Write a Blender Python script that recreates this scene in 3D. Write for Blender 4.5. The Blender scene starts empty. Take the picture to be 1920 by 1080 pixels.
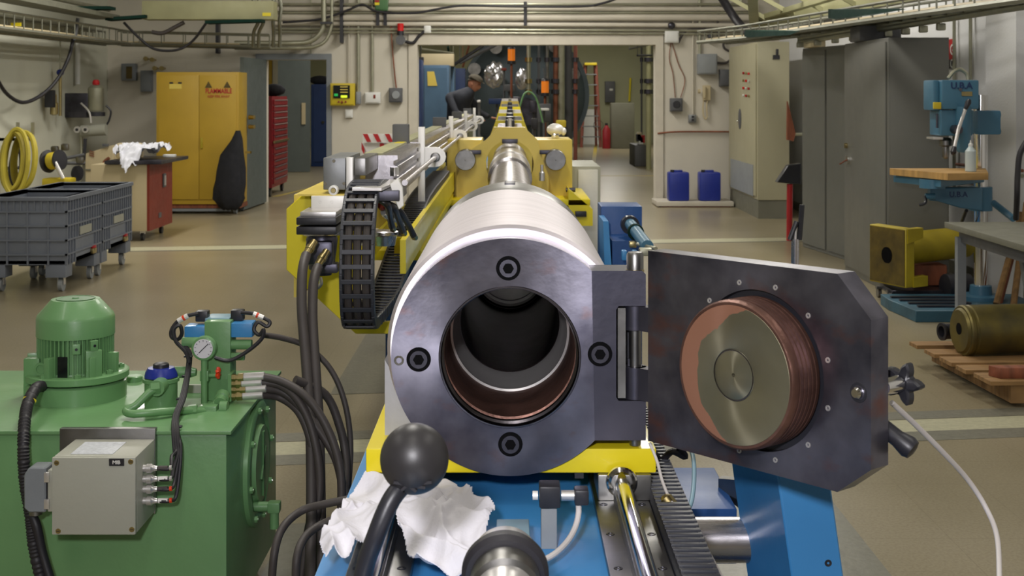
import bpy, bmesh, math, random
from mathutils import Vector, Matrix, noise
random.seed(7)
sc = bpy.context.scene
COL = sc.collection
PI = math.pi
F, CX, CY, H = 2500.0, 956.0, 178.0, 1.45      # focal length in px, principal column, horizon row, eye height (m)

# ------------------------------------------------------------------ camera, world, lights, exposure
cam_d = bpy.data.cameras.new('camera'); cam = bpy.data.objects.new('camera', cam_d); COL.objects.link(cam)
cam.location = (0, 0, H); cam.rotation_euler = (PI/2, 0, 0)
cam_d.sensor_width = 36.0; cam_d.lens = F/1920*36.0
cam_d.shift_x = (960-CX)/1920.0; cam_d.shift_y = -(540-CY)/1920.0
cam_d.clip_start = 0.05; cam_d.clip_end = 200
cam_d.dof.use_dof = True; cam_d.dof.focus_distance = 2.9; cam_d.dof.aperture_fstop = 14.0
sc.camera = cam
w = bpy.data.worlds.new('world'); sc.world = w; w.use_nodes = True
w.node_tree.nodes['Background'].inputs[0].default_value = (0.75, 0.85, 0.9, 1)
w.node_tree.nodes['Background'].inputs[1].default_value = 0.05
sc.view_settings.view_transform = 'Standard'; sc.view_settings.look = 'None'
sc.view_settings.gamma = 1; sc.view_settings.use_curve_mapping = False
sc.view_settings.exposure = -0.08

def area(name, loc, size, energy, color, rot=(0, 0, 0), size_y=None):
    l = bpy.data.lights.new(name, 'AREA'); l.energy = energy; l.color = color
    l.shape = 'RECTANGLE'; l.size = size; l.size_y = size_y or size
    o = bpy.data.objects.new(name, l); COL.objects.link(o); o.location = loc; o.rotation_euler = rot
    return o
FLUO = (1.0, 0.96, 0.885)
for k, (x, y, e) in enumerate([(-2.6, 2.2, 20), (2.0, 2.2, 22), (-2.8, 7, 32), (1.3, 8.2, 60), (-0.5, 4.6, 70), (-0.3, 0.3, 18), (-0.4, -2.2, 22), (-0.6, 19.4, 95), (-3.4, 12.6, 120), (2.2, 12, 90), (0, 15.5, 130),
                                (-2.5, 23, 80), (2.6, 24, 55), (0, 30, 60), (2.6, 35, 110), (-2.5, 33, 90)]):
    area('ceiling_fill_light', (x, y, 3.75), 0.35, e, FLUO, (0, 0, 0), 2.4)  # unseen; several added to brighten the flange, cylinder, side walls and rear cabinets
# the photographer's flash, beside and above the lens
area('camera_flash', (-0.20, -0.10, 1.74), 0.12, 50, (0.97, 0.95, 1.0), (math.radians(86), 0, 0))

def P(px, py, Y):
    return Vector(((px-CX)/F*Y, Y, H-(py-CY)/F*Y))
def PXZ(px, py, Y):
    v = P(px, py, Y); return v.x, v.z

# ------------------------------------------------------------------ materials
def lin(h):
    h = h.lstrip('#'); out = []
    for i in (0, 2, 4):
        c = int(h[i:i+2], 16)/255.0
        out.append(c/12.92 if c <= 0.04045 else ((c+0.055)/1.055)**2.4)
    return tuple(out)
def radial(m, axis='Y', rot=0.0):
    nt = m.node_tree; t = nt.nodes.new('ShaderNodeTangent'); t.direction_type = 'RADIAL'; t.axis = axis
    nt.links.new(t.outputs[0], nt.nodes['Principled BSDF'].inputs['Tangent']); nt.nodes['Principled BSDF'].inputs['Anisotropic Rotation'].default_value = rot; return m
def smear(m, hexc, scale, lo, hi, amt=0.7):
    nt = m.node_tree; nd = nt.nodes; lk = nt.links; bs = nd['Principled BSDF']; old = bs.inputs['Base Color'].links[0].from_socket
    tc = nd.new('ShaderNodeTexCoord'); mp = nd.new('ShaderNodeMapping'); mp.inputs['Scale'].default_value = (1, 1, 1.6); mp.inputs['Location'].default_value = (3.1, 1.7, 0.4); lk.new(tc.outputs['Object'], mp.inputs[0])
    n = nd.new('ShaderNodeTexNoise'); n.inputs['Scale'].default_value = scale; n.inputs['Detail'].default_value = 6; lk.new(mp.outputs[0], n.inputs['Vector'])
    mr = nd.new('ShaderNodeMapRange'); mr.inputs[1].default_value = lo; mr.inputs[2].default_value = hi; mr.inputs[4].default_value = amt; lk.new(n.outputs['Fac'], mr.inputs[0])
    mx = nd.new('ShaderNodeMixRGB'); lk.new(mr.outputs[0], mx.inputs[0]); lk.new(old, mx.inputs[1]); mx.inputs[2].default_value = (*lin(hexc), 1); lk.new(mx.outputs[0], bs.inputs['Base Color']); return m
def mat(name, hexc, rough=0.5, metal=0.0, var=0.12, scale=6.0, bump=0.05, bscale=60.0, hex2=None, coat=0.0, aniso=0.0,
        stretch=None, emit=None, estr=0.0, spec=None, sharp=None, trans=0.0):
    m = bpy.data.materials.new(name); m.use_nodes = True
    nt = m.node_tree; nd = nt.nodes; lk = nt.links
    b = nd['Principled BSDF']
    c = lin(hexc)
    c2 = lin(hex2) if hex2 else tuple(max(0, x*(1-var*2)) for x in c)
    c1 = c if hex2 else tuple(min(1, x*(1+var)) for x in c)
    tc = nd.new('ShaderNodeTexCoord'); mp = nd.new('ShaderNodeMapping')
    lk.new(tc.outputs['Object'], mp.inputs[0])
    if stretch: mp.inputs['Scale'].default_value = stretch
    n = nd.new('ShaderNodeTexNoise'); n.inputs['Scale'].default_value = scale; n.inputs['Detail'].default_value = 5
    lk.new(mp.outputs[0], n.inputs['Vector'])
    r = nd.new('ShaderNodeValToRGB')
    lo, hi = sharp if sharp else (0.3, 0.7)
    r.color_ramp.elements[0].position = lo; r.color_ramp.elements[1].position = hi
    r.color_ramp.elements[0].color = (*c2, 1); r.color_ramp.elements[1].color = (*c1, 1)
    lk.new(n.outputs['Fac'], r.inputs[0]); lk.new(r.outputs[0], b.inputs['Base Color'])
    b.inputs['Roughness'].default_value = rough; b.inputs['Metallic'].default_value = metal
    mr = nd.new('ShaderNodeMapRange'); mr.inputs[3].default_value = rough*0.8; mr.inputs[4].default_value = min(1, rough*1.25)
    n3 = nd.new('ShaderNodeTexNoise'); n3.inputs['Scale'].default_value = scale*2.7; lk.new(mp.outputs[0], n3.inputs['Vector'])
    lk.new(n3.outputs['Fac'], mr.inputs[0]); lk.new(mr.outputs[0], b.inputs['Roughness'])
    if coat: b.inputs['Coat Weight'].default_value = coat
    if aniso: b.inputs['Anisotropic'].default_value = aniso
    if spec is not None: b.inputs['Specular IOR Level'].default_value = spec
    if trans: b.inputs['Transmission Weight'].default_value = trans
    if emit:
        b.inputs['Emission Color'].default_value = (*lin(emit), 1); b.inputs['Emission Strength'].default_value = estr
    if bump:
        n2 = nd.new('ShaderNodeTexNoise'); n2.inputs['Scale'].default_value = bscale; n2.inputs['Detail'].default_value = 3
        lk.new(mp.outputs[0], n2.inputs['Vector'])
        bp = nd.new('ShaderNodeBump'); bp.inputs['Strength'].default_value = bump; bp.inputs['Distance'].default_value = 0.01
        lk.new(n2.outputs['Fac'], bp.inputs['Height']); lk.new(bp.outputs[0], b.inputs['Normal'])
    return m

M = {}
M['wall'] = mat('painted_wall', '#c8c2b4', 0.75, var=0.04, scale=1.2, bump=0.15, bscale=90)
M['wall_left'] = mat('painted_wall_left', '#c8c8b8', 0.75, var=0.04, scale=1.2, bump=0.15, bscale=90)
M['wall_right'] = mat('painted_wall_right', '#dadada', 0.75, var=0.03, scale=1.2, bump=0.15, bscale=60)
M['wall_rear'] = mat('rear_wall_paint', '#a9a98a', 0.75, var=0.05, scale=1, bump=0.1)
M['trimpaint'] = mat('trim_paint', '#c4bdae', 0.6, var=0.04)
M['ceiling'] = mat('ceiling_paint', '#c9c8bc', 0.8, var=0.03)
M['pale_tape'] = mat('pale_floor_tile', '#b5b296', 0.35, var=0.08, scale=40)
M['dark_tape'] = mat('grey_floor_tile', '#777568', 0.35, var=0.1, scale=30)
M['grey_zone'] = mat('grey_floor_zone', '#6f6d5e', 0.35, var=0.08, scale=30)
M['yellow_tape'] = mat('yellow_tape', '#a89232', 0.5, var=0.15, scale=10)
M['yellow'] = mat('yellow_enamel', '#e8d41e', 0.34, var=0.05, scale=3, bump=0.03, coat=0.2)
M['yellow_pale'] = mat('yellow_enamel_pale', '#dcc45c', 0.38, var=0.06, scale=3, bump=0.03)
M['yellow_cab'] = mat('yellow_cabinet_paint', '#b3922a', 0.5, var=0.05, scale=2.5, bump=0.03)
M['yellow_old'] = mat('yellow_worn_paint', '#a8951c', 0.5, var=0.14, scale=5)
M['ochre_dark'] = mat('dark_ochre', '#5a4a14', 0.6, var=0.25, scale=9)
M['blue'] = mat('machine_blue', '#3f8ac6', 0.38, var=0.06, scale=3, bump=0.04, coat=0.15)
M['blue_dark'] = mat('deep_blue_enamel', '#1d4a86', 0.4, var=0.08, scale=4)
M['blue_drill'] = mat('drill_press_blue', '#44728c', 0.4, var=0.07, scale=5)
M['blue_locker'] = mat('locker_blue', '#4c6a86', 0.5, var=0.05)
M['blue_navy'] = mat('navy_steel', '#1a3362', 0.5, var=0.06)
M['blue_can'] = mat('blue_plastic', '#1d2f8c', 0.35, var=0.06)
M['green'] = mat('hydraulic_green', '#6a9663', 0.36, var=0.05, scale=4, bump=0.05, coat=0.15)
M['green_dark'] = mat('hydraulic_green_deep', '#4c7649', 0.4, var=0.06, scale=4)
M['steel'] = mat('brushed_steel', '#c4c0c4', 0.27, 1.0, var=0.07, scale=7, bump=0.02, stretch=(1, 14, 1), aniso=0.3)
M['steel_cyl'] = radial(mat('turned_steel', '#e4dde4', 0.46, 0.9, var=0.05, scale=4, bump=0.012, stretch=(1, 10, 1), aniso=0.5))
M['steel_dark'] = mat('dark_tool_steel', '#54535c', 0.36, 0.9, var=0.22, scale=7, bump=0.02)
M['steel_black'] = mat('blued_steel', '#5c5a65', 0.38, 0.8, var=0.3, scale=5, bump=0.03, hex2='#42424e')
M['flange_face'] = radial(mat('faced_blued_steel', '#8d8b98', 0.30, 0.92, scale=7, bump=0.02, hex2='#41404e', aniso=0.65, sharp=(0.3, 0.68)))
smear(M['flange_face'], '#7d5a52', 11, 0.58, 0.72)
M['steel_mid'] = mat('grey_steel', '#8b8a88', 0.36, 1.0, var=0.15, scale=9, bump=0.03)
M['chrome'] = mat('chrome', '#e4e2e0', 0.12, 1.0, var=0.03, bump=0)
M['door_face'] = radial(mat('blued_door_steel', '#858390', 0.32, 0.9, scale=8, bump=0.02, hex2='#3a3945', aniso=0.6, sharp=(0.3, 0.7)))
smear(M['door_face'], '#85574a', 9, 0.57, 0.70)
M['void'] = mat('black_gap', '#08080a', 0.8, var=0.1, bump=0, spec=0.1)
M['gunmetal'] = mat('bore_steel', '#6e6a70', 0.2, 1.0, var=0.1, scale=6, bump=0.02)
M['copper'] = mat('copper_grease', '#7d5b50', 0.42, 0.75, var=0.25, scale=14, bump=0.12, bscale=90)
M['copper_face'] = mat('copper_smear', '#b07660', 0.62, 0.45, var=0.12, scale=18, bump=0.1)
M['plugface'] = mat('olive_steel_face', '#85816a', 0.3, 0.95, var=0.12, scale=8, bump=0.02)
M['brass'] = mat('brass', '#b3a374', 0.3, 1.0, var=0.1, bump=0.02)
M['alu'] = mat('machined_aluminium', '#d9d6d4', 0.32, 0.75, var=0.04, bump=0.02)
M['alu_grey'] = mat('grey_aluminium', '#8b8d8e', 0.42, 0.7, var=0.06, bump=0.03)
M['alu_white'] = mat('bright_aluminium', '#f0eeea', 0.4, 0.25, var=0.02, bump=0.02)
M['galv'] = mat('galvanised_conduit', '#a9a894', 0.42, 0.7, var=0.08, scale=8)
M['tray'] = mat('tray_galvanised', '#8a8a7c', 0.45, 0.6, var=0.08, scale=8)
M['beam'] = mat('cream_channel', '#a09e78', 0.55, 0.1, var=0.08, scale=3)
M['greenstrip'] = mat('dark_green_cover', '#0f2c24', 0.8, var=0.1, spec=0.15)
M['rubber'] = mat('black_rubber', '#232126', 0.5, var=0.15, bump=0.05)
M['hose'] = mat('grey_black_hose', '#433d3b', 0.55, var=0.12, bump=0.06)
M['blackpl'] = mat('black_plastic', '#26262c', 0.38, var=0.12, bump=0.03)
M['chainpl'] = mat('chain_plastic', '#34363e', 0.42, var=0.14, bump=0.04)
M['ball'] = mat('soft_black_ball', '#2c2a2b', 0.42, var=0.08, bump=0.02)
M['white'] = mat('white_paint', '#dcdcd8', 0.5, var=0.03)
M['cloth'] = mat('white_cotton', '#dbd9e0', 0.85, var=0.02, bump=0.15, bscale=200)
M['cloth_grey'] = mat('greyish_cotton', '#c9cad2', 0.85, var=0.03, bump=0.2, bscale=200)
M['beigebox'] = mat('beige_enclosure', '#a5a598', 0.45, var=0.03, scale=3)
M['beige'] = mat('beige_cabinet', '#a8a388', 0.5, var=0.03, scale=2)
M['cream'] = mat('cream_panel', '#c0b18e', 0.5, var=0.04, scale=2)
M['plinth'] = mat('grey_plinth', '#6f6e60', 0.5, var=0.05)
M['greycab'] = mat('grey_locker_paint', '#6c6c66', 0.42, var=0.04, scale=2, bump=0.06, bscale=200)
M['greydoor'] = mat('grey_door_paint', '#5d6563', 0.5, var=0.04)
M['greyframe'] = mat('grey_frame_paint', '#7d8287', 0.5, var=0.04)
M['greypl'] = mat('grey_blue_plastic', '#747a86', 0.5, var=0.06, scale=3)
M['greybox'] = mat('grey_switch_box', '#8b8f92', 0.5, var=0.04)
M['darkbox'] = mat('dark_grey_box', '#56575a', 0.5, var=0.05)
M['red'] = mat('red_paint', '#b01c22', 0.45, var=0.08)
M['red_chest'] = mat('red_tool_chest', '#8e1622', 0.4, var=0.08)
M['red_dark'] = mat('dark_red_panel', '#7e2a18', 0.5, var=0.08)
M['orange'] = mat('orange_red', '#e0421c', 0.4, var=0.04)
M['lamp'] = mat('amber_lamp', '#e07a1c', 0.3, var=0.03, emit='#ff8a2c', estr=0.25)
M['wood'] = mat('plywood', '#bb9357', 0.6, var=0.15, scale=4, stretch=(1, 8, 1))
M['pallet'] = mat('pallet_wood', '#8f6d42', 0.75, var=0.2, scale=5, stretch=(1, 9, 1))
M['redwood'] = mat('reddish_timber', '#83492f', 0.7, var=0.2, scale=5, stretch=(6, 1, 1))
M['olive'] = mat('olive_tarnished_brass', '#776a32', 0.42, 0.6, var=0.25, scale=6, hex2='#4a4634')
M['skin'] = mat('skin', '#a8735c', 0.5, var=0.06)
M['coat'] = mat('navy_coat', '#17181f', 0.85, var=0.15, bump=0.15, bscale=60)
M['jacket'] = mat('charcoal_jacket', '#2b2e38', 0.85, var=0.12)
M['hat'] = mat('brown_hat', '#4a4438', 0.85, var=0.1)
M['trousers'] = mat('dark_trousers', '#22242b', 0.85, var=0.1)
M['teal_dark'] = mat('dark_teal_casting', '#2c5668', 0.5, var=0.15, scale=6)
M['glass'] = mat('gauge_glass', '#d8d4dc', 0.25, var=0.02, bump=0)
M['label_white'] = mat('printed_label', '#c9ccd2', 0.5, var=0.1, scale=90)
M['yellowpl'] = mat('yellow_box_plastic', '#c8b226', 0.45, var=0.04)
M['screen'] = mat('dark_display', '#161c1c', 0.2, var=0.3, scale=40)
M['lime'] = mat('lime_light', '#d8ee30', 0.4, emit='#d8ee30', estr=0.7)
M['greenled'] = mat('green_light', '#20a050', 0.4, emit='#20c050', estr=0.4)
M['cable_white'] = mat('pale_cable', '#cfc9c6', 0.45, var=0.03)
M['cable_yellow'] = mat('yellow_hose', '#b5a63a', 0.5, var=0.1)
M['foil'] = mat('crumpled_foil', '#d6d6dc', 0.25, 0.9, var=0.1, bump=0.3, bscale=20)
M['tank'] = mat('blue_grey_vessel', '#5d6a72', 0.45, 0.3, var=0.08, scale=1.5)
M['bottle'] = mat('milky_plastic', '#b9c4c4', 0.35, var=0.03)
M['ladder'] = mat('ladder_red', '#8a5044', 0.5, var=0.08)
M['grey_plate'] = mat('grey_cradle_paint', '#a6a6a8', 0.45, 0.2, var=0.04)
M['redlamp'] = mat('red_lens', '#c01818', 0.25, emit='#c01818', estr=0.15)
M['blue_white'] = mat('pale_blue_paint', '#7fa0ae', 0.4, var=0.05)
M['rust'] = mat('copper_pipe', '#8e5a44', 0.45, 0.4, var=0.2)

# floor: speckled resilient tile, with very faint joints
def floor_mat():
    m = bpy.data.materials.new('floor_tile'); m.use_nodes = True
    nt = m.node_tree; nd = nt.nodes; lk = nt.links; b = nd['Principled BSDF']
    tc = nd.new('ShaderNodeTexCoord')
    n = nd.new('ShaderNodeTexNoise'); n.inputs['Scale'].default_value = 1.1; n.inputs['Detail'].default_value = 3
    lk.new(tc.outputs['Object'], n.inputs['Vector'])
    r = nd.new('ShaderNodeValToRGB'); r.color_ramp.elements[0].position = 0.3; r.color_ramp.elements[1].position = 0.75
    r.color_ramp.elements[0].color = (*lin('#8c8268'), 1); r.color_ramp.elements[1].color = (*lin('#998f78'), 1)
    lk.new(n.outputs['Fac'], r.inputs[0])
    n2 = nd.new('ShaderNodeTexNoise'); n2.inputs['Scale'].default_value = 95; n2.inputs['Detail'].default_value = 2
    lk.new(tc.outputs['Object'], n2.inputs['Vector'])
    r2 = nd.new('ShaderNodeValToRGB'); r2.color_ramp.elements[0].position = 0.35; r2.color_ramp.elements[1].position = 0.6
    r2.color_ramp.elements[0].color = (0.78, 0.76, 0.72, 1); r2.color_ramp.elements[1].color = (1, 1, 1, 1)
    lk.new(n2.outputs['Fac'], r2.inputs[0])
    mx = nd.new('ShaderNodeMixRGB'); mx.blend_type = 'MULTIPLY'; mx.inputs[0].default_value = 0.8
    lk.new(r.outputs[0], mx.inputs[1]); lk.new(r2.outputs[0], mx.inputs[2])
    br = nd.new('ShaderNodeTexBrick'); br.offset = 0; br.inputs['Scale'].default_value = 1.0
    br.inputs['Brick Width'].default_value = 0.305; br.inputs['Row Height'].default_value = 0.305
    br.inputs['Mortar Size'].default_value = 0.0018
    br.inputs['Color1'].default_value = (1, 1, 1, 1); br.inputs['Color2'].default_value = (0.95, 0.95, 0.95, 1); br.inputs['Mortar'].default_value = (0.7, 0.7, 0.66, 1)
    lk.new(tc.outputs['Object'], br.inputs['Vector'])
    m2 = nd.new('ShaderNodeMixRGB'); m2.blend_type = 'MULTIPLY'; m2.inputs[0].default_value = 0.6
    lk.new(mx.outputs[0], m2.inputs[1]); lk.new(br.outputs['Color'], m2.inputs[2])
    lk.new(m2.outputs[0], b.inputs['Base Color'])
    b.inputs['Roughness'].default_value = 0.28; b.inputs['Specular IOR Level'].default_value = 0.35
    return m
M['floor'] = floor_mat()

# ------------------------------------------------------------------ mesh helpers
def frame(d, up=None):
    d = Vector(d).normalized()
    u = Vector(up) if up else (Vector((0, 0, 1)) if abs(d.z) < 0.95 else Vector((0, 1, 0)))
    x = u.cross(d)
    if x.length < 1e-6: x = Vector((1, 0, 0)).cross(d)
    x.normalize(); y = d.cross(x).normalized()
    return x, y, d
class MB:
    def __init__(s): s.bm = bmesh.new()
    def box(s, lo, hi, bev=0.0, mtx=None):
        lo, hi = Vector(lo), Vector(hi)
        t = bmesh.new(); bmesh.ops.create_cube(t, size=1)
        for v in t.verts: v.co = Vector((lo.x+(v.co.x+.5)*(hi.x-lo.x), lo.y+(v.co.y+.5)*(hi.y-lo.y), lo.z+(v.co.z+.5)*(hi.z-lo.z)))
        if bev: bmesh.ops.bevel(t, geom=t.edges[:], offset=bev, segments=2, affect='EDGES', profile=0.6)
        if mtx: bmesh.ops.transform(t, matrix=mtx, verts=t.verts[:])
        s.join(t); return s
    def cbox(s, c, sz, bev=0.0, rot=None):
        c = Vector(c); h = Vector(sz)/2
        m = Matrix.Translation(c)@(rot.to_4x4() if rot else Matrix.Identity(4))
        return s.box(-h, h, bev, m)
    def join(s, t):
        bmesh.ops.recalc_face_normals(t, faces=t.faces[:])
        me = bpy.data.meshes.new('tmp'); t.to_mesh(me); t.free(); s.bm.from_mesh(me); bpy.data.meshes.remove(me)
    def cyl(s, p0, p1, r0, r1=None, seg=24, caps=True):
        return s.lathe([(0, r0), ((Vector(p1)-Vector(p0)).length, r0 if r1 is None else r1)], p0, Vector(p1)-Vector(p0), seg, caps)
    def lathe(s, prof, org, axis, seg=32, caps=True, closed=False, up=None):
        """prof: list of (along, radius)"""
        x, y, d = frame(axis, up); org = Vector(org); t = bmesh.new(); rings = []
        for a, r in prof:
            if r < 1e-6: rings.append([t.verts.new(org+d*a)])
            else: rings.append([t.verts.new(org+d*a+(x*math.cos(2*PI*k/seg)+y*math.sin(2*PI*k/seg))*r) for k in range(seg)])
        pairs = list(zip(rings[:-1], rings[1:]))
        if closed: pairs.append((rings[-1], rings[0]))
        for A, B in pairs:
            for k in range(seg):
                k2 = (k+1) % seg
                if len(A) == 1 and len(B) == 1: continue
                if len(A) == 1: t.faces.new((A[0], B[k], B[k2]))
                elif len(B) == 1: t.faces.new((A[k], B[0], A[k2]))
                else: t.faces.new((A[k], B[k], B[k2], A[k2]))
        if caps and not closed:
            for R_ in (rings[0], rings[-1]):
                if len(R_) > 2: t.faces.new(R_)
        s.join(t); return s
    def tube(s, pts, r, seg=8, smooth=True, n=6):
        pts = [Vector(p) for p in pts]
        if smooth and len(pts) > 2: pts = catmull(pts, n)
        rr = r if callable(r) else (lambda q: r)
        t = bmesh.new(); rings = []; px = None
        for i, p in enumerate(pts):
            d = (pts[min(i+1, len(pts)-1)]-pts[max(i-1, 0)]).normalized()
            if px is None: x, y, _ = frame(d)
            else:
                x = px-d*px.dot(d)
                if x.length < 1e-5: x, y, _ = frame(d)
                x.normalize(); y = d.cross(x)
            px = x; q = rr(i/(len(pts)-1))
            rings.append([t.verts.new(p+(x*math.cos(2*PI*k/seg)+y*math.sin(2*PI*k/seg))*q) for k in range(seg)])
        for A, B in zip(rings[:-1], rings[1:]):
            for k in range(seg): t.faces.new((A[k], B[k], B[(k+1) % seg], A[(k+1) % seg]))
        t.faces.new(rings[0]); t.faces.new(rings[-1])
        s.join(t); return s
    def prism(s, poly, vec, bev=0.0):
        """poly: 3D points, extruded by vec"""
        t = bmesh.new(); vec = Vector(vec)
        A = [t.verts.new(Vector(p)) for p in poly]; B = [t.verts.new(Vector(p)+vec) for p in poly]
        t.faces.new(A); t.faces.new(B)
        for k in range(len(A)): t.faces.new((A[k], B[k], B[(k+1) % len(A)], A[(k+1) % len(A)]))
        if bev:
            bmesh.ops.recalc_face_normals(t, faces=t.faces[:])
            bmesh.ops.bevel(t, geom=t.edges[:], offset=bev, segments=1, affect='EDGES')
        s.join(t); return s
    def xz(s, poly, y0, y1, bev=0.0):
        return s.prism([(x, y0, z) for x, z in poly], (0, y1-y0, 0), bev)
    def sphere(s, c, r, sc_=(1, 1, 1), sub=3):
        t = bmesh.new(); bmesh.ops.create_icosphere(t, subdivisions=sub, radius=r)
        for v in t.verts: v.co = Vector((v.co.x*sc_[0], v.co.y*sc_[1], v.co.z*sc_[2]))+Vector(c)
        s.join(t); return s
    def holeplate(s, outer, c, r, y0, y1, seg=48, bev=0):
        """plate in XZ with outer polygon (ccw list), round hole radius r at c=(x,z); extruded y0..y1"""
        t = bmesh.new(); n = len(outer)
        # sample the outline at hole angles plus its own corners
        angs = sorted(set([round(2*PI*k/seg, 6) for k in range(seg)]+[round(math.atan2(z-c[1], x-c[0]) % (2*PI), 6) for x, z in outer]))
        def hit(a):
            dx, dz = math.cos(a), math.sin(a); best = None
            for i in range(n):
                x1, z1 = outer[i]; x2, z2 = outer[(i+1) % n]
                ex, ez = x2-x1, z2-z1; den = dx*ez-dz*ex
                if abs(den) < 1e-12: continue
                tt = ((x1-c[0])*ez-(z1-c[1])*ex)/den; u = ((x1-c[0])*dz-(z1-c[1])*dx)/den
                if tt > 0 and -1e-6 <= u <= 1+1e-6 and (best is None or tt > best): best = tt
            return (c[0]+dx*best, c[1]+dz*best)
        O = [hit(a) for a in angs]; I = [(c[0]+r*math.cos(a), c[1]+r*math.sin(a)) for a in angs]
        def ring(L, y): return [t.verts.new((x, y, z)) for x, z in L]
        o0, i0, o1, i1 = ring(O, y0), ring(I, y0), ring(O, y1), ring(I, y1); m = len(angs)
        for k in range(m):
            j = (k+1) % m
            t.faces.new((o0[k], o0[j], i0[j], i0[k])); t.faces.new((o1[k], i1[k], i1[j], o1[j]))
            t.faces.new((o0[k], o1[k], o1[j], o0[j])); t.faces.new((i0[k], i0[j], i1[j], i1[k]))
        s.join(t); return s
    def xform(s, m): bmesh.ops.transform(s.bm, matrix=m, verts=s.bm.verts[:]); return s
    def build(s, name, m, parent=None, smooth=35, label=None, cat=None, group=None, kind=None):
        bm = s.bm
        lo = Vector((min(v.co.x for v in bm.verts), min(v.co.y for v in bm.verts), min(v.co.z for v in bm.verts)))
        hi = Vector((max(v.co.x for v in bm.verts), max(v.co.y for v in bm.verts), max(v.co.z for v in bm.verts)))
        c = Vector(((lo.x+hi.x)/2, (lo.y+hi.y)/2, lo.z))
        bmesh.ops.translate(bm, vec=-c, verts=bm.verts[:])
        me = bpy.data.meshes.new(name); bm.to_mesh(me); bm.free()
        me.materials.append(M[m] if isinstance(m, str) else m)
        if smooth:
            me.polygons.foreach_set('use_smooth', [True]*len(me.polygons)); me.set_sharp_from_angle(angle=math.radians(smooth))
        o = bpy.data.objects.new(name, me); COL.objects.link(o); o.location = c
        if parent is not None: setparent(o, parent)
        tag(o, label, cat, group, kind); return o
def catmull(pts, n):
    out = []; L = len(pts)
    for i in range(L-1):
        p0, p1, p2, p3 = pts[max(i-1, 0)], pts[i], pts[i+1], pts[min(i+2, L-1)]
        for k in range(n):
            t = k/n
            out.append(0.5*((2*p1)+(-p0+p2)*t+(2*p0-5*p1+4*p2-p3)*t*t+(-p0+3*p1-3*p2+p3)*t*t*t))
    out.append(pts[-1]); return out
WORLD_LOC = {}
def wloc(o):
    v = o.location.copy()
    while o.parent: o = o.parent; v = v+o.location
    return v
def setparent(o, p):
    o.location = o.location-wloc(p); o.parent = p
def tag(o, label=None, cat=None, group=None, kind=None):
    if label: o['label'] = label
    if cat: o['category'] = cat
    if group: o['group'] = group
    if kind: o['kind'] = kind
    return o
def thing(name, label, cat, loc, group=None, kind=None):
    o = bpy.data.objects.new(name, None); o.empty_display_size = 0.1; COL.objects.link(o); o.location = Vector(loc)
    return tag(o, label, cat, group, kind)
def copy_tree(o, parent=None, off=None, label=None):
    c = o.copy(); COL.objects.link(c)
    if parent is not None: c.parent = parent
    if off is not None: c.location = c.location+Vector(off)
    if label: c['label'] = label
    for ch in o.children: copy_tree(ch, c)
    return c
def text(s_, size, loc, rot, m, parent, name='lettering', ext=0.001, align='CENTER', bold=False, sx=1.0):
    cu = bpy.data.curves.new('t', 'FONT'); cu.body = s_; cu.size = size; cu.extrude = ext; cu.align_x = align; cu.align_y = 'CENTER'
    if bold: cu.offset = size*0.02
    cu.resolution_u = 3
    o = bpy.data.objects.new('t', cu); COL.objects.link(o)
    bpy.context.view_layer.update()
    me = bpy.data.meshes.new_from_object(o.evaluated_get(bpy.context.evaluated_depsgraph_get()))
    bpy.data.objects.remove(o); bpy.data.curves.remove(cu)
    me.transform(Matrix.Diagonal((sx, 1, 1, 1)))
    me.materials.clear(); me.materials.append(M[m])
    o = bpy.data.objects.new(name, me); COL.objects.link(o); o.location = Vector(loc); o.rotation_euler = rot
    if parent is not None: setparent(o, parent)
    return o
FRONT = (PI/2, 0, 0)       # text that faces the camera side (-Y)
def lerp(a, b, t): return a+(b-a)*t
def hexpts(c, r, d, n=6):
    x, y, z = frame(d)
    return [Vector(c)+(x*math.cos(2*PI*k/n)+y*math.sin(2*PI*k/n))*r for k in range(n)]
def bolt(parent, c, d, r, h=0.006, name='bolt', m='steel_mid', hexh=True):
    """hexagon head bolt, axis d pointing out of the surface"""
    d = Vector(d).normalized(); b = MB()
    b.prism(hexpts(c, r, d), d*h); b.cyl(Vector(c)+d*h*0.5, Vector(c)+d*(h+r*0.25), r*0.5, r*0.4, 10)
    return b.build(name, m, parent)
def capscrew(parent, c, d, r, m='steel_dark'):
    """socket head screw with its hexagon recess"""
    d = Vector(d).normalized(); c = Vector(c)
    b = MB(); x, y, z = frame(d)
    b.lathe([(-r*0.6, r), (-r*0.05, r), (0, r*0.93), (0, r*0.5), (-r*0.45, r*0.42), (-r*0.45, 0)], c, d, 24, False)
    return b.build('cap_screw', m, parent)
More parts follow.
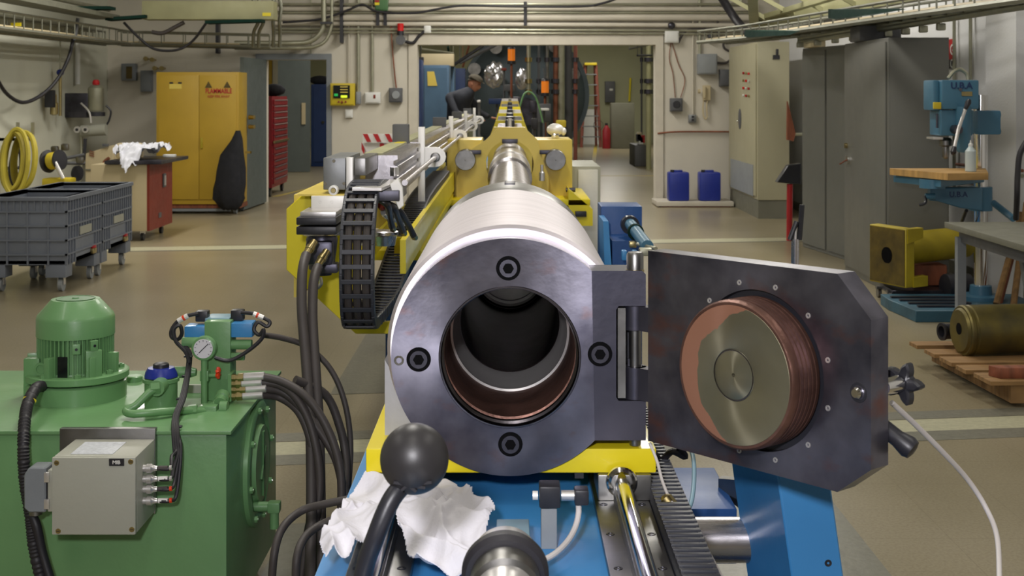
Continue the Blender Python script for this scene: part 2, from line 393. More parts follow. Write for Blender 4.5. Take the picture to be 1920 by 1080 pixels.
# ------------------------------------------------------------------ the setting
BW = 17.9                                    # back wall
XL, XR = -5.4, 3.62
def panel(lo, hi, name, m, parent=None, kind='structure', bev=0): return MB().box(lo, hi, bev).build(name, m, parent, kind=kind, smooth=0)
panel((-9, -4, -0.2), (7, 42, 0), 'floor', 'floor')
panel((-9, -4, 3.9), (7, 42, 4.1), 'ceiling', 'ceiling')
panel((XL-0.2, -4, 0), (XL, BW, 3.9), 'wall_left', 'wall_left')
panel((XR, -4, 0), (XR+0.2, BW, 3.9), 'wall_right', 'wall_right')
panel((XL, -4.2, 0), (XR, -4, 3.9), 'wall_front', 'wall')
OX0, OX1 = P(783, 0, BW).x, P(1229, 0, BW).x; OZ = P(0, 84, BW).z
DX0, DX1 = P(497, 0, BW).x, P(613, 0, BW).x; DZ = P(0, 112, BW).z
b = MB()
b.box((XL, BW, 0), (DX0, BW+0.25, 3.9)); b.box((DX0, BW, DZ), (DX1, BW+0.25, 3.9)); b.box((DX1, BW, 0), (OX0, BW+0.25, 3.9))
b.box((OX0, BW, OZ), (OX1, BW+0.25, 3.9)); b.box((OX1, BW, 0), (XR, BW+0.25, 3.9))
b.build('wall_back', 'wall', kind='structure', smooth=0)
panel((-7.2, BW+0.25, 0), (-7.0, 40, 3.9), 'wall_rear_left', 'wall_rear')
panel((4.25, BW+0.25, 0), (4.45, 40, 3.9), 'wall_rear_right', 'wall_rear')
panel((-7, 40, 0), (4.3, 40.2, 3.9), 'wall_rear', 'wall_rear')
panel((-7, BW+0.01, 0), (XL, BW+0.25, 3.9), 'wall_back_left', 'wall')
panel((XR, BW+0.01, 0), (4.4, BW+0.25, 3.9), 'wall_back_right', 'wall')
# casing of the big opening
t = 0.19
b = MB(); y0 = BW-0.03
b.box((OX0-0.12, y0, 0), (OX0, BW, OZ+0.21)); b.box((OX1, y0, 0), (OX1+0.1, BW, OZ+0.21)); b.box((OX0, y0, OZ), (OX1, BW, OZ+0.21), 0)
b.build('trim_1', 'trimpaint', kind='structure', smooth=0)
# ribs and shallow pilasters of the right wall
for k, (ya, yb) in enumerate([(9.35, 9.95), (7.7, 8.75)]):
    panel((XR-0.07, ya, 0), (XR, yb, 3.9), 'trim_%d' % (k+2), 'wall_right')
# door frame, left
fr = MB(); fw = P(622, 0, BW).x
fr.box((DX0-0.12, BW-0.05, 0), (DX0, BW+0.02, P(0, 101, BW).z)); fr.box((DX1, BW-0.05, 0), (fw, BW+0.02, P(0, 101, BW).z)); fr.box((DX0, BW-0.05, DZ), (DX1, BW+0.02, P(0, 101, BW).z))
fr.build('trim_5', 'greyframe', kind='structure', smooth=0)
# floor markings laid flush in the tiles
def strip(pts, name, m, z):
    MB().prism([(x, y, 0.0) for x, y in pts], (0, 0, z)).build(name, m, kind='structure', smooth=0)
def band(x0, ya, x1, yb, wd, name, m, z=0.0015): strip([(x0, ya), (x1, yb), (x1, yb+wd), (x0, ya+wd)], name, m, z)
band(-5.3, 12.15, 3.6, 13.35, 0.3, 'trim_6', 'pale_tape')
band(-5.3, 12.15-0.06, 3.6, 13.29, 0.06, 'trim_7', 'dark_tape')
band(-5.3, 4.75, 3.6, 6.0, 0.20, 'trim_8', 'pale_tape'); 
band(-5.3, 4.96, 3.6, 6.21, 0.14, 'trim_9', 'dark_tape'); band(-5.3, 4.60, 3.6, 5.85, 0.15, 'trim_10', 'dark_tape')
strip([(-0.87, 6.45), (0.3, 6.6), (0.3, 8.6), (-0.87, 8.4)], 'trim_11', 'grey_zone', 0.002)
strip([(-0.75, 1.0), (1.15, 1.0), (1.15, 4.75), (-0.3, 4.6), (-0.75, 4.5)], 'trim_12', 'grey_zone', 0.002)
for k, (x0, ya, x1, yb) in enumerate([(-3.4, 19.0, -2.2, 27.0), (1.3, 22, 2.4, 38)]):
    strip([(x0, ya), (x0+0.09, ya), (x1+0.09, yb), (x1, yb)], 'trim_%d' % (13+k), 'yellow_tape', 0.002)
band(0.6, 23.8, 4.2, 23.9, 0.12, 'trim_15', 'yellow_tape')
panel((XL, -4, 0), (XL+0.02, BW, 0.1), 'baseboard_left', 'plinth'); panel((XR-0.02, -4, 0), (XR, BW, 0.1), 'baseboard_right', 'plinth')

# open grey door leaf (door_1), second leaf beyond (door_2)
a = P(450, 0, 16.6); hinge = Vector((DX0-0.02, BW-0.05, 0))
d = Vector((a.x-hinge.x, 16.6-hinge.y, 0)); n_ = Vector((d.y, -d.x, 0)).normalized()
if n_.x < 0: n_ = -n_
leafz = P(0, 107, 16.6).z
dl = MB().prism([(hinge.x, hinge.y, 0.02), (hinge.x+d.x, hinge.y+d.y, 0.02), (hinge.x+d.x, hinge.y+d.y, leafz), (hinge.x, hinge.y, leafz)], n_*0.05).build('door_1', 'greydoor', kind='structure', smooth=0)
fp = hinge+d
for zz in (1.17, 1.05): MB().cyl((fp.x+0.09, fp.y+0.13, zz), (fp.x+0.16, fp.y+0.1, zz), 0.03, 0.025).build('door_knob', 'brass', dl)
MB().box((fp.x+0.05, fp.y+0.02, 0.72), (fp.x+0.14, fp.y+0.03, 0.75)).build('latch_plate', 'chrome', dl)
MB().box((-4.35, 25.0, 0.01), (-3.75, 25.06, 2.1)).build('door_2', 'greydoor', kind='structure', smooth=0)
MB().box((-3.9, 24.97, 0.9), (-3.83, 25.0, 1.3)).build('push_plate', 'cream', bpy.data.objects['door_2'])

# ------------------------------------------------------------------ the launcher: breech, barrel, saddle
AZ = 1.009; Y0 = 2.242; S = Y0/F
gun = thing('gas_gun', 'long steel gas gun barrel on the central bed, open round breech facing us', 'machine', (0, 3.0, 0.85))
# breech flange: disc with a rectangular hinge lug on the right, bored through; built as a plate with hole
out = []
R = 223*S; lx0, lx1 = PXZ(1120, 0, Y0)[0], PXZ(1211, 0, Y0)[0]; lzt, lzb = P(0, 508, Y0).z-AZ, P(0, 826, Y0).z-AZ
N = 96
at_ = math.asin(lzt/R); ab = math.asin(lzb/R)
for k in range(N+1):
    a_ = at_+(2*PI+ab-at_)*k/N; out.append((R*math.cos(a_), R*math.sin(a_)))
flx = out[0][0]
disc = [(x, z+AZ) for x, z in out]
FT = 0.085
b = MB(); b.holeplate(disc, (0, AZ), 0.1165, Y0, Y0+FT, 96)
fl = b.build('breech_flange', 'flange_face', gun, label='dark blued steel breech ring with socket screws')
b = MB()
wx0 = PXZ(1160, 0, Y0)[0]; wt, wb = P(0, 574, Y0).z, P(0, 752, Y0).z
b.xz([(flx-0.03, AZ+lzt), (lx1-0.006, AZ+lzt), (lx1, AZ+lzt-0.006), (lx1, wt), (wx0, wt), (wx0-0.004, wt-0.006), (wx0-0.004, wb+0.006), (wx0, wb), (lx1, wb), (lx1, AZ+lzb), (flx-0.03, AZ+lzb), (0.1, AZ+lzb+0.02), (0.125, AZ), (0.1, AZ+lzt-0.02)], Y0+0.0008, Y0+FT-0.005)
b.build('hinge_lug', 'steel_black', gun)
MB().box((wx0-0.002, Y0+0.045, wb-0.002), (lx1-0.004, Y0+FT-0.008, wt+0.002)).build('lug_web', 'blackpl', gun)
MB().box((wx0-0.001, Y0+0.004, wb+0.004), (wx0+0.012, Y0+0.05, wt-0.004)).build('window_wall', 'steel_mid', gun)
b = MB().lathe([(0.001, R), (0, R-0.002), (0, 0.122), (0.006, 0.1165)], (0, Y0-0.0006, AZ), (0, 1, 0), 128, False)
# fine raised rim around the bore
MB().lathe([(0, 0.120), (-0.002, 0.119), (-0.002, 0.1165), (0.01, 0.1150), (0.012, 0.1165)], (0, Y0, AZ), (0, 1, 0), 96, False).build('bore_rim', 'gunmetal', gun)
b.bm.free()
# bore lining: copper coloured thread relief, bright steps, long dark bore
b = MB(); pr = [(0.008, 0.1165), (0.02, 0.1165), (0.022, 0.1125), (0.034, 0.1125), (0.036, 0.117), (0.05, 0.117)]
b.lathe(pr, (0, Y0, AZ), (0, 1, 0), 96, False).build('bore_entry', 'gunmetal', gun)
b = MB(); b.lathe([(0.05, 0.117), (0.052, 0.1125), (0.07, 0.111), (0.238, 0.1105)], (0, Y0, AZ), (0, 1, 0), 96, False).build('bore_seat', 'copper', gun, label='copper coloured band inside the breech')
b = MB(); b.lathe([(0.238, 0.1105), (0.240, 0.1065), (0.262, 0.1060), (0.270, 0.1035), (0.300, 0.1030), (0.306, 0.1005), (0.330, 0.0990), (0.338, 0.0965), (0.345, 0.0965)], (0, Y0, AZ), (0, 1, 0), 96, False).build('bore_step', 'alu', gun, label='bright stepped seat inside the breech')
b = MB(); b.lathe([(0.345, 0.0965), (0.347, 0.099), (0.352, 0.099), (0.354, 0.0962), (1.07, 0.0962), (1.073, 0.091), (1.085, 0.090), (1.088, 0.087), (1.16, 0.087)], (0, Y0, AZ), (0, 1, 0), 96, False).build('bore', 'gunmetal', gun)
MB().lathe([(1.13, 0.0868), (1.13, 0.080), (1.136, 0.078), (1.136, 0)], (0, Y0, AZ), (0, 1, 0), 64, False).build('lit_bore_disc', 'steel_mid', gun)  # added pale steel disc standing in for the lit bore farther back
for (bx, by) in ((953, 503), (957, 833), (785, 674), (1125, 664)):
    x_, z_ = PXZ(bx, by, Y0)
    MB().lathe([(0.0005, 0.0208), (-0.0009, 0.0205), (-0.0009, 0.0140)], (x_, Y0, z_), (0, 1, 0), 32, False).build('counterbore', 'void', gun)
    MB().lathe([(0, 0.0152), (-0.002, 0.0156), (-0.0042, 0.0148), (-0.0042, 0.0085)], (x_, Y0+0.0005, z_), (0, 1, 0), 32, False).build('cap_screw', 'steel_dark', gun)
    MB().prism(hexpts((x_, Y0-0.0038, z_), 0.0095, (0, -1, 0)), (0, 0.001, 0)).build('hexagon_recess', 'void', gun)
x_, z_ = PXZ(748, 676, Y0)
MB().lathe([(0, 0.0085), (-0.001, 0.008), (-0.001, 0.005), (0.004, 0.003), (0.004, 0)], (x_, Y0, z_), (0, 1, 0), 24, False).build('set_screw', 'chrome', gun)
# main cylinder, collar, tube and rear sleeve (solid turned profile, hollow only as far as the bore)
b = MB(); b.lathe([(0, 0.17), (0, 0.2085), (0.006, 0.2145), (0.87, 0.2145), (0.885, 0.211), (0.885, 0.205), (0.90, 0.203), (0.90, 0.16)], (0, Y0+FT, AZ), (0, 1, 0), 128, False)
b.build('chamber_cylinder', 'steel_cyl', gun, label='bright turned steel chamber cylinder')
b = MB(); b.lathe([(0, 0.19), (0, 0.2075), (0.01, 0.2115), (0.30, 0.2115), (0.325, 0.204), (0.33, 0.19), (0.335, 0.12)], (0, Y0+FT+0.89, AZ), (0, 1, 0), 128, False)
b.build('end_collar', 'steel_mid', gun)
MB().box((-0.014, 3.42, AZ+0.205), (0.014, 3.535, AZ+0.214), 0.003).build('key', 'steel_dark', gun)
b = MB(); b.lathe([(0, 0.0998), (3.45, 0.0998), (3.46, 0.1145), (3.49, 0.117), (3.52, 0.1145), (5.6, 0.1145), (5.61, 0.09), (6.4, 0.09)], (0, 3.5, AZ), (0, 1, 0), 64, True)
b.build('pump_tube', 'steel', gun)
b = MB(); b.lathe([(0, 0.1150), (0.004, 0.1205), (0.045, 0.1205), (0.05, 0.1150)], (0, 7.6, AZ), (0, 1, 0), 64, False).build('clamp_ring', 'alu', gun)
# barrel beyond the yellow block, running through the opening
b = MB(); b.lathe([(0, 0.085), (13.5, 0.085)], (0, 9.6, AZ), (0, 1, 0), 32, True).build('launch_tube', 'steel_mid', gun)
# hinge pin and barrels of the knuckle
hx = 0.2125; hy = Y0+0.021
pin = MB(); pin.lathe([(0, 0.0), (0, 0.0095), (0.012, 0.0105), (0.30, 0.0105)], (hx, hy, P(0, 840, Y0).z), (0, 0, 1), 24, False)
pin.lathe([(0, 0.0145), (0.028, 0.0145), (0.032, 0.012), (0.034, 0)], (hx, hy, P(0, 511, Y0).z), (0, 0, 1), 24, False)
pin.build('hinge_pin', 'steel_mid', gun)
MB().lathe([(0, 0.0155), (0.004, 0.0155), (0.004, 0.011), (0, 0.011)], (hx, hy, P(0, 512, Y0).z), (0, 0, 1), 24, False, True).build('bush', 'brass', gun)
MB().lathe([(0, 0.0155), (0.004, 0.0155), (0.004, 0.011), (0, 0.011)], (hx, hy, P(0, 751, Y0).z), (0, 0, 1), 24, False, True).build('bush', 'brass', gun)

# the swung-open breech door with its screw plug
HX, HY = 0.2367, 2.2
u = Vector((0.6494, -0.7604, 0)); nrm = Vector((-0.7604, -0.6494, 0)); up = Vector((0, 0, 1))
DT = 0.042
door = thing('breech_door', 'open hinged dark steel breech door with copper-stained screw plug', 'machine door', (HX+0.2*u.x, HY+0.2*u.y, 0.88))
def D(s, z, n=0.0): return Vector((HX, HY, 0))+u*s+up*z+nrm*n
zc = 1.036; SC = 0.217
# plate with round recess: build in local frame then transform
loc = [(-0.012, 0.877), (0.363, 0.877), (0.420, 0.921), (0.420, 1.1325), (0.363, 1.192), (-0.012, 1.192)]
mt = Matrix((( u.x, -nrm.x, 0, HX), (u.y, -nrm.y, 0, HY), (0, 0, 1, 0), (0, 0, 0, 1)))   # local (s, depth, z)
b = MB(); b.holeplate(loc, (SC, 1.03), 0.1225, 0, 0.012, 96); b.xz(loc, 0.012, DT); b.xform(mt)
b.build('door_plate', 'door_face', door)
b = MB(); 
# bevelled edge line of the front face
prof = [(-0.0, 0.0)]
b.lathe([(0.002, 0.1222), (0.0115, 0.1215), (0.0115, 0.100)], (SC, 0, 1.03), (0, 1, 0), 96, False).xform(mt); b.build('recess', 'blackpl', door)
# plug: neck, four thread grooves, chamfered copper rim, olive face with centre rings
L = 0.0555
pl = [(0.0115, 0.107)]
for k in range(5):
    a0 = 0.004-0.0095*k
    pl += [(a0, 0.1125), (a0-0.0062, 0.1125), (a0-0.0070, 0.1085), (a0-0.0092, 0.1085)]
pl += [(-0.0440, 0.1125), (-0.052, 0.1115), (-0.0555, 0.1085), (-0.0555, 0.104)]
MB().lathe(pl, (SC, 0, 1.03), (0, 1, 0), 96, False).xform(mt).build('screw_plug', 'copper', door, label='copper-coloured threaded screw plug')
b = MB().lathe([(-0.0555, 0.1045), (-0.0560, 0.104), (-0.0560, 0.040), (-0.0552, 0.0385), (-0.0560, 0.037), (-0.0560, 0.003), (-0.050, 0.002), (-0.050, 0)], (SC, 0, 1.03), (0, 1, 0), 96, False).xform(mt)
def plug_mat():
    m = radial(mat('plug_face_worn', '#98937c', 0.36, 0.85, var=0.08, scale=8, bump=0.02, aniso=0.8))
    nt = m.node_tree; nd = nt.nodes; lk = nt.links; bs = nd['Principled BSDF']
    tc = nd.new('ShaderNodeTexCoord'); mp2 = nd.new('ShaderNodeMapping'); lk.new(tc.outputs['Generated'], mp2.inputs[0]); mp2.inputs['Scale'].default_value = (1, 0, 1)
    dn_ = nd.new('ShaderNodeVectorMath'); dn_.operation = 'DISTANCE'; lk.new(mp2.outputs[0], dn_.inputs[0]); dn_.inputs[1].default_value = (0.66, 0, 0.46)
    n = nd.new('ShaderNodeTexNoise'); n.inputs['Scale'].default_value = 4.0; n.inputs['Detail'].default_value = 4; lk.new(tc.outputs['Generated'], n.inputs['Vector'])
    ma = nd.new('ShaderNodeMath'); ma.operation = 'MULTIPLY_ADD'; ma.inputs[1].default_value = 0.16; lk.new(n.outputs['Fac'], ma.inputs[0]); lk.new(dn_.outputs['Value'], ma.inputs[2])
    lt = nd.new('ShaderNodeMath'); lt.operation = 'GREATER_THAN'; lt.inputs[1].default_value = 0.585; lk.new(ma.outputs[0], lt.inputs[0])
    old = bs.inputs['Base Color'].links[0].from_socket
    mx = nd.new('ShaderNodeMixRGB'); lk.new(lt.outputs[0], mx.inputs[0]); lk.new(old, mx.inputs[1]); mx.inputs[2].default_value = (*lin('#926752'), 1)
    lk.new(mx.outputs[0], bs.inputs['Base Color'])
    m3 = nd.new('ShaderNodeMath'); m3.operation = 'MULTIPLY_ADD'; m3.inputs[1].default_value = -0.6; m3.inputs[2].default_value = 0.85; lk.new(lt.outputs[0], m3.inputs[0]); lk.new(m3.outputs[0], bs.inputs['Metallic'])
    return m
b.build('plug_face', plug_mat(), door, label='olive steel plug face with a crescent of copper grease')
b = MB().lathe([(-0.0563, 0.0385), (-0.0566, 0.0375), (-0.0563, 0.0365)], (SC, 0, 1.03), (0, 1, 0), 64, False).xform(mt); b.build('centre_ring', 'gunmetal', door)
for k in range(12):
    a_ = math.radians(15+30*k)
    s_, z_ = SC+0.1345*math.cos(a_), 1.03+0.1345*math.sin(a_)
    MB().lathe([(0, 0.0045), (-0.0012, 0.004), (-0.0012, 0.0022), (0.001, 0.0015), (0.001, 0)], (s_, -0.0003, z_), (0, 1, 0), 10, False).xform(mt).build('grub_screw', 'alu', door)
# latch bolt at the free edge
b = MB(); b.lathe([(0, 0.0145), (-0.0008, 0.014), (-0.0008, 0.0105), (0.002, 0.010)], (0.399, 0, P(0, 735, 1.90).z), (0, 1, 0), 24, False).xform(mt).build('latch_seat', 'blackpl', door)
b = MB(); b.lathe([(0.002, 0.0085), (-0.006, 0.0085), (-0.009, 0.006), (-0.009, 0)], (0.399, 0, P(0, 735, 1.90).z), (0, 1, 0), 24, False).xform(mt).build('latch_bolt', 'chrome', door)
# star knob on the back and black crank handle
kz = P(0, 716, 1.95).z
ks = D(0.412, kz, -DT); kb = MB(); kb.cyl(D(0.412, kz, -DT), D(0.412, kz, -DT-0.035), 0.011, 0.013, 16); kb.build('knob_boss', 'chrome', door)
b = MB(); kc = D(0.415, kz, -DT-0.046)
kpts = []
for k in range(20):
    a_ = 2*PI*k/20; rr = 0.034 if k % 4 == 0 else (0.025 if k % 4 in (1, 3) else 0.015)
    kpts.append(kc+(u*math.cos(a_)+up*math.sin(a_))*rr+nrm*0.009)
b.prism(kpts, nrm*-0.018, 0.003).build('star_knob', 'blackpl', door)
h0, h1 = D(0.40, P(0, 790, 1.9).z, -DT-0.012), D(0.455, P(0, 850, 1.9).z, -DT-0.04)
hb = MB(); ha = P(1650, 797, 1.93); hb_ = P(1714, 846, 1.90); dd = hb_-ha
hb.lathe([(0, 0.004), (0, 0.010), (0.006, 0.013), (0.030, 0.0125), (dd.length-0.01, 0.0165), (dd.length-0.002, 0.014), (dd.length, 0.008), (dd.length, 0)], ha, dd, 24, False).build('crank_grip', 'blackpl', door)
MB().tube([ha-dd*0.25, ha+dd*0.1], 0.006, 10).build('crank_rod', 'chrome', door)
MB().cyl(ha-dd*0.30, D(0.40, P(0, 775, 1.9).z, -DT+0.002), 0.009, seg=16).build('crank_arm', 'steel_mid', door)
# knuckles of the door on the hinge pin
for (za, zb) in ((622, 574), (752, 690)):
    z1, z2 = P(0, za, Y0).z, P(0, zb, Y0).z; kn = MB()
    kn.lathe([(0.001, 0.0118), (0.001, 0.019), (abs(z2-z1)-0.001, 0.019), (abs(z2-z1)-0.001, 0.0118)], (hx, hy, z1), (0, 0, 1), 24, False)
    kn.prism([(hx, hy-0.014, z1+0.001), (0.240, 2.222, z1+0.001), (0.262, 2.242, z1+0.001), (hx, hy+0.014, z1+0.001)], (0, 0, z2-z1-0.002)); kn.build('hinge_knuckle', 'steel_black', door)
MB().box((0.2, hy-0.004, P(0, 690, Y0).z), (0.213, hy+0.004, P(0, 690, Y0).z+0.012)).build('spring_clip', 'steel_dark', door)

# yellow saddle under the cylinder
sad = thing('cradle_carriage', 'yellow carriage plate under the breech with a grey cradle block', 'machine carriage', (0, 3, 0.81))
b = MB(); b.box((-0.243, 2.25, 0.812), (0.247, 4.1, 0.853), 0.003).build('carriage_plate', 'yellow', sad)
b = MB(); zz = 0.853
for sg in (-1, 1):
    for yq in (2.34, 3.0): MB().xz([(sg*0.2195, zz), (sg*0.2195, 0.985), (sg*0.188, 0.93), (sg*0.14, 0.864), (sg*0.05, zz)], yq, yq+0.1).build('cradle_block', 'grey_plate', sad)
# linear bearing block gripping the round rail
def bearing(x, y):
    MB().box((x-0.04, y, 0.768), (x+0.05, y+0.12, 0.8118), 0.003).build('bearing_block', 'steel_mid', sad)
    MB().lathe([(0, 0.0165), (-0.005, 0.018), (-0.007, 0.023), (-0.005, 0.026), (0, 0.027)], (x, y, 0.800), (0, 1, 0), 32, False).build('bearing_ring', 'chrome', sad)
bearing(0.188, 2.24); bearing(-0.188, 2.27)
MB().xz([(0.11, 0.812), (0.125, 0.812), (0.125, 0.8), (0.11, 0.8)], 2.26, 2.3).build('stop_pad', 'blackpl', sad)

# ------------------------------------------------------------------ blue bed
bed = thing('machine_bed', 'long blue machine bed with steel rails carrying the gun', 'machine bed', (0, 8, 0))
b = MB(); b.box((-0.283, 1.2, 0.70), (0.292, 17.0, 0.755), 0.004); b.box((-0.20, 1.25, 0.25), (0.20, 17.0, 0.70)); b.box((-0.283, 1.2, 0.20), (0.292, 17.0, 0.25), 0.004)
b.build('bed_beam', 'blue', bed)
for yy in (2.8, 7.0, 11.0, 15.0): MB().box((-0.26, yy, 0.0), (0.26, yy+0.14, 0.2), 0.01).build('foot', 'blue_dark', bed)
for sx in (1, -1):
    x = 0.188*sx
    b = MB(); b.box((x-0.046, 1.2, 0.755), (x+0.046, 16.8, 0.768), 0.002); b.box((x-0.014, 1.2, 0.768), (x+0.014, 16.8, 0.79)); b.build('rail_base', 'steel_mid', bed)
    MB().cyl((x, 1.2, 0.800), (x, 16.8, 0.800), 0.0125, seg=24).build('guide_rod', 'chrome', bed)
    for k in range(26):
        for q in (-1, 1):
            c_ = (x+q*0.032, 1.32+0.15*k, 0.768)
            if k < 12: MB().lathe([(0, 0.0068), (0.001, 0.0065), (0.001, 0.004), (-0.001, 0.003), (-0.001, 0)], c_, (0, 0, 1), 12, False).build('rail_screw', 'steel_dark', bed)
# small blocks, proximity sensor on the bed top
b = MB(); x0, z0 = PXZ(931, 975, 2.05); x1, _ = PXZ(992, 975, 2.05); b.box((x0, 1.95, 0.755), (x1, 2.06, 0.795), 0.002).build('stop_block', 'blue_white', bed)
sen = thing('proximity_sensor', 'small black sensor with grey cable standing on the blue bed', 'sensor', (0.065, 2.05, 0.755))
b = MB(); c = P(1030, 962, 2.06); b.box((c.x-0.013, 2.04, 0.755), (c.x+0.011, 2.07, 0.822), 0.001).build('bracket', 'greybox', sen)
MB().box((c.x-0.016, 2.03, 0.820), (c.x+0.016, 2.07, 0.853), 0.003).build('sensor_body', 'blackpl', sen)
c2 = P(1052, 929, 2.05)
b = MB(); b.cyl((c.x-0.026, 2.05, c2.z), (c.x-0.018, 2.05, c2.z), 0.007, seg=16).build('sensor_tip', 'alu_white', sen)
MB().cyl((c.x+0.018, 2.05, c2.z), (c2.x+0.022, 2.05, c2.z), 0.008, seg=16).build('coupling_nut', 'alu', sen)
b = MB(); b.box((c2.x+0.02, 2.035, c2.z-0.012), (c2.x+0.042, 2.065, c2.z+0.012), 0.004).build('elbow_plug', 'blackpl', sen)
b = MB(); b.tube([P(1082, 930, 2.05), P(1085, 958, 2.04), P(1078, 990, 2.02), P(1060, 1020, 1.98), P(1030, 1045, 1.93), P(990, 1060, 1.90)], 0.0045, 10).build('sensor_cable', 'cable_white', sen)

# cable carrier lying beside the right-hand rail
cc = thing('cable_carrier', 'black plastic cable carrier lying beside the right rail of the bed', 'cable carrier', (0.25, 2.4, 0.756))
sides = MB(); slots = []
sides.box((0.2355, 1.3, 0.756), (0.2405, 4.4, 0.792)); sides.box((0.2835, 1.3, 0.756), (0.2885, 4.4, 0.792)); sides.box((0.2405, 1.3, 0.756), (0.2835, 4.4, 0.766))
sides.build('carrier_side', 'chainpl', cc)
lk_ = MB(); lk_.box((0.2355, 0, 0.786), (0.2885, 0.011, 0.794), 0.0015); l0 = None
yy = 1.5
l0 = lk_.build('carrier_link', 'chainpl', cc); l0.location.y = 0
base = l0.location.copy()
for k in range(120):
    y_ = 1.5+0.0215*k
    o_ = l0 if k == 0 else l0.copy()
    if k: COL.objects.link(o_)
    o_.location = (base.x, y_-2.4, base.z)

# outrigger on the right: blue leg, steel cross tube
og = thing('outrigger_leg', 'blue steel outrigger leg with round cross tube under the open door', 'machine leg', (0.5, 2.3, 0))
la, lb, lc, ld = P(1452, 850, 2.2), P(1550, 850, 2.2), P(1592, 1150, 2.2), P(1494, 1150, 2.2)
def dn(p, q): # extend line p->q to the floor
    t_ = (p.z-0.0)/(p.z-q.z); return p+(q-p)*t_
lf = dn(la, ld); rf = dn(lb, lc)
top = 0.86
b = MB(); b.prism([la, lb, lb+(lc-lb)*2.3, la+(ld-la)*2.3], (-0.045, 0.22, 0), 0.003).build('leg_post', 'blue', og)
bot = la+(ld-la)*2.3
MB().box((bot.x-0.06, 2.15, 0), (bot.x+0.16, 2.47, 0.03), 0.003).build('foot_plate', 'blue_dark', og)
MB().box((bot.x+0.0, 2.2, 0.03), (bot.x+0.1, 2.4, bot.z+0.02)).build('ankle', 'blue', og)
b = MB(); b.cyl((0.2, 2.42, P(0, 1012, 2.42).z), (0.47, 2.42, P(0, 1012, 2.42).z), 0.040, seg=40).build('cross_tube', 'steel', og)
c_ = P(1553, 1056, 2.2); MB().lathe([(0, 0.006), (-0.0008, 0.0055), (-0.0008, 0.0035), (0.001, 0)], (c_.x, c_.y, c_.z), (0, 1, 0), 16, False).build('leg_hole', 'blackpl', og)
MB().box((0.21, 2.7, 0.50), (0.46, 3.0, 0.612), 0.003).build('brace_box', 'blue_dark', og)
x0 = P(1347, 0, 2.85).x; MB().prism([(x0, 2.85, 0.60), (x0, 2.85, P(0, 897, 2.85).z), (0.50, 2.62, P(0, 905, 2.62).z), (0.50, 2.62, 0.60)], (0.01, 0.02, 0)).build('gusset', 'steel_mid', og)

# ------------------------------------------------------------------ long lever with a ball, chrome grip cylinder, cloth
lev = thing('ball_lever', 'black rod with a large soft black ball standing on the near end of the bed', 'lever', (-0.13, 1.5, 0.755))
bc = P(777, 860, 1.62); br_ = 0.041
MB().sphere(bc, br_, (1.02, 1, 1.04), 4).build('ball', 'ball', lev)
r0 = P(768, 895, 1.62); r1 = P(680, 1085, 1.60)
b = MB(); r2 = Vector((r1.x-0.012, 1.60, 0.756))
b.tube([bc-Vector((0.002, 0, 0.02)), r0+Vector((0.002, 0, 0)), P(735, 935, 1.6), P(703, 1010, 1.59), r1, r2], 0.0115, 16).build('lever_rod', 'blackpl', lev)
for k in range(5):
    a_ = math.radians(215+28*k)
    dv = Vector((math.cos(a_)*0.5, -0.75, math.sin(a_)*0.42-0.25)).normalized()
    q = bc+dv*br_*1.0; t_ = (Vector((r0.x, r0.y-0.03, r0.z))-q).normalized()
    MB().cbox(q, (0.003, 0.0035, 0.011), 0, t_.to_track_quat('Z', 'Y').to_matrix()).build('slot', 'rubber', lev)
MB().lathe([(0, 0.034), (0.014, 0.034), (0.02, 0.018)], (r2.x, r2.y, 0.755), (0, 0, 1), 24).build('lever_base', 'blackpl', lev)
cy = thing('chrome_post', 'stubby chrome tube with dark ring at the near end of the bed', 'tube', (-0.005, 1.45, 0.755))
px_ = P(947, 0, 1.55).x; zc0 = P(0, 985, 1.62).z-0.040
ax_ = Vector((0.0, -1, -0.12)).normalized()
MB().lathe([(0, 0), (0, 0.030), (0.006, 0.037), (0.012, 0.040), (0.05, 0.040), (0.055, 0.036), (0.40, 0.036), (0.40, 0)], (px_, 1.64, zc0), ax_, 56).build('tube_body', 'alu', cy)
MB().lathe([(0.040, 0.040), (0.042, 0.049), (0.050, 0.052), (0.060, 0.052), (0.066, 0.047), (0.068, 0.036)], (px_, 1.64, zc0), ax_, 56, False).build('collar_ring', 'rubber', cy)
MB().lathe([(0.068, 0.036), (0.07, 0.0415), (0.10, 0.0415), (0.105, 0.036)], (px_, 1.64, zc0), ax_, 56, False).build('inner_sleeve', 'steel_mid', cy)
MB().box((px_-0.03, 1.35, 0.755), (px_+0.03, 1.62, zc0-0.03), 0.004).build('tube_saddle', 'steel_dark', cy)

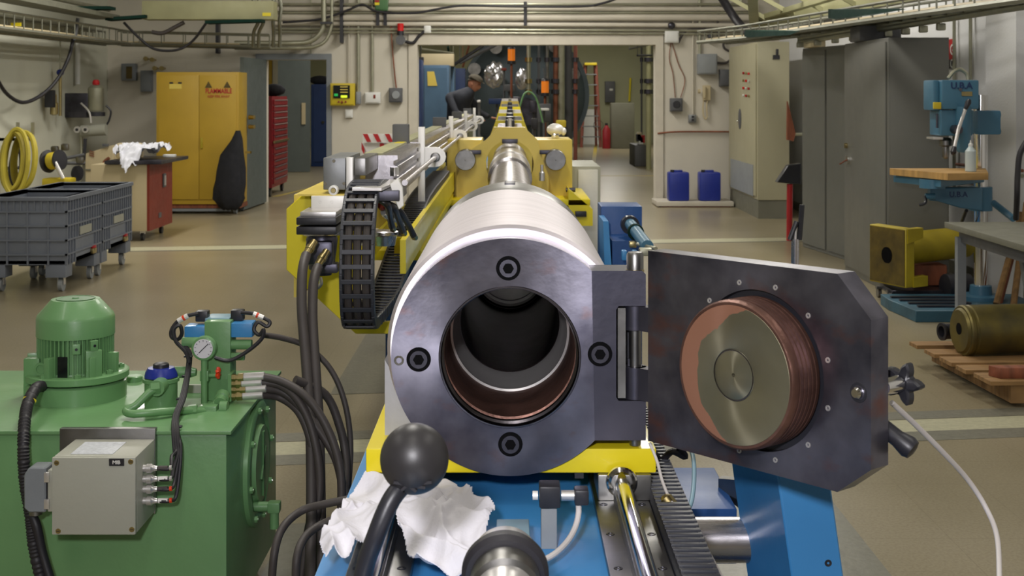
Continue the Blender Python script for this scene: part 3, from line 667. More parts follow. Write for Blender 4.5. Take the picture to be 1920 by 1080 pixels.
def crumple(name, outline, y_of, z_of, m, lab, cat, sub=26, amp=0.02, seed=1, parent=None, grp=None, thick=0.002, fr=12):
    """a draped cloth: outline in plan (x,y), height field z_of with folds"""
    bm = bmesh.new(); xs = [p[0] for p in outline]; ys = [p[1] for p in outline]
    x0, x1, ya, yb = min(xs), max(xs), min(ys), max(ys)
    def inside(x, y):
        c = False; n = len(outline)
        for i in range(n):
            xa, y_a = outline[i]; xb, y_b = outline[(i+1) % n]
            if (y_a > y) != (y_b > y) and x < (xb-xa)*(y-y_a)/(y_b-y_a)+xa: c = not c
        return c
    nx = sub; ny = max(6, int(sub*(yb-ya)/(x1-x0))); g = {}
    for i in range(nx+1):
        for j in range(ny+1):
            x = x0+(x1-x0)*i/nx; y = ya+(yb-ya)*j/ny
            if inside(x, y):
                wx = x+0.03*noise.noise(Vector((x*9, y*9, seed+2))); wy = y+0.03*noise.noise(Vector((x*9, y*9, seed+7)))
                n1 = noise.noise(Vector((wx*fr+seed, wy*fr*0.8, seed)))
                n2 = 1-abs(noise.noise(Vector((wx*fr*1.2+wy*fr*0.7, wy*fr*0.45-wx*fr*0.3, 4+seed))))*3.2
                n3 = 1-abs(noise.noise(Vector((wx*fr*2.3-wy*fr*1.5, wy*fr*1.2+wx*fr, 9+seed))))*3
                g[i, j] = bm.verts.new((x+0.004*n1, y+0.006*n2, z_of(x, y)+amp*(0.5*n1+0.75*n2+0.28*n3)))
    for i in range(nx):
        for j in range(ny):
            q = [(i, j), (i+1, j), (i+1, j+1), (i, j+1)]
            if all(k in g for k in q): bm.faces.new([g[k] for k in q])
    for v in [v for v in bm.verts if not v.link_faces]: bm.verts.remove(v)
    bmesh.ops.recalc_face_normals(bm, faces=bm.faces[:])
    bmesh.ops.solidify(bm, geom=bm.faces[:], thickness=thick)
    for _ in range(1): bmesh.ops.smooth_vert(bm, verts=bm.verts[:], factor=0.35, use_axis_x=True, use_axis_y=True, use_axis_z=True)
    mb = MB(); mb.bm.free(); mb.bm = bm
    return mb.build(name, m, parent, smooth=80, label=lab, cat=cat, group=grp)
# plan outline derived from where its edge lies on the bed (z about .79)
def pl_(px, py, z=0.785):
    Y = (H-z)*F/(py-CY); return ((px-CX)/F*Y, Y)
outl = [pl_(597, 1035), pl_(640, 975), pl_(655, 925), pl_(700, 912), pl_(755, 918), pl_(820, 915), pl_(880, 935), pl_(930, 988), pl_(905, 1040), pl_(878, 1090), pl_(780, 1072), pl_(745, 1030), pl_(738, 1000), pl_(690, 1020), pl_(655, 1055), pl_(610, 1062)]
crumple('white_cloth', outl, None, lambda x, y: 0.793+(-0.045 if x < -0.285 else 0.0)+0.02*math.exp(-((x+0.10)**2+(y-2.03)**2)/0.006), 'cloth',
        'crumpled white cloth on the blue bed below the breech', 'cloth', 130, 0.024, 5, fr=11)
mbk = MB(); x0, _ = PXZ(640, 0, 1.9); x1, _ = PXZ(745, 0, 1.9)
mbk.box((x0, 1.6, 0.755), (x1, 1.86, 0.775), 0.003); mbk.build('metal_slab', 'grey_plate', label='grey metal slab under the white cloth beside the black lever', cat='metal block')

# ------------------------------------------------------------------ yellow arch block around the tube
yb = thing('arch_clamp', 'pale yellow clamp block with arched yoke around the barrel tube', 'machine clamp', (0, 8.7, 0.7))
YB = 8.6
def q(px, py, Y=YB): v = P(px, py, Y); return (v.x, v.z)
# arch yoke (front) with half round bore
hc = q(958, 306)[1]; hr = 0.152
arch = [q(857, 330), q(880, 282), q(911, 262), q(935, 238), q(982, 238), q(1008, 262), q(1018, 300), q(1028, 330), q(1028, 395), q(857, 395)]
b = MB(); b.holeplate(arch, (0, AZ), hr, YB-0.10, YB, 48); b.build('arch_yoke', 'yellow_pale', yb)
MB().box((q(838, 0)[0], YB, P(0, 395, YB).z), (q(903, 0)[0], YB+0.55, P(0, 262, YB).z), 0.006).build('side_block', 'yellow_pale', yb)
MB().box((q(1000, 0)[0], YB, P(0, 395, YB).z), (q(1073, 0)[0], YB+0.55, P(0, 262, YB).z), 0.006).build('side_block', 'yellow_pale', yb)
MB().box((q(838, 0)[0], YB+0.02, 0.69), (q(1073, 0)[0], YB+0.6, P(0, 388, YB).z), 0.006).build('lower_block', 'yellow', yb)
for px in (874, 1040):
    x_, z_ = q(px, 298)
    MB().lathe([(0, 0.066), (-0.16, 0.066), (-0.172, 0.062), (-0.172, 0.003), (-0.168, 0)], (x_, YB, z_), (0, 1, 0), 40, False).build('clamp_piston', 'steel_mid', yb)
    sg = -1 if px > 958 else 1
    MB().box((min(x_, x_+sg*0.1), YB-0.13, z_+0.035), (max(x_, x_+sg*0.1), YB-0.08, z_+0.062), 0.004).build('locking_tab', 'steel_dark', yb)
MB().prism([(q(1062, 0)[0], YB-0.3, q(0, 348)[1]), (q(1106, 0)[0], YB-0.3, q(0, 385)[1]), (q(1106, 0)[0], YB-0.3, q(0, 415)[1]), (q(1062, 0)[0], YB-0.3, q(0, 415)[1])], (0, 0.5, 0)).build('right_wing', 'yellow', yb)
MB().prism([(q(838, 0)[0], YB-0.3, q(0, 350)[1]), (q(822, 0)[0], YB-0.3, q(0, 370)[1]), (q(822, 0)[0], YB-0.3, q(0, 400)[1]), (q(845, 0)[0], YB-0.3, q(0, 400)[1])], (0, 0.5, 0)).build('left_wing', 'yellow', yb)
c_ = P(1089, 401, YB-0.31); MB().cbox(c_, (0.07, 0.03, 0.035), 0.004).build('black_latch', 'blackpl', yb)
c_ = P(1070, 356, YB-0.12); MB().cyl(c_-Vector((0.03, 0, 0)), c_+Vector((0.03, 0, 0)), 0.014, seg=12).build('bleed_valve', 'steel_dark', yb)
c_ = P(1016, 324, YB-0.2); MB().lathe([(0, 0.018), (0.05, 0.018), (0.06, 0.01), (0.1, 0.01)], c_-Vector((0, 0, 0.05)), (0, 0, 1), 16).build('grease_nipple', 'alu', yb)
b = MB(); b.box((-0.05, YB-0.11, AZ+hr-0.02), (0.05, YB-0.02, AZ+hr+0.008), 0.002).build('yoke_key', 'steel_dark', yb)
# base the block stands on
MB().box((-0.42, 8.3, 0.76), (0.50, 9.3, 0.80), 0.004).build('base_plate', 'yellow', yb)

# barrel supports receding through the opening, alternately pale yellow and steel
for k, (yy, rr, m_) in enumerate([(10.2, .17, 'yellow_pale'), (10.9, .13, 'steel'), (11.6, .17, 'yellow'), (12.6, .15, 'steel_mid'), (13.6, .17, 'yellow'), (14.8, .16, 'alu'), (16.0, .17, 'yellow'), (17.4, .15, 'steel_mid'), (19.0, .17, 'yellow_pale'), (20.8, .17, 'alu')]):
    sp = thing('barrel_support', ('%s %s number of those behind the arch clamp' % ('', '')), 'pipe support', (0, yy, 0.755))
    nm = {'yellow_pale': 'pale yellow', 'steel': 'bright steel', 'yellow': 'yellow', 'steel_mid': 'grey steel', 'alu': 'silvery'}[m_]
    order = ['nearest behind the arch clamp', 'second behind the arch clamp', 'third behind the arch clamp', 'fourth behind the arch clamp', 'fifth behind the arch clamp', 'sixth behind the arch clamp', 'last before the big opening', 'in the big opening', 'just beyond the big opening', 'farthest one'][k]
    sp['label'] = '%s ring support on the barrel, %s' % (nm, order); sp['group'] = 'ring supports along the barrel'
    w_ = rr; rr = 0.17+0.018*(yy-10)
    MB().holeplate([(-w_, 0.80), (w_, 0.80), (w_, 1.10), (w_*0.72, AZ+rr+0.02), (-w_*0.72, AZ+rr+0.02), (-w_, 1.10)], (0, AZ), 0.0855, yy, yy+0.12, 32).build('support_plate', m_, sp)
    MB().box((-0.2, yy-0.05, 0.755), (0.2, yy+0.2, 0.80)).build('support_base', m_, sp)
    MB().cyl((0.0, yy+0.06, AZ+rr+0.02), (0.0, yy+0.06, AZ+rr+0.05), 0.02, seg=12).build('bleed_stem', 'steel_mid', sp)
# bright cover and valve on top of the barrel just behind the arch
v1 = thing('barrel_valve', 'chrome stem and black valve bodies on top of the barrel behind the arch', 'valve', (0, 9.3, 1.2))
MB().cyl((0, 9.25, 1.10), (0, 9.25, P(0, 222, 9.25).z), 0.014, seg=16).build('stem', 'alu', v1)
for k in range(6):
    yy = 9.8+k*0.9; MB().cbox((0.0, yy, P(0, 232-7*k, yy).z-0.01), (0.07-0.004*k, 0.12, 0.08), 0.01).build('valve_body', 'blackpl', v1)
fs = thing('floodlight', 'small white domed spotlight on the right of the yellow clamp block', 'spotlight', (P(1040, 0, 8.9).x, 8.9, 1.16))
c_ = P(1041, 243, 8.9)
MB().sphere(c_+Vector((0, 0, 0.0)), 0.055, (1.05, 1, 0.75), 3).build('dome', 'alu_white', fs)
MB().cbox(c_-Vector((0, 0.01, 0.035)), (0.05, 0.06, 0.045), 0.008).build('lamp_body', 'chrome', fs)
MB().sphere(c_+Vector((0.055, -0.01, -0.012)), 0.02, (1, 1, 1.3), 2).build('side_cap', 'alu_white', fs)
MB().cyl(c_-Vector((0, 0, 0.045)), (c_.x, 8.9, 1.155), 0.012, seg=12).build('bracket_stem', 'steel_mid', fs)
# ------------------------------------------------------------------ left transfer machine
lm = thing('transfer_unit', 'yellow transfer machine left of the gun with silver rails and cable chain', 'machine', (-0.5, 6, 0.7))
YP = 4.45
def g(px, py, Y=YP): v = P(px, py, Y); return (v.x, v.z)
plate = [g(537, 392), g(567, 365), g(590, 365), g(590, 400), g(672, 400), g(672, 604), g(775, 604), g(775, 626), g(667, 626), g(537, 506)]
MB().xz(plate, YP, YP+0.03, 0.002).build('end_plate', 'yellow', lm)
b = MB(); b.box((g(548, 0)[0], YP+0.03, g(0, 366)[1]-0.035), (g(590, 0)[0], 7.6, g(0, 366)[1]), 0.003)
b.box((g(548, 0)[0], YP+0.03, g(0, 560)[1]), (g(560, 0)[0], 7.6, g(0, 366)[1]-0.035)); b.build('side_rail', 'yellow_pale', lm)
# long yellow beam with dark trough
b = MB(); b.box((-0.475, 4.6, 0.90), (-0.462, 9.6, 0.965)); b.box((-0.375, 4.55, 0.84), (-0.355, 9.6, 0.955)); b.box((-0.462, 5.6, 0.90), (-0.375, 9.6, 0.92)); b.build('trough', 'yellow', lm)
MB().box((-0.460, 5.9, 0.92), (-0.377, 9.5, 0.945)).build('trough_lining', 'steel_mid', lm)
b = MB(); b.xz([g(740, 445, 5.0), g(757, 445, 5.0), g(752, 520, 5.0), g(738, 520, 5.0)], 5.0, 5.03); b.build('beam_bracket', 'yellow', lm)
MB().xz([(-0.56, 0.93), (-0.46, 0.93), (-0.46, 1.0), (-0.56, 1.06)], 5.2, 5.24).build('cross_web', 'yellow_pale', lm)
MB().box((-0.62, 5.4, 0.78), (-0.36, 9.4, 0.82), 0.003).build('under_beam', 'yellow', lm)
c_ = P(784, 436, 6.0); MB().cbox(c_, (0.05, 0.2, 0.10), 0.005).build('motor_housing', 'blue_dark', lm)
for yy in (6.0, 7.6, 9.1):
    MB().box((-0.56, yy, 0.0), (-0.42, yy+0.14, 0.78), 0.004).build('support_leg', 'blue_dark', lm)
# grooved silver extrusion running back
ex = [(-0.515, 1.09), (-0.40, 1.09), (-0.40, 1.105), (-0.415, 1.11), (-0.415, 1.125), (-0.40, 1.13), (-0.40, 1.15), (-0.415, 1.155), (-0.415, 1.17), (-0.40, 1.175), (-0.40, 1.195), (-0.415, 1.20), (-0.415, 1.215), (-0.40, 1.22), (-0.40, 1.235), (-0.515, 1.235)]
for (ya, yb_) in ((4.75, 5.95), (6.05, 8.95), (9.05, 11.9), (12.1, 14.8)):
    MB().xz(ex, ya, yb_, 0).build('rail_extrusion', 'steel', lm)
    MB().box((-0.52, ya, 1.235), (-0.455, yb_, 1.242)).build('cover_strip', 'beam', lm)
for k, yy in enumerate((6.0, 9.0, 11.95, 14.9)):
    b = MB(); b.box((-0.413, yy, 0.96), (-0.383, yy+0.03, 1.306), 0.002)
    b.build('bracket_bar', 'alu_white', lm)
    b = MB(); out_ = [(-0.383, 1.125), (-0.335, 1.125)]
    for j in range(9):
        a_ = -PI/2+PI*j/8; out_.append((-0.335+0.047*math.cos(a_), 1.170+0.045*math.sin(a_)))
    out_ += [(-0.383, 1.215)]
    b.xz(out_, yy, yy+0.025, 0.001); bb = b.build('bearing_plate', 'alu_white', lm)
    MB().lathe([(0, 0.022), (-0.006, 0.022), (-0.008, 0.018), (-0.008, 0.012)], (-0.335, yy, 1.170), (0, 1, 0), 24).build('bearing', 'steel_mid', lm)
    if k:
        MB().box((-0.52, yy-0.02, 1.1), (-0.43, yy+0.02, 1.30), 0.003).build('end_block', 'darkbox', lm)
    MB().box((-0.412, yy+0.005, 0.70), (-0.385, yy+0.028, 0.96)).build('bracket_leg', 'steel_mid', lm)
MB().cyl((-0.335, 4.25, 1.170), (-0.335, 15, 1.170), 0.0095, seg=16).build('lead_screw', 'steel', lm)
for k in range(2): 
    c_ = P(775+8*k, 320-16*k, 5.6); 
MB().box((-0.52, 5.9, 1.12), (-0.45, 5.98, 1.32), 0.004).build('end_block', 'darkbox', lm)
c_ = P(753, 268, 5.9); MB().cbox(c_, (0.04, 0.3, 0.012), 0, Matrix.Rotation(0, 3, 'X')).build('yellow_clip', 'yellow', lm)
# motor gearbox (grey) with bright side plate
YM = 4.30
def g2(px, py): v = P(px, py, YM); return v.x, v.z
x0, z1 = g2(606, 296); x1, z0 = g2(648, 356)
mo = MB().box((x0, YM, z0), (x1, YM+0.42, z1), 0.003).build('gearbox', 'alu_grey', lm)
for (px, py) in ((626, 302), (610, 344), (645, 344)):
    v = P(px, py, YM); MB().lathe([(0, 0.0055), (-0.002, 0.005), (-0.002, 0)], v, (0, 1, 0), 16, False).build('screw', 'chrome', mo)
x2, z2 = g2(650, 295); x3, z3 = g2(662, 392)
MB().box((x2, YM-0.01, z3), (x3, YM+0.02, z2), 0.001).build('side_plate', 'alu_white', lm)
x4, _ = g2(664, 0); MB().box((x3+0.002, YM+0.02, g2(0, 330)[1]), (g2(684, 0)[0], YM+0.42, z1-0.002), 0.002).build('gearbox_body', 'steel_mid', lm)
v = P(625, 357, YM-0.02); MB().lathe([(0, 0.016), (-0.02, 0.016), (-0.022, 0.013), (-0.022, 0.009), (-0.016, 0.008), (-0.016, 0)], v+Vector((0, 0.02, 0)), (0, 1, 0), 24, False).build('output_shaft', 'alu_white', lm)
MB().lathe([(-0.0165, 0.0085), (-0.0235, 0.0075), (-0.0235, 0)], v+Vector((0, 0.02, 0)), (0, 1, 0), 20, False).build('shaft_bush', 'brass', lm)
# white face plate with three holes and the plate behind
wp = MB().box((g2(586, 0)[0], YM-0.03, g2(0, 392)[1]), (g2(655, 0)[0], YM+0.0, g2(0, 366)[1]), 0.002).build('face_plate', 'alu_white', lm)
for px in (600, 622, 646):
    v = P(px, 379, YM-0.03); MB().lathe([(-0.0005, 0.0042), (0.001, 0.0035), (0.001, 0)], v, (0, 1, 0), 12, False).build('screw_hole', 'blackpl', wp)
MB().box((g2(560, 0)[0], YM-0.02, g2(0, 362)[1]-0.008), (g2(650, 0)[0], YM+0.4, g2(0, 362)[1]-0.002)).build('base_sheet', 'yellow_pale', lm)
# silver carriage plate on top of the chain
zt = P(0, 352, 4.05).z
b = MB(); b.prism([(P(660, 0, 4.05).x, 4.05, zt), (P(716, 0, 4.05).x, 4.05, zt), (P(752, 0, 4.45).x, 4.45, zt), (P(690, 0, 4.45).x, 4.45, zt)], (0, 0, -0.010), 0.001); b.build('carriage_plate', 'alu', lm)
v = P(744, 352, 4.12); b = MB(); b.prism([v+Vector((-0.022, 0, 0.012)), v+Vector((0.004, 0, 0.03)), v+Vector((0.018, 0, 0.0)), v+Vector((0.022, 0, -0.055)), v+Vector((0.006, 0, -0.068)), v+Vector((-0.010, 0, -0.030))], (0, 0.012, 0), 0.002).build('bent_bracket', 'alu_white', lm)
v = P(740, 330, 4.5); MB().cyl(v, v+Vector((0, 0, 0.03)), 0.016, seg=16).build('coupling', 'chrome', lm)
MB().box((-0.455, 4.1, zt-0.045), (-0.34, 4.4, zt-0.012), 0.003).build('slide_block', 'steel_dark', lm)
# grooved black bearing pads
x0, _ = P(562, 0, 4.15).x, 0; x1 = P(636, 0, 4.15).x
for k, (ya, yb_) in enumerate(((404, 418), (421, 436))):
    MB().box((x0, 4.08, P(0, yb_, 4.15).z), (x1, 4.3, P(0, ya, 4.15).z), 0.004).build('bearing_pad', 'blackpl', lm)
MB().box((x0+0.006, 4.12, P(0, 404, 4.15).z), (x1-0.006, 4.32, P(0, 396, 4.15).z), 0.002).build('pad_top', 'alu', lm)
# turntable ring and hydraulic motor beneath
rc = P(602, 433, 4.2)
MB().lathe([(0, 0.056), (-0.004, 0.062), (-0.016, 0.062), (-0.020, 0.056), (-0.020, 0)], rc+Vector((0, 0.02, 0.004)), (0, 0, 1), 48).build('turntable_ring', 'steel', lm)
mb = MB(); mb.lathe([(0, 0.046), (-0.012, 0.05), (-0.05, 0.046), (-0.075, 0.042), (-0.105, 0.042), (-0.11, 0.035), (-0.125, 0.03), (-0.125, 0)], rc+Vector((0, 0.02, -0.016)), (0, 0, 1), 32).build('hydraulic_motor', 'steel_black', lm)
b = MB(); b.cbox(rc+Vector((0, -0.025, -0.065)), (0.085, 0.05, 0.075), 0.012); b.cbox(rc+Vector((0.02, 0.0, -0.115)), (0.07, 0.06, 0.03), 0.006); b.build('motor_port_block', 'steel_black', lm)
rc2 = P(720, 432, 4.5); MB().lathe([(0, 0.044), (-0.004, 0.049), (-0.014, 0.049), (-0.018, 0.044), (-0.05, 0.038), (-0.05, 0)], rc2, (0, 0, 1), 40).build('turntable_ring', 'steel', lm)
for (px, py) in ((584, 462), (607, 480)):
    v = P(px, py, 4.05); d_ = Vector((-0.35, -0.55, -0.6)).normalized()
    MB().lathe([(-0.02, 0.012), (0.0, 0.012), (0.001, 0.0145), (0.014, 0.0145), (0.015, 0.0125), (0.035, 0.012)], v, d_, 16).build('hose_fitting', 'brass', lm)
v = P(600, 520, 4.1); MB().tube([v, v+Vector((0.003, 0, -0.02)), v+Vector((-0.012, 0, -0.035)), v+Vector((-0.03, 0, -0.045))], 0.006, 10).build('drain_elbow', 'alu', lm)

# cable chain: loops forward and down from the carriage, under and back up to the trough
ch = thing('cable_chain', 'black cable chain looping down in front of the yellow plate', 'cable chain', (-0.45, 4.1, 0.76))
cp = [(4.42, 1.152), (4.22, 1.160), (4.06, 1.135), (3.97, 1.05), (3.94, 0.95), (3.945, 0.86), (3.975, 0.79), (4.05, 0.757), (4.2, 0.752), (4.45, 0.768), (4.8, 0.81), (5.3, 0.875), (5.9, 0.945), (6.5, 0.968), (7.2, 0.968), (8.2, 0.968)]
pts = catmull([Vector((0, y, z)) for y, z in cp], 40)
def shift(y): return 0.0
# resample at link pitch
def resample(pts, step):
    out = [pts[0]]; acc = 0
    for a, b in zip(pts[:-1], pts[1:]):
        d = (b-a).length; acc2 = acc+d
        while acc2 >= step:
            t_ = (step-acc)/d if d else 0
            p = a+(b-a)*t_; out.append(p); a = p; d = (b-a).length; acc = 0; acc2 = d
        acc = acc2
    return out
LP = 0.0415
lkp = resample(pts, LP)
def linkmesh(wd, th):
    b = MB()
    for s_ in (-1, 1): b.box((s_*wd/2-0.005, -LP*0.54, -th/2), (s_*wd/2+0.005, LP*0.54, th/2), 0.003)
    b.box((-wd/2, -LP*0.17, -th/2-0.001), (wd/2, LP*0.17, -th/2+0.005), 0.0015); b.box((-wd/2, -LP*0.17, th/2-0.005), (wd/2, LP*0.17, th/2+0.001), 0.0015)
    me = bpy.data.meshes.new('chain_link'); b.bm.to_mesh(me); b.bm.free(); me.materials.append(M['chainpl']); return me
me = linkmesh(0.092, 0.036)
for i in range(len(lkp)-1):
    a, b_ = lkp[i], lkp[i+1]; c_ = (a+b_)/2; d_ = (b_-a).normalized()
    ang = math.atan2(d_.z, d_.y)
    # the chain leans sideways between carriage and trough
    f_ = i/len(lkp); xx = -0.452 if i < 22 else (-0.452+min(1, (i-22)/10)*0.032)
    o = bpy.data.objects.new('chain_link', me); COL.objects.link(o); o.location = (xx, c_.y, c_.z); o.rotation_euler = (ang, 0, 0); setparent(o, ch)
for k, dx in enumerate((-0.027, 0.0, 0.027)):
    b = MB(); b.tube([Vector((-0.452+dx+(0.032 if p.y > 4.6 else 0.0), p.y, p.z)) for p in pts[::8]], 0.0128, 8, smooth=False).build('chain_hose', 'hose', ch)
# hose ends curving out of the chain near the carriage
for k, (col, off) in enumerate((('blackpl', 0), ('blackpl', 0.045), ('rubber', 0.08))):
    st = P(708+12*k, 372+6*k, 4.15+0.1*k)
    en = P(735+20*k, 425+8*k, 4.35+0.12*k)
    hz = thing('elbow_hose', ('red-marked', 'middle', 'rightmost')[k]+' short black hose with brass end beside the cable chain', 'hose', st)
    MB().tube([st, st+Vector((0.03, 0.0, -0.02)), lerp(st, en, 0.6)+Vector((0.01, 0, 0.0)), en], 0.011, 10).build('hose_body', col, hz)
    d_ = (en-st).normalized(); MB().lathe([(0, 0.011), (0.002, 0.0135), (0.02, 0.0135), (0.022, 0.010), (0.04, 0.010)], lerp(st, en, 0.45), d_, 14).build('crimp_sleeve', 'alu', hz)
    MB().lathe([(0, 0.0125), (0.018, 0.0125), (0.02, 0.009), (0.03, 0.009)], en, d_, 6).build('brass_nut', 'brass', hz)
    if k == 0: MB().lathe([(0, 0.0115), (0, 0.0122), (0.018, 0.0122), (0.018, 0.0115)], lerp(st, en, 0.22), d_, 14).build('red_band', 'red_dark', hz)

# ------------------------------------------------------------------ hoses hanging from the hydraulic motor and running from the pump
def hose(name, pts, r, lab, m='hose', cat='hose', group=None, seg=12, parent=None, n=8):
    return MB().tube(pts, r, seg, n=n).build(name, m, parent, label=lab, cat=cat, group=group)
hA = [P(574, 478, 3.98), P(567, 510, 3.92), P(566, 580, 3.86), P(574, 680, 3.8), P(582, 800, 3.72), P(584, 950, 3.62), P(580, 1120, 3.5)]
hB = [P(596, 500, 3.98), P(588, 530, 3.93), P(586, 600, 3.87), P(592, 700, 3.8), P(598, 800, 3.74), P(601, 950, 3.66), P(603, 1120, 3.55)]
hose('hydraulic_hose', hA, 0.0150, 'left of two thick hoses hanging from the hydraulic motor under the chain')
hose('hydraulic_hose', hB, 0.0150, 'right of two thick hoses hanging from the hydraulic motor under the chain')
hose('hydraulic_hose', [P(553, 712, 3.75), P(610, 740, 3.8), P(637, 800, 3.8), P(648, 860, 3.78), P(645, 930, 3.7), P(632, 1000, 3.6), P(622, 1120, 3.5)], 0.0125, 'uppermost hose arching from the brass couplings down to the floor')
FY = 3.7
ends = [((488, 706), [(530, 716), (575, 745), (612, 800), (636, 870), (640, 950), (630, 1120)]),
        ((484, 717), [(525, 722), (560, 752), (586, 810), (600, 900), (590, 1000), (580, 1120)]),
        ((492, 728), [(535, 738), (585, 790), (625, 850), (640, 900), (650, 960), (640, 1120)]),
        ((486, 740), [(525, 745), (562, 775), (585, 840), (590, 930), (575, 1010), (560, 1120)])]
labs = ['first hose from the top on the brass couplings of the green unit', 'second hose from the top on the brass couplings of the green unit', 'third hose from the top on the brass couplings of the green unit', 'lowest hose on the brass couplings of the green unit']
for k, ((sx, sy), rest) in enumerate(ends):
    st = P(sx-35, sy+4, FY); pts = [P(sx, sy, FY)]+[P(x, y, FY-0.02*i+0.01*k) for i, (x, y) in enumerate(rest)]
    ht = thing('pressure_hose', labs[k], 'hose', P(sx, sy, FY))
    MB().tube(pts, 0.0118, 12).build('hose_body', 'hose', ht)
    d_ = P(sx, sy, FY)-P(sx-50, sy+3, FY); L_ = d_.length
    MB().lathe([(0, 0.010), (0.012, 0.010), (0.013, 0.0135), (0.028, 0.0135)], P(sx-50, sy+3, FY), d_, 6).build('coupling_nut', 'brass', ht)
    MB().lathe([(0.028, 0.011), (0.03, 0.0125), (L_+0.01, 0.0125), (L_+0.012, 0.011)], P(sx-50, sy+3, FY), d_, 16).build('crimp_sleeve', 'alu', ht)
hose('hydraulic_hose', [P(492, 628, 3.85), P(530, 634, 3.88), P(575, 650, 3.9), P(618, 690, 3.9), P(645, 750, 3.88), P(657, 830, 3.85), P(652, 930, 3.8), P(645, 1000, 3.75), P(640, 1120, 3.6)], 0.0085, 'thin hose arching right from the valve block over the others')
hose('floor_hose', [P(660, 935, 3.3), P(610, 945, 3.3), P(565, 958, 3.3), P(530, 990, 3.25), P(514, 1040, 3.2), P(508, 1120, 3.2)], 0.010, 'black hose sweeping low beside the right side of the green tank')
hose('floor_hose', [P(650, 965, 3.2), P(600, 985, 3.2), P(570, 1010, 3.15), P(556, 1050, 3.1), P(555, 1120, 3.1)], 0.010, 'second black hose curving low, nearer the white cloth')
hose('pale_cable', [P(1672, 755, 2.0), P(1715, 795, 2.05), P(1765, 845, 2.1), P(1815, 900, 2.15), P(1850, 955, 2.15), P(1870, 1010, 2.1), P(1874, 1100, 2.0)], 0.0042, 'pale cable arching down from the star knob of the open door', 'cable_white', 'cable')
hose('signal_cable', [P(1218, 830, 2.25), P(1232, 865, 2.24), P(1243, 905, 2.2), P(1262, 945, 2.15), P(1300, 985, 2.1), P(1355, 1085, 1.98)], 0.0026, 'thin white cord from the door hinge down over the cable carrier', 'cable_white', 'cable')
MB().lathe([(0, 0.006), (0.006, 0.012), (0.03, 0.0125), (0.034, 0.008), (0.05, 0.006)], P(1244, 930, 2.17), P(1275, 970, 2.15)-P(1244, 930, 2.17), 16).build('cord_connector', 'brass', label='brass-coloured cord connector lying over the cable carrier', cat='connector')
hose('grey_tube', [P(1280, 970, 2.15), P(1295, 945, 2.2), P(1301, 905, 2.25), P(1300, 860, 2.3), P(1290, 830, 2.35)], 0.0038, 'pale grey plastic tube rising behind the open door', 'blue_white', 'tube')
v = P(1250, 855, 2.4); MB().tube([v+Vector((-0.03, 0, 0.02)), v+Vector((-0.01, 0.01, -0.01)), v+Vector((0.01, 0, 0.008)), v+Vector((0.035, 0.01, -0.004)), v+Vector((0.02, 0, 0.02))], 0.006, 8).build('cable_loop', 'rubber', label='loop of black cable behind the lower edge of the open door', cat='cable')

# ------------------------------------------------------------------ green hydraulic power unit
hu = thing('hydraulic_unit', 'green hydraulic power unit with finned motor and tank at left', 'hydraulic unit', (-1.1, 3.8, 0))
TY0, TY1 = 3.40, 4.12; TX1 = P(425, 0, TY0).x; TX0 = TX1-0.95; TZ = P(0, 806, TY0).z
MB().box((TX0, TY0, 0.08), (TX1, TY1, TZ-0.012), 0.006).build('oil_tank', 'green', hu)
MB().box((TX0-0.012, TY0-0.012, TZ-0.010), (TX1+0.014, TY1+0.012, TZ), 0.002).build('tank_lid', 'green', hu)
for sx in (TX0+0.05, TX1-0.12):
    for sy in (TY0+0.05, TY1-0.12): MB().box((sx, sy, 0), (sx+0.07, sy+0.07, 0.085)).build('foot', 'green_dark', hu)
# round inspection cover on the right face
cv = Vector((TX1, 3.78, P(0, 868, 3.78).z))
MB().lathe([(0, 0.175), (0.012, 0.175), (0.016, 0.168), (0.016, 0.148), (0.008, 0.140), (0.008, 0.0)], cv, (1, 0, 0), 64).build('inspection_cover', 'green', hu)
MB().lathe([(0.008, 0.11), (0.022, 0.105), (0.022, 0)], cv, (1, 0, 0), 48).build('cover_plate', 'green', hu)
b = MB(); b.cbox(cv+Vector((0.024, 0, 0)), (0.006, 0.02, 0.18)); b.cbox(cv+Vector((0.024, 0, 0)), (0.006, 0.10, 0.012), 0, Matrix.Rotation(0.9, 3, 'X')); b.build('cover_rib', 'green_dark', hu)
for k in range(8):
    a_ = 2*PI*k/8+0.2; bolt(hu, cv+Vector((0.016, 0.158*math.cos(a_), 0.158*math.sin(a_))), (1, 0, 0), 0.009, 0.008, 'cover_bolt', 'green')
# level sight window / drain elbow low on the right face
v = P(520, 950, 3.72); b = MB(); b.cyl((TX1, 3.72, v.z), (TX1+0.05, 3.72, v.z), 0.014, seg=16); b.cbox((TX1+0.065, 3.72, v.z), (0.035, 0.035, 0.03), 0.006); b.cyl((TX1+0.065, 3.72, v.z), (TX1+0.065, 3.72, v.z-0.06), 0.013, seg=16); b.build('drain_valve', 'green', hu)
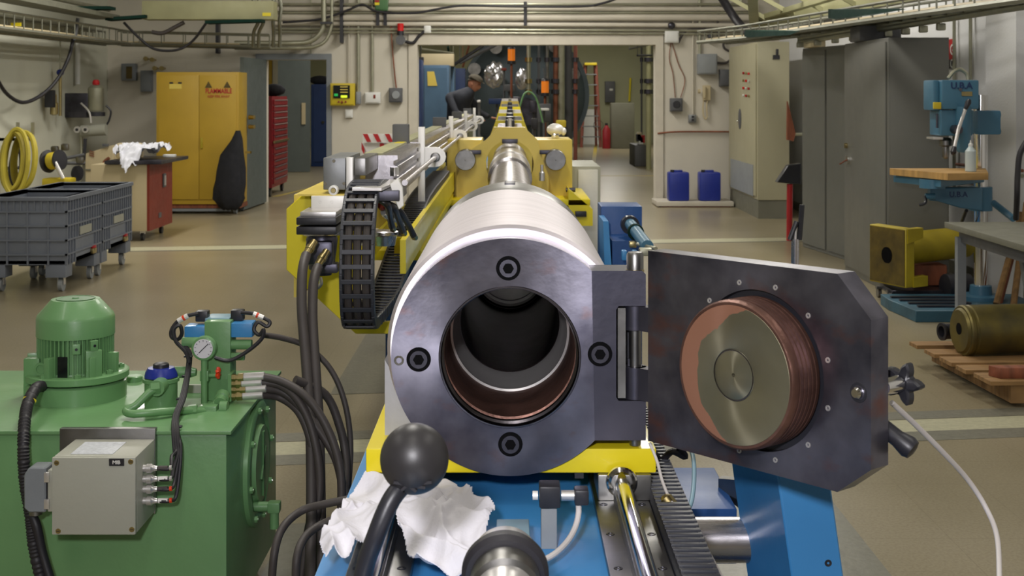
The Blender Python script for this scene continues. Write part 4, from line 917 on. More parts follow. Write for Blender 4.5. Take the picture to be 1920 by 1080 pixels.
# electric motor
mc = P(142, 0, 3.78); mx, my = mc.x, 3.78; ZT = P(0, 560, 3.78).z
R0 = 71/F*3.78
b = MB(); zc1 = P(0, 640, 3.67).z   # bottom of fan cowl
b.lathe([(0, 0.0), (0, R0*0.62), (-0.005, R0*0.66), (-0.042, R0*0.97), (-0.052, R0*1.0), (-(ZT-zc1), R0*1.0), (-(ZT-zc1), R0*0.95)], (mx, my, ZT), (0, 0, 1), 48).build('fan_cowl', 'green', hu)
MB().lathe([(0.0008, 0.0), (0.0008, R0*0.5), (0.0022, R0*0.5), (0.0022, R0*0.47), (0.001, R0*0.46), (0.001, R0*0.1), (0.004, R0*0.08), (0.004, 0)], (mx, my, ZT), (0, 0, 1), 40).build('cowl_grille', 'green_dark', hu)
zb1 = P(0, 742, 3.70).z; hb = zc1-zb1
MB().cyl((mx, my, zb1-0.01), (mx, my, zc1+0.005), R0*0.85, seg=48).build('motor_body', 'green', hu)
fin = MB(); 
for k in range(52):
    a_ = 2*PI*k/52; fin.cbox((mx+R0*0.90*math.cos(a_), my+R0*0.90*math.sin(a_), (zb1+zc1)/2), (R0*0.16, 0.0035, hb), 0, Matrix.Rotation(a_, 3, 'Z'))
fin.build('cooling_fins', 'green', hu, kind='stuff', smooth=0)
for (px, py) in ((92, 655), (93, 727), (143, 655), (148, 727), (176, 648), (178, 718), (120, 730)):
    v = P(px, py, 3.78); dx = v.x-mx
    if abs(dx) >= R0*0.93: continue
    y_ = my-math.sqrt((R0*0.97)**2-dx**2); v = P(px, py, y_); dx = v.x-mx
    a_ = math.atan2(y_-my, dx)
    bs = MB().cbox((v.x, y_, v.z), (0.012, 0.022, 0.028), 0.002, Matrix.Rotation(a_, 3, 'Z')).build('mounting_boss', 'green', hu)
    MB().cyl((v.x+0.0055*math.cos(a_), y_+0.0055*math.sin(a_), v.z), (v.x+0.0067*math.cos(a_), y_+0.0067*math.sin(a_), v.z), 0.004, seg=12).build('boss_hole', 'blackpl', bs)
v = P(117, 695, my-R0); MB().cbox((v.x, my-R0*0.99, v.z), (0.028, 0.004, 0.075), 0.001, Matrix.Rotation(-0.12, 3, 'Z')).build('rating_plate', 'screen', hu)
v = P(178, 685, my-R0*0.8); MB().cbox((v.x-0.004, v.y, v.z), (0.045, 0.02, 0.085), 0.005, Matrix.Rotation(0.5, 3, 'Z')).build('motor_pad', 'green', hu)
# bell housing and flanges
zf = TZ
b = MB(); fc = P(150, 0, 3.78)
b.lathe([(0.0, R0*1.30), (0.045, R0*1.30), (0.05, R0*1.24), (0.05, R0*1.05), (0.055, R0*0.98), (0.08, R0*0.92), (zb1-zf, R0*0.92)], (mx, my, zf), (0, 0, 1), 56).build('bell_housing', 'green', hu)
MB().lathe([(0.05, R0*1.3), (0.052, R0*1.33), (0.068, R0*1.33), (0.07, R0*1.28), (0.07, R0*0.9)], (mx+0.004, my, zf+0.005), (0, 0, 1), 56, False).build('housing_flange', 'green', hu)
for k in range(8):
    a_ = 2*PI*k/8+0.35; bolt(hu, (mx+R0*1.15*math.cos(a_), my+R0*1.15*math.sin(a_), zf+0.075), (0, 0, 1), 0.010, 0.009, 'flange_bolt', 'green')
for a_ in (-1.9, -0.9, -0.2, -2.8):
    MB().cbox((mx+R0*1.0*math.cos(a_), my+R0*1.0*math.sin(a_), zf+0.095), (R0*0.4, 0.018, 0.07), 0.003, Matrix.Rotation(a_, 3, 'Z')).build('housing_rib', 'green', hu)
# terminal box on the left with cable gland
x0, z1 = PXZ(43, 672, 3.70); x1, z0 = PXZ(86, 742, 3.70)
MB().box((x0, 3.70, z0), (mx-R0*0.7, 3.84, z1), 0.006).build('terminal_box', 'green', hu)
v = P(77, 692, 3.70); MB().lathe([(0, 0.019), (-0.006, 0.018), (-0.006, 0.012), (-0.003, 0.011), (-0.003, 0)], v, (0, 1, 0), 24, False).build('blank_plug', 'green', hu)
# fluted cable from the terminal box down the front
cond = thing('motor_cable', 'ribbed black conduit looping from the motor down past the control box', 'cable', P(70, 730, 3.6))
cpts = [P(80, 724, 3.66), P(66, 730, 3.55), P(50, 765, 3.42), P(44, 830, 3.33), P(47, 900, 3.31), P(57, 965, 3.30), P(65, 1030, 3.29), P(85, 1120, 3.28)]
MB().tube(cpts, lambda t: 0.0145+0.0012*(1 if int(t*150) % 2 else -1), 14, n=24).build('conduit_tube', 'rubber', cond)
MB().tube([P(56, 960, 3.30), P(68, 985, 3.29), P(80, 1040, 3.29), P(105, 1120, 3.28)], 0.012, 12).build('second_conduit', 'rubber', cond)
v = P(55, 752, 3.46); MB().lathe([(0, 0.0162), (0, 0.0172), (0.006, 0.0172), (0.006, 0.0162)], v, (0.2, 0.6, 1), 16).build('yellow_marker', 'yellow', cond)
# filler neck with blue cap
fc = P(302, 0, 3.64); 
MB().lathe([(0, 0.044), (0.070, 0.044), (0.073, 0.049), (0.082, 0.049), (0.084, 0.04)], (fc.x, 3.64, TZ), (0, 0, 1), 32).build('filter_housing', 'green', hu)
zc_ = TZ+0.084
capb = MB().lathe([(0, 0.042), (0.002, 0.046), (0.014, 0.043), (0.026, 0.036), (0.028, 0.0)], (fc.x, 3.64, zc_), (0, 0, 1), 10); capb.build('filter_cap', 'blue_can', hu)
MB().lathe([(0, 0.022), (0.01, 0.021), (0.013, 0.016), (0.013, 0)], (fc.x, 3.64, zc_+0.026), (0, 0, 1), 20).build('breather', 'blackpl', hu)
bc_ = P(252, 712, 3.98); MB().lathe([(0, 0.011), (0.03, 0.011), (0.032, 0.024), (0.055, 0.024), (0.058, 0.02)], (bc_.x, 3.98, bc_.z-0.045), (0, 0, 1), 20).build('breather_cap', 'green', hu)
MB().cyl((bc_.x, 3.98, TZ), (bc_.x, 3.98, bc_.z-0.04), 0.009, seg=12).build('breather_stem', 'green', hu)
# green pipework
pipe = [P(296, 728, 3.56), P(280, 736, 3.55), P(255, 760, 3.53), P(236, 770, 3.52), P(250, 776, 3.50), P(300, 772, 3.52), P(350, 770, 3.57), P(400, 772, 3.62)]
MB().tube(pipe, 0.0105, 12).build('suction_pipe', 'green', hu)
for (px, py, Y) in ((293, 728, 3.56), (362, 771, 3.585), (395, 772, 3.61)):
    v = P(px, py, Y); MB().lathe([(0, 0.017), (0.022, 0.017), (0.024, 0.014)], v-Vector((0.012, 0, 0)), (1, 0.1, 0.1), 6).build('pipe_nut', 'green', hu)
v = P(296, 726, 3.57); MB().cyl((v.x, 3.62, v.z), (v.x, 3.555, v.z), 0.021, seg=20).build('return_port', 'green', hu)
v = P(392, 772, 3.62); MB().cbox(v, (0.05, 0.045, 0.04), 0.006).build('tee_block', 'green', hu)
v = P(413, 765, 3.62); MB().cyl(v, v+Vector((0.02, 0, 0)), 0.019, seg=20).build('port_cap', 'green', hu)
# manifold tower with gauge and blue directional valve
x0, z1 = PXZ(383, 603, 3.72); x1, _ = PXZ(432, 0, 3.72)
MB().box((x0, 3.72, TZ), (x1, 3.80, z1), 0.003).build('manifold', 'green', hu)
xa, za = PXZ(345, 612, 3.73); xb, zb_ = PXZ(384, 636, 3.73); MB().box((xa, 3.73, zb_), (xb, 3.79, za), 0.004).build('solenoid_coil', 'blue', hu)
xa, za = PXZ(433, 606, 3.73); xb, zb_ = PXZ(473, 633, 3.73); MB().box((xa, 3.73, zb_), (xb, 3.79, za), 0.004).build('solenoid_coil', 'blue', hu)
xa, za = PXZ(390, 592, 3.8); xb, zb_ = PXZ(436, 604, 3.8); MB().box((xa, 3.76, zb_), (xb, 3.84, za), 0.003).build('valve_name_plate', 'blue_white', hu)
for (px, py) in ((380, 592), (446, 590)):
    v = P(px, py, 3.78); MB().cbox(v, (0.035, 0.035, 0.03), 0.004).build('din_connector', 'blackpl', hu)
for sgn, pts in ((1, [(372, 588), (352, 592), (334, 602), (322, 618), (322, 632), (334, 636), (341, 625), (337, 610), (326, 618), (330, 640), (348, 660), (355, 680)]),
                 (2, [(452, 586), (475, 588), (494, 596), (506, 604), (500, 612), (484, 604), (476, 618), (486, 628), (494, 618), (490, 636), (462, 660), (430, 676), (402, 670)])):
    MB().tube([P(x, y, 3.72-0.004*i) for i, (x, y) in enumerate(pts)], 0.0055, 8).build('valve_cable', 'rubber', hu)
    x, y = pts[2]; v = P(x, y, 3.71); w_ = P(pts[1][0], pts[1][1], 3.71)
    MB().tube([w_, v], 0.0072, 8).build('cable_marker', 'alu_white', hu); 
    MB().tube([lerp(w_, v, 0.3), lerp(w_, v, 0.5)], 0.0078, 8).build('marker_band', 'orange', hu)
# pressure gauge
gc = P(381, 654, 3.66)
MB().lathe([(0, 0.0), (0, 0.030), (0.002, 0.033), (0.022, 0.033), (0.026, 0.028)], gc+Vector((0, 0, 0)), (0, 1, 0), 40).build('gauge_case', 'green', hu)
gf = MB().lathe([(-0.0005, 0.0265), (-0.001, 0.026), (-0.001, 0)], gc, (0, 1, 0), 40, False).build('gauge_face', 'glass', hu)
MB().cbox(gc+Vector((0.001, -0.0016, 0.001)), (0.0022, 0.0008, 0.036), 0, Matrix.Rotation(0.8, 3, 'Y')).build('gauge_needle', 'blackpl', gf)
for k in range(11):
    a_ = math.radians(-45+27*k); MB().cbox(gc+Vector((0.022*math.cos(a_), -0.0015, 0.022*math.sin(a_))), (0.004, 0.0006, 0.0012), 0, Matrix.Rotation(-a_, 3, 'Y')).build('gauge_mark', 'blackpl', gf)
MB().cyl(gc+Vector((0, 0.012, -0.03)), gc+Vector((0, 0.012, -0.17)), 0.009, seg=12).build('gauge_stem', 'green', hu)
v = P(384, 704, 3.68); MB().cbox(v, (0.024, 0.024, 0.03), 0.004).build('needle_valve', 'green', hu)
MB().cyl(v, v+Vector((0.035, 0, 0)), 0.005, seg=10).build('valve_spindle', 'green', hu)
k_ = P(409, 699, 3.68); b = MB()
for a_ in range(3): b.cbox(k_, (0.010, 0.009, 0.032), 0.003, Matrix.Rotation(a_*PI/3, 3, 'X')@Matrix.Rotation(0.3, 3, 'Z'))
b.build('valve_knob', 'orange', hu)
v = P(368, 698, 3.69); MB().lathe([(0, 0.010), (-0.02, 0.016), (-0.06, 0.016), (-0.064, 0.01)], v, (1, 0, 0), 20).build('accumulator_plug', 'green', hu)
v = P(356, 642, 3.72); MB().cyl(v-Vector((0.02, 0, 0)), v+Vector((0.03, 0, 0)), 0.015, seg=16).build('spool_end', 'green', hu)
v = P(452, 646, 3.74); MB().cyl(v-Vector((0.03, 0, 0)), v+Vector((0.03, 0, 0)), 0.014, seg=16).build('spool_end', 'green', hu)
v = P(445, 668, 3.74); MB().cyl(v-Vector((0.03, 0, 0)), v+Vector((0.02, 0, 0)), 0.012, seg=6).build('port_plug', 'green', hu)
v = P(418, 742, 3.67); MB().lathe([(0, 0.02), (-0.02, 0.02), (-0.022, 0.016), (-0.04, 0.016)], v, (0, 1, 0.3), 20).build('elbow_port', 'green', hu)
MB().cyl(P(418, 742, 3.66), P(396, 768, 3.64), 0.012, seg=12).build('elbow_pipe', 'green', hu)
for k, py in enumerate((709, 720, 731, 743)):
    v = P(434, py, FY); MB().cyl(v, v+Vector((0.012, 0, 0)), 0.012, seg=6).build('hose_port', 'brass', hu)
MB().box((P(430, 0, 3.7).x, 3.68, P(0, 750, 3.7).z), (P(436, 0, 3.7).x, 3.74, P(0, 700, 3.7).z)).build('port_block', 'green', hu)
# small flat panel plate
MB().box((PXZ(345, 0, 3.8)[0], 3.82, TZ), (PXZ(382, 0, 3.8)[0], 3.83, P(0, 722, 3.82).z)).build('back_panel', 'beigebox', hu)

# control box on the tank front with mounting plate, glands and cables
cb = thing('control_box', 'beige junction box with black MIB tag on the front of the green tank', 'junction box', P(186, 1004, 3.25))
mpx0, mpz1 = PXZ(113, 806, 3.38); mpx1, mpz0 = PXZ(292, 962, 3.38)
MB().box((mpx0, 3.375, mpz0), (mpx1, 3.395, mpz1+0.004), 0.001).build('mounting_plate', 'steel_mid', cb)
bx0, bz1 = PXZ(97, 858, 3.2); bx1, bz0 = PXZ(254, 1003, 3.2)
MB().box((bx0, 3.215, bz0), (bx1, 3.375, bz1), 0.004).build('box_body', 'beigebox', cb)
ld_ = MB().box((bx0, 3.2, bz0), (bx1, 3.213, bz1), 0.003).build('box_lid', 'beigebox', cb)
for (px, py) in ((106, 868), (245, 866), (109, 996), (247, 993)):
    v = P(px, py, 3.2); MB().lathe([(-0.001, 0), (-0.001, 0.006), (0.001, 0.007)], v, (0, 1, 0), 16, False).build('lid_screw', 'brass', ld_)
    MB().cbox(v-Vector((0, 0.0012, 0)), (0.008, 0.0006, 0.0014)).build('screw_slot', 'blackpl', ld_)
tx0, tz1 = PXZ(205, 860, 3.2); tx1, tz0 = PXZ(233, 873, 3.2)
tg = MB().box((tx0, 3.197, tz0), (tx1, 3.1999, tz1)).build('name_tag', 'blackpl', cb)
text('MIB', 0.012, ((tx0+tx1)/2, 3.1965, (tz0+tz1)/2), FRONT, 'alu_white', tg, bold=True)
MB().box((P(150, 0, 3.3).x, 3.23, bz1+0.0002), (P(228, 0, 3.3).x, 3.34, bz1+0.0012)).build('paper_label', 'label_white', cb)
for (px, py) in ((278, 843), (281, 958)):
    v = P(px, py, 3.374); MB().cbox(v, (0.016, 0.004, 0.016), 0.003).build('fixing_lug', 'beigebox', cb)
    MB().cyl(v-Vector((0, 0.002, 0)), v-Vector((0, 0.0045, 0)), 0.004, seg=10).build('lug_screw', 'brass', cb)
for k, py in enumerate((878, 898, 917, 939)):
    v = Vector((bx1, 3.27, P(0, py, 3.27).z))
    MB().lathe([(0, 0.009), (0.008, 0.009), (0.009, 0.0115), (0.02, 0.0115), (0.024, 0.008), (0.034, 0.006)], v, (1, 0, 0), 12).build('cable_gland', 'alu', cb)
    st = v+Vector((0.03, 0, 0)); e_ = P(335, 830+8*k, 3.35)
    MB().tube([st, st+Vector((0.035, 0, 0.0)), P(322+3*k, py-22+3*k, 3.3), P(330+3*k, 845, 3.34), P(326+2*k, 815, 3.37)], 0.0048, 8).build('gland_cable', 'rubber', cb)
    MB().tube([st+Vector((0.006, 0, 0)), st+Vector((0.03, 0, 0.0008))], 0.0062, 8).build('cable_marker', 'alu_white' if k % 2 else 'hose', cb)
    MB().tube([st+Vector((0.034, 0, 0.001)), st+Vector((0.040, 0, 0.0015))], 0.0062, 8).build('cable_marker', 'orange' if k > 1 else 'alu', cb)
# cable bundle rising over the lid to the valve
bun = thing('cable_bundle', 'bundle of black cables rising from the junction box to the blue valve', 'cable', P(330, 780, 3.4))
for k in range(3):
    MB().tube([P(328+4*k, 850, 3.34), P(325+4*k, 810, 3.37), P(327+3*k, 780, 3.45), P(340+3*k, 745, 3.55), P(350+2*k, 700, 3.66), P(353+2*k, 665, 3.7), P(345+2*k, 650, 3.71)], 0.0052, 8).build('cable', 'rubber', bun)
for (px, py, Y) in ((353, 668, 3.69), (349, 705, 3.65), (339, 748, 3.54), (333, 800, 3.4)):
    v = P(px, py, Y); MB().cbox(v, (0.022, 0.014, 0.005), 0.001).build('cable_tie', 'blackpl', bun)
# multipole connector at the left of the box
cn = thing('plug_connector', 'grey metal plug connector on the left side of the junction box', 'connector', P(75, 960, 3.28))
xa, za = PXZ(46, 876, 3.26); xb, zb_ = PXZ(90, 960, 3.26)
b = MB(); b.xz([(xa, zb_+0.01), (xa+0.012, zb_), (xb-0.004, zb_), (xb-0.004, za), (xa+0.012, za), (xa, za-0.018)], 3.255, 3.31, 0.003); b.build('connector_hood', 'greyframe', cn)
MB().box((xb-0.004, 3.26, zb_+0.006), (xb+0.001, 3.305, za-0.012)).build('seal', 'blackpl', cn)
MB().box((xb+0.001, 3.255, zb_+0.002), (bx0+0.001, 3.31, za-0.006), 0.002).build('connector_base', 'beigebox', cn)
for zz in (za-0.022, zb_+0.022): MB().box((xb-0.006, 3.248, zz-0.012), (xb+0.006, 3.256, zz+0.012), 0.001).build('locking_lever', 'alu', cn)
MB().cyl((xa+0.02, 3.28, zb_-0.012), (xa+0.02, 3.28, zb_+0.002), 0.016, seg=16).build('strain_nut', 'steel_mid', cn)
# ------------------------------------------------------------------ left background
def bin_(y0, lab, off=0):
    x0, x1 = -3.86, -3.265; y1 = y0+0.82; zt, zb_ = 0.70, 0.20
    t_ = thing('pallet_bin', lab, 'plastic bin', ((x0+x1)/2, (y0+y1)/2, 0), 'grey plastic bins on casters')
    b = MB()
    w_ = 0.03
    b.box((x0, y0, zb_), (x1, y0+w_, zt), 0.006); b.box((x0, y1-w_, zb_), (x1, y1, zt), 0.006)
    b.box((x0, y0+w_, zb_), (x0+w_, y1-w_, zt)); b.box((x1-w_, y0+w_, zb_), (x1, y1-w_, zt)); b.box((x0, y0, zb_), (x1, y1, zb_+0.03))
    b.build('bin_shell', 'greypl', t_)
    b = MB(); b.box((x0-0.02, y0-0.02, zt-0.03), (x1+0.02, y0+0.03, zt), 0.005); b.box((x0-0.02, y1-0.03, zt-0.03), (x1+0.02, y1+0.02, zt), 0.005)
    b.box((x0-0.02, y0+0.03, zt-0.03), (x0+0.03, y1-0.03, zt)); b.box((x1-0.03, y0+0.03, zt-0.03), (x1+0.02, y1-0.03, zt)); b.build('bin_rim', 'greypl', t_)
    for k in range(4):   # horizontal ribs
        z = 0.27+0.105*k
        b = MB(); b.box((x0-0.008, y0-0.014, z), (x1+0.014, y0+0.001, z+0.012)); b.box((x1-0.001, y0-0.014, z), (x1+0.014, y1, z+0.012)); b.build('rib', 'greypl', t_)
    for k in range(12):
        x = x0+0.01+k*(x1-x0-0.04)/11; b = MB(); b.box((x, y0-0.012, (0.59 if k % 3 else zb_)), (x+0.012, y0+0.001, zt-0.03)); b.build('rib', 'greypl', t_)
    for k in range(14):
        y = y0+0.0+k*(y1-y0-0.02)/13; b = MB(); b.box((x1-0.001, y, (0.38 if 3 < k < 11 else zb_)), (x1+0.013, y+0.014, zt-0.03)); b.build('rib', 'greypl', t_)
    for (xx, yy) in ((x0, y0), (x1-0.15, y0), (x0, y1-0.15), (x1-0.15, y1-0.15)):
        MB().box((xx, yy, 0.105), (xx+0.15, yy+0.15, zb_+0.01), 0.006).build('foot', 'greypl', t_)
        cx_, cy_ = xx+0.10, yy+0.06
        MB().cyl((cx_-0.015, cy_, 0.05), (cx_+0.015, cy_, 0.05), 0.05, seg=24).build('wheel', 'greybox', t_)
        MB().box((cx_-0.024, cy_-0.02, 0.05), (cx_-0.018, cy_+0.02, 0.106)).build('caster_fork', 'alu', t_)
        MB().box((cx_+0.018, cy_-0.02, 0.05), (cx_+0.024, cy_+0.02, 0.106)).build('caster_fork', 'alu', t_)
    MB().box((x1+0.012, y0+0.28, 0.395), (x1+0.02, y0+0.55, 0.455)).build('card_holder', 'beigebox', t_)
    v = (x1+0.01, y1-0.2, 0.235); MB().cbox(v, (0.03, 0.09, 0.04), 0.004).build('tap_body', 'brass', t_); MB().cbox((v[0], v[1], v[2]+0.03), (0.03, 0.06, 0.02), 0.004).build('tap_handle', 'red', t_)
bin_(9.80, 'grey-blue ribbed plastic bin on casters, the nearer of the two')
bin_(10.66, 'grey-blue ribbed plastic bin on casters, the one behind')

# beige and red workbench cabinet
wc = thing('bench_cabinet', 'cream cabinet with dark red side and grey worktop behind the bins', 'cabinet', (-3.9, 13.7, 0))
x0, x1 = -4.15, P(275, 0, 13.2).x
MB().box((x0, 13.2, 0.10), (x1, 14.1, 0.76), 0.004).build('cabinet_body', 'cream', wc)
MB().box((x1-0.001, 13.21, 0.10), (x1+0.025, 14.1, 0.76)).build('side_door', 'red_dark', wc)
MB().box((x1+0.025, 13.7, 0.5), (x1+0.04, 13.8, 0.64), 0.003).build('door_handle', 'darkbox', wc)
MB().box((x1+0.04, 13.72, 0.52), (x1+0.045, 13.78, 0.62)).build('handle_insert', 'alu', wc)
MB().box((x1+0.025, 13.55, 0.2), (x1+0.03, 13.65, 0.25)).build('lock_plate', 'darkbox', wc)
MB().box((-4.0, 13.15, 0.765), (P(338, 0, 13.9).x, 14.25, 0.80), 0.003).build('worktop', 'steel_dark', wc)
for (xx, yy) in ((-4.05, 13.3), (x1-0.06, 13.28), (x1-0.06, 13.98), (-4.05, 13.98)):
    MB().cyl((xx-0.015, yy, 0.04), (xx+0.015, yy, 0.04), 0.04, seg=20).build('wheel', 'blackpl', wc); MB().cbox((xx, yy, 0.085), (0.05, 0.03, 0.035)).build('caster_fork', 'alu', wc)
ctx0, ctx1 = P(205, 0, 13.4).x, P(285, 0, 13.4).x
outl = [(ctx0-0.02, 13.55), (ctx0+0.1, 13.3), (ctx0+0.2, 13.1), (ctx0+0.27, 13.02), (ctx0+0.33, 13.12), (ctx1+0.0, 13.3), (ctx1+0.13, 13.7), (ctx1-0.05, 13.95), (ctx0+0.1, 13.9)]
crumple('white_cloth', outl, None, lambda x, y: 0.885-(0.25*max(0, (13.22-y))/0.2), 'cloth_grey', 'crumpled white cloth hanging over the worktop of the cream cabinet', 'cloth', 60, 0.07, 9, fr=7)
c_ = P(240, 277, 13.9); MB().cbox(c_+Vector((0.02, 0, -0.03)), (0.26, 0.15, 0.16), 0.03).build('tool_case', 'cream', label='small cream machine part behind the white cloth on the worktop', cat='tool')
v = P(318, 293, 14.0); MB().cbox((v.x, 14.0, 0.813), (0.12, 0.09, 0.024), 0.004).build('tray_dish', 'white', label='small white dish on the right end of the grey worktop', cat='dish')

# cream switch cabinet against the left wall, with handwriting-like marks on its face
sc_ = thing('slant_cabinet', 'cream slant-topped cabinet against the left wall behind the hose coils', 'cabinet', (-4.7, 15.2, 0))
xa, xb = P(160, 0, 15.0).x, P(212, 0, 15.0).x
b = MB(); b.prism([(xa, 15.0, 0), (xb, 15.0, 0), (xb, 15.0, P(0, 272, 15).z), (xa, 15.0, P(0, 288, 15).z)], (0, 0.6, 0), 0.004).build('cabinet_body', 'cream', sc_)
MB().cbox(P(198, 272, 14.98), (0.07, 0.03, 0.03), 0.004).build('top_latch', 'darkbox', sc_)
MB().box((xa+0.005, 14.985, P(0, 319, 15).z), (xb-0.005, 15.0, P(0, 317, 15).z)).build('front_seam', 'plinth', sc_)
for k in range(3): MB().cbox(P(172, 284+4*k, 14.99), (0.06, 0.004, 0.01), 0, Matrix.Rotation(0.3, 3, 'Y')).build('printed_mark', 'redwood', sc_)
hose('power_cord', [P(205, 296, 14.8), P(195, 305, 14.8), P(191, 325, 14.8), P(189, 345, 14.8), P(175, 342, 14.8)], 0.018, 'brown cord hanging in front of the cream slant-topped cabinet', 'redwood', 'cord')

# yellow flammables cabinet on a dolly
fy = 16.25
fcb = thing('safety_cabinet', 'tall yellow steel two-door cabinet on wheels against the back wall', 'cabinet', (-3.8, 16.5, 0))
x0, z1 = PXZ(293, 135, fy); x1, _ = PXZ(448, 135, fy); z0 = P(0, 383, fy).z
MB().box((x0, fy, z0), (x1, fy+0.5, z1), 0.006).build('cabinet_body', 'yellow_cab', fcb)
xm = P(374, 0, fy).x
for (a_, b_) in ((x0+0.03, xm-0.004), (xm+0.004, x1-0.03)):
    dd_ = MB().box((a_, fy-0.015, z0+0.06), (b_, fy, z1-0.04), 0.003).build('cabinet_door', 'yellow_cab', fcb)
    if a_ > -3.9: MB().box((xm+0.02, fy-0.035, 0.80), (xm+0.045, fy-0.014, 0.93), 0.004).build('door_handle', 'yellow_old', dd_)
MB().box((x0-0.01, fy+0.02, z0-0.05), (x1+0.01, fy+0.48, z0), 0).build('dolly_frame', 'redwood', fcb)
MB().box((x0+0.14, fy+0.0, z0-0.085), (x1-0.1, fy+0.02, z0-0.055)).build('dolly_bar', 'greyframe', fcb)
for xx in (x0+0.09, x1-0.05):
    for yy in (fy+0.04, fy+0.42): MB().cyl((xx-0.02, yy, 0.055), (xx+0.02, yy, 0.055), 0.055, seg=24).build('wheel', 'greyframe', fcb); MB().cbox((xx, yy, 0.10), (0.06, 0.05, 0.02)).build('caster_fork', 'darkbox', fcb)
text('FLAMMABLE', 0.083, P(410, 171, fy-0.02), FRONT, 'red', fcb, bold=True, sx=0.72)
text('KEEP FIRE AWAY', 0.045, P(410, 181, fy-0.02), FRONT, 'red', fcb, sx=0.8)
for px in (391, 426):
    v = P(px, 160, fy-0.018); MB().prism([v+Vector((-0.045, 0, -0.03)), v+Vector((0.045, 0, -0.03)), v+Vector((0, 0, 0.05))], (0, -0.002, 0)).build('flame_triangle', 'ochre_dark', fcb)
c_ = P(329, 162, fy-0.017); MB().cbox(c_, (0.15, 0.003, 0.06)).build('yellow_label', 'yellow_pale', fcb)
for dx in (-0.05, 0.055): MB().cbox(c_+Vector((dx, -0.002, 0.042)), (0.045, 0.003, 0.02)).build('label_mark', 'blackpl', fcb)
# black coat hanging at the cabinet's right edge
ct = MB(); t_ = bmesh.new(); n_r = 9; rings = []
prof_ = [(245, 446, 4), (262, 444, 10), (290, 436, 20), (320, 432, 25), (350, 430, 28), (372, 430, 27), (386, 432, 20), (393, 433, 12)]
for (py, px, hw) in prof_:
    c_ = P(px, py, 16.05); r_ = hw/F*16.05
    rings.append([t_.verts.new((c_.x+r_*math.cos(2*PI*k/20)*(1+0.10*math.sin(k*2.3+py)+0.10*math.sin(k*1.9)), c_.y+min(0.15, 0.6*r_)*math.sin(2*PI*k/20), c_.z+0.03*math.sin(k*1.7)*(r_/0.2))) for k in range(20)])
for A, B in zip(rings[:-1], rings[1:]):
    for k in range(20): t_.faces.new((A[k], B[k], B[(k+1) % 20], A[(k+1) % 20]))
t_.faces.new(rings[0]); t_.faces.new(rings[-1]); ct.join(t_)
ct.build('hanging_coat', 'coat', smooth=60, label='black coat hanging between the yellow cabinet and the open grey door', cat='coat')

# red tool chest beyond the doorway
tc = thing('tool_chest', 'tall red tool chest with many drawers seen through the left doorway', 'tool chest', (-3.6, 19.5, 0))
ya, yb_ = 18.9, 20.3; xr = P(510, 0, ya).x; xl = P(498, 0, ya).x-0.25
tcx = P(538, 0, yb_).x
b = MB(); b.prism([(xl, ya, 0.13), (xr, ya, 0.13), (tcx, yb_, 0.13), (tcx-0.45, yb_, 0.13)], (0, 0, 1.30)).build('chest_body', 'red_chest', tc)
dx_, dy_ = tcx-xr, yb_-ya; Ld = math.hypot(dx_, dy_); nn = Vector((dy_, -dx_, 0)).normalized()
if nn.x < 0: nn = -nn
for k in range(14):
    z = 0.18+0.087*k
    p0 = Vector((xr+dx_*0.05, ya+dy_*0.05, z)); p1 = Vector((xr+dx_*0.95, ya+dy_*0.95, z))
    MB().prism([p0, p1, p1+Vector((0, 0, 0.072)), p0+Vector((0, 0, 0.072))], nn*0.02).build('drawer', 'red_chest', tc); dw = COL.objects[-1]
    q0, q1 = lerp(p0, p1, 0.05)+nn*0.02+Vector((0, 0, 0.058)), lerp(p0, p1, 0.95)+nn*0.02+Vector((0, 0, 0.058))
    MB().prism([q0, q1, q1+Vector((0, 0, 0.01)), q0+Vector((0, 0, 0.01))], nn*0.015).build('drawer_pull', 'alu' if k > 8 else 'darkbox', dw)
for (xx, yy) in ((xl+0.08, ya+0.08), (xr-0.05, ya+0.1), (tcx-0.06, yb_-0.1), (tcx-0.38, yb_-0.1)):
    MB().cyl((xx-0.02, yy, 0.06), (xx+0.02, yy, 0.06), 0.06, seg=20).build('wheel', 'blackpl', tc); MB().cbox((xx, yy, 0.12), (0.06, 0.05, 0.03)).build('caster_fork', 'blackpl', tc)
p0 = Vector((xr, ya, 0.78))+nn*0.03; MB().cbox(p0+Vector((dx_/2, dy_/2, 0)), (0.02, Ld, 0.03), 0, Matrix.Rotation(math.atan2(-dx_, dy_), 3, 'Z')).build('brass_strip', 'brass', tc)
c_ = P(513, 172, 19.5); MB().sphere((c_.x, 19.5, 1.52), 0.12, (1.5, 1, 0.8), 2).build('black_bag', 'coat', label='black bag lying on top of the red tool chest', cat='bag')
bl = thing('blue_locker', 'tall dark blue locker seen through the left doorway', 'locker', (P(600, 0, 27).x, 27, 0))
MB().box((P(583, 0, 27).x, 27, 0.0), (P(630, 0, 27).x, 27.6, P(0, 158, 27).z), 0.01).build('locker_body', 'blue_navy', bl); MB().box((P(588, 0, 27).x, 26.98, 0.1), (P(625, 0, 27).x, 27, P(0, 163, 27).z)).build('locker_door', 'blue_navy', bl); MB().cyl((P(606, 0, 27).x, 26.95, 0.9), (P(606, 0, 27).x, 26.99, 0.9), 0.03).build('door_knob', 'chrome', bl)
MB().sphere((P(600, 0, 27.3).x, 27.3, P(0, 150, 27).z), 0.14, (1.6, 1, 0.7), 2).build('dark_bundle', 'coat', label='dark bundle on top of the tall blue locker', cat='bag')
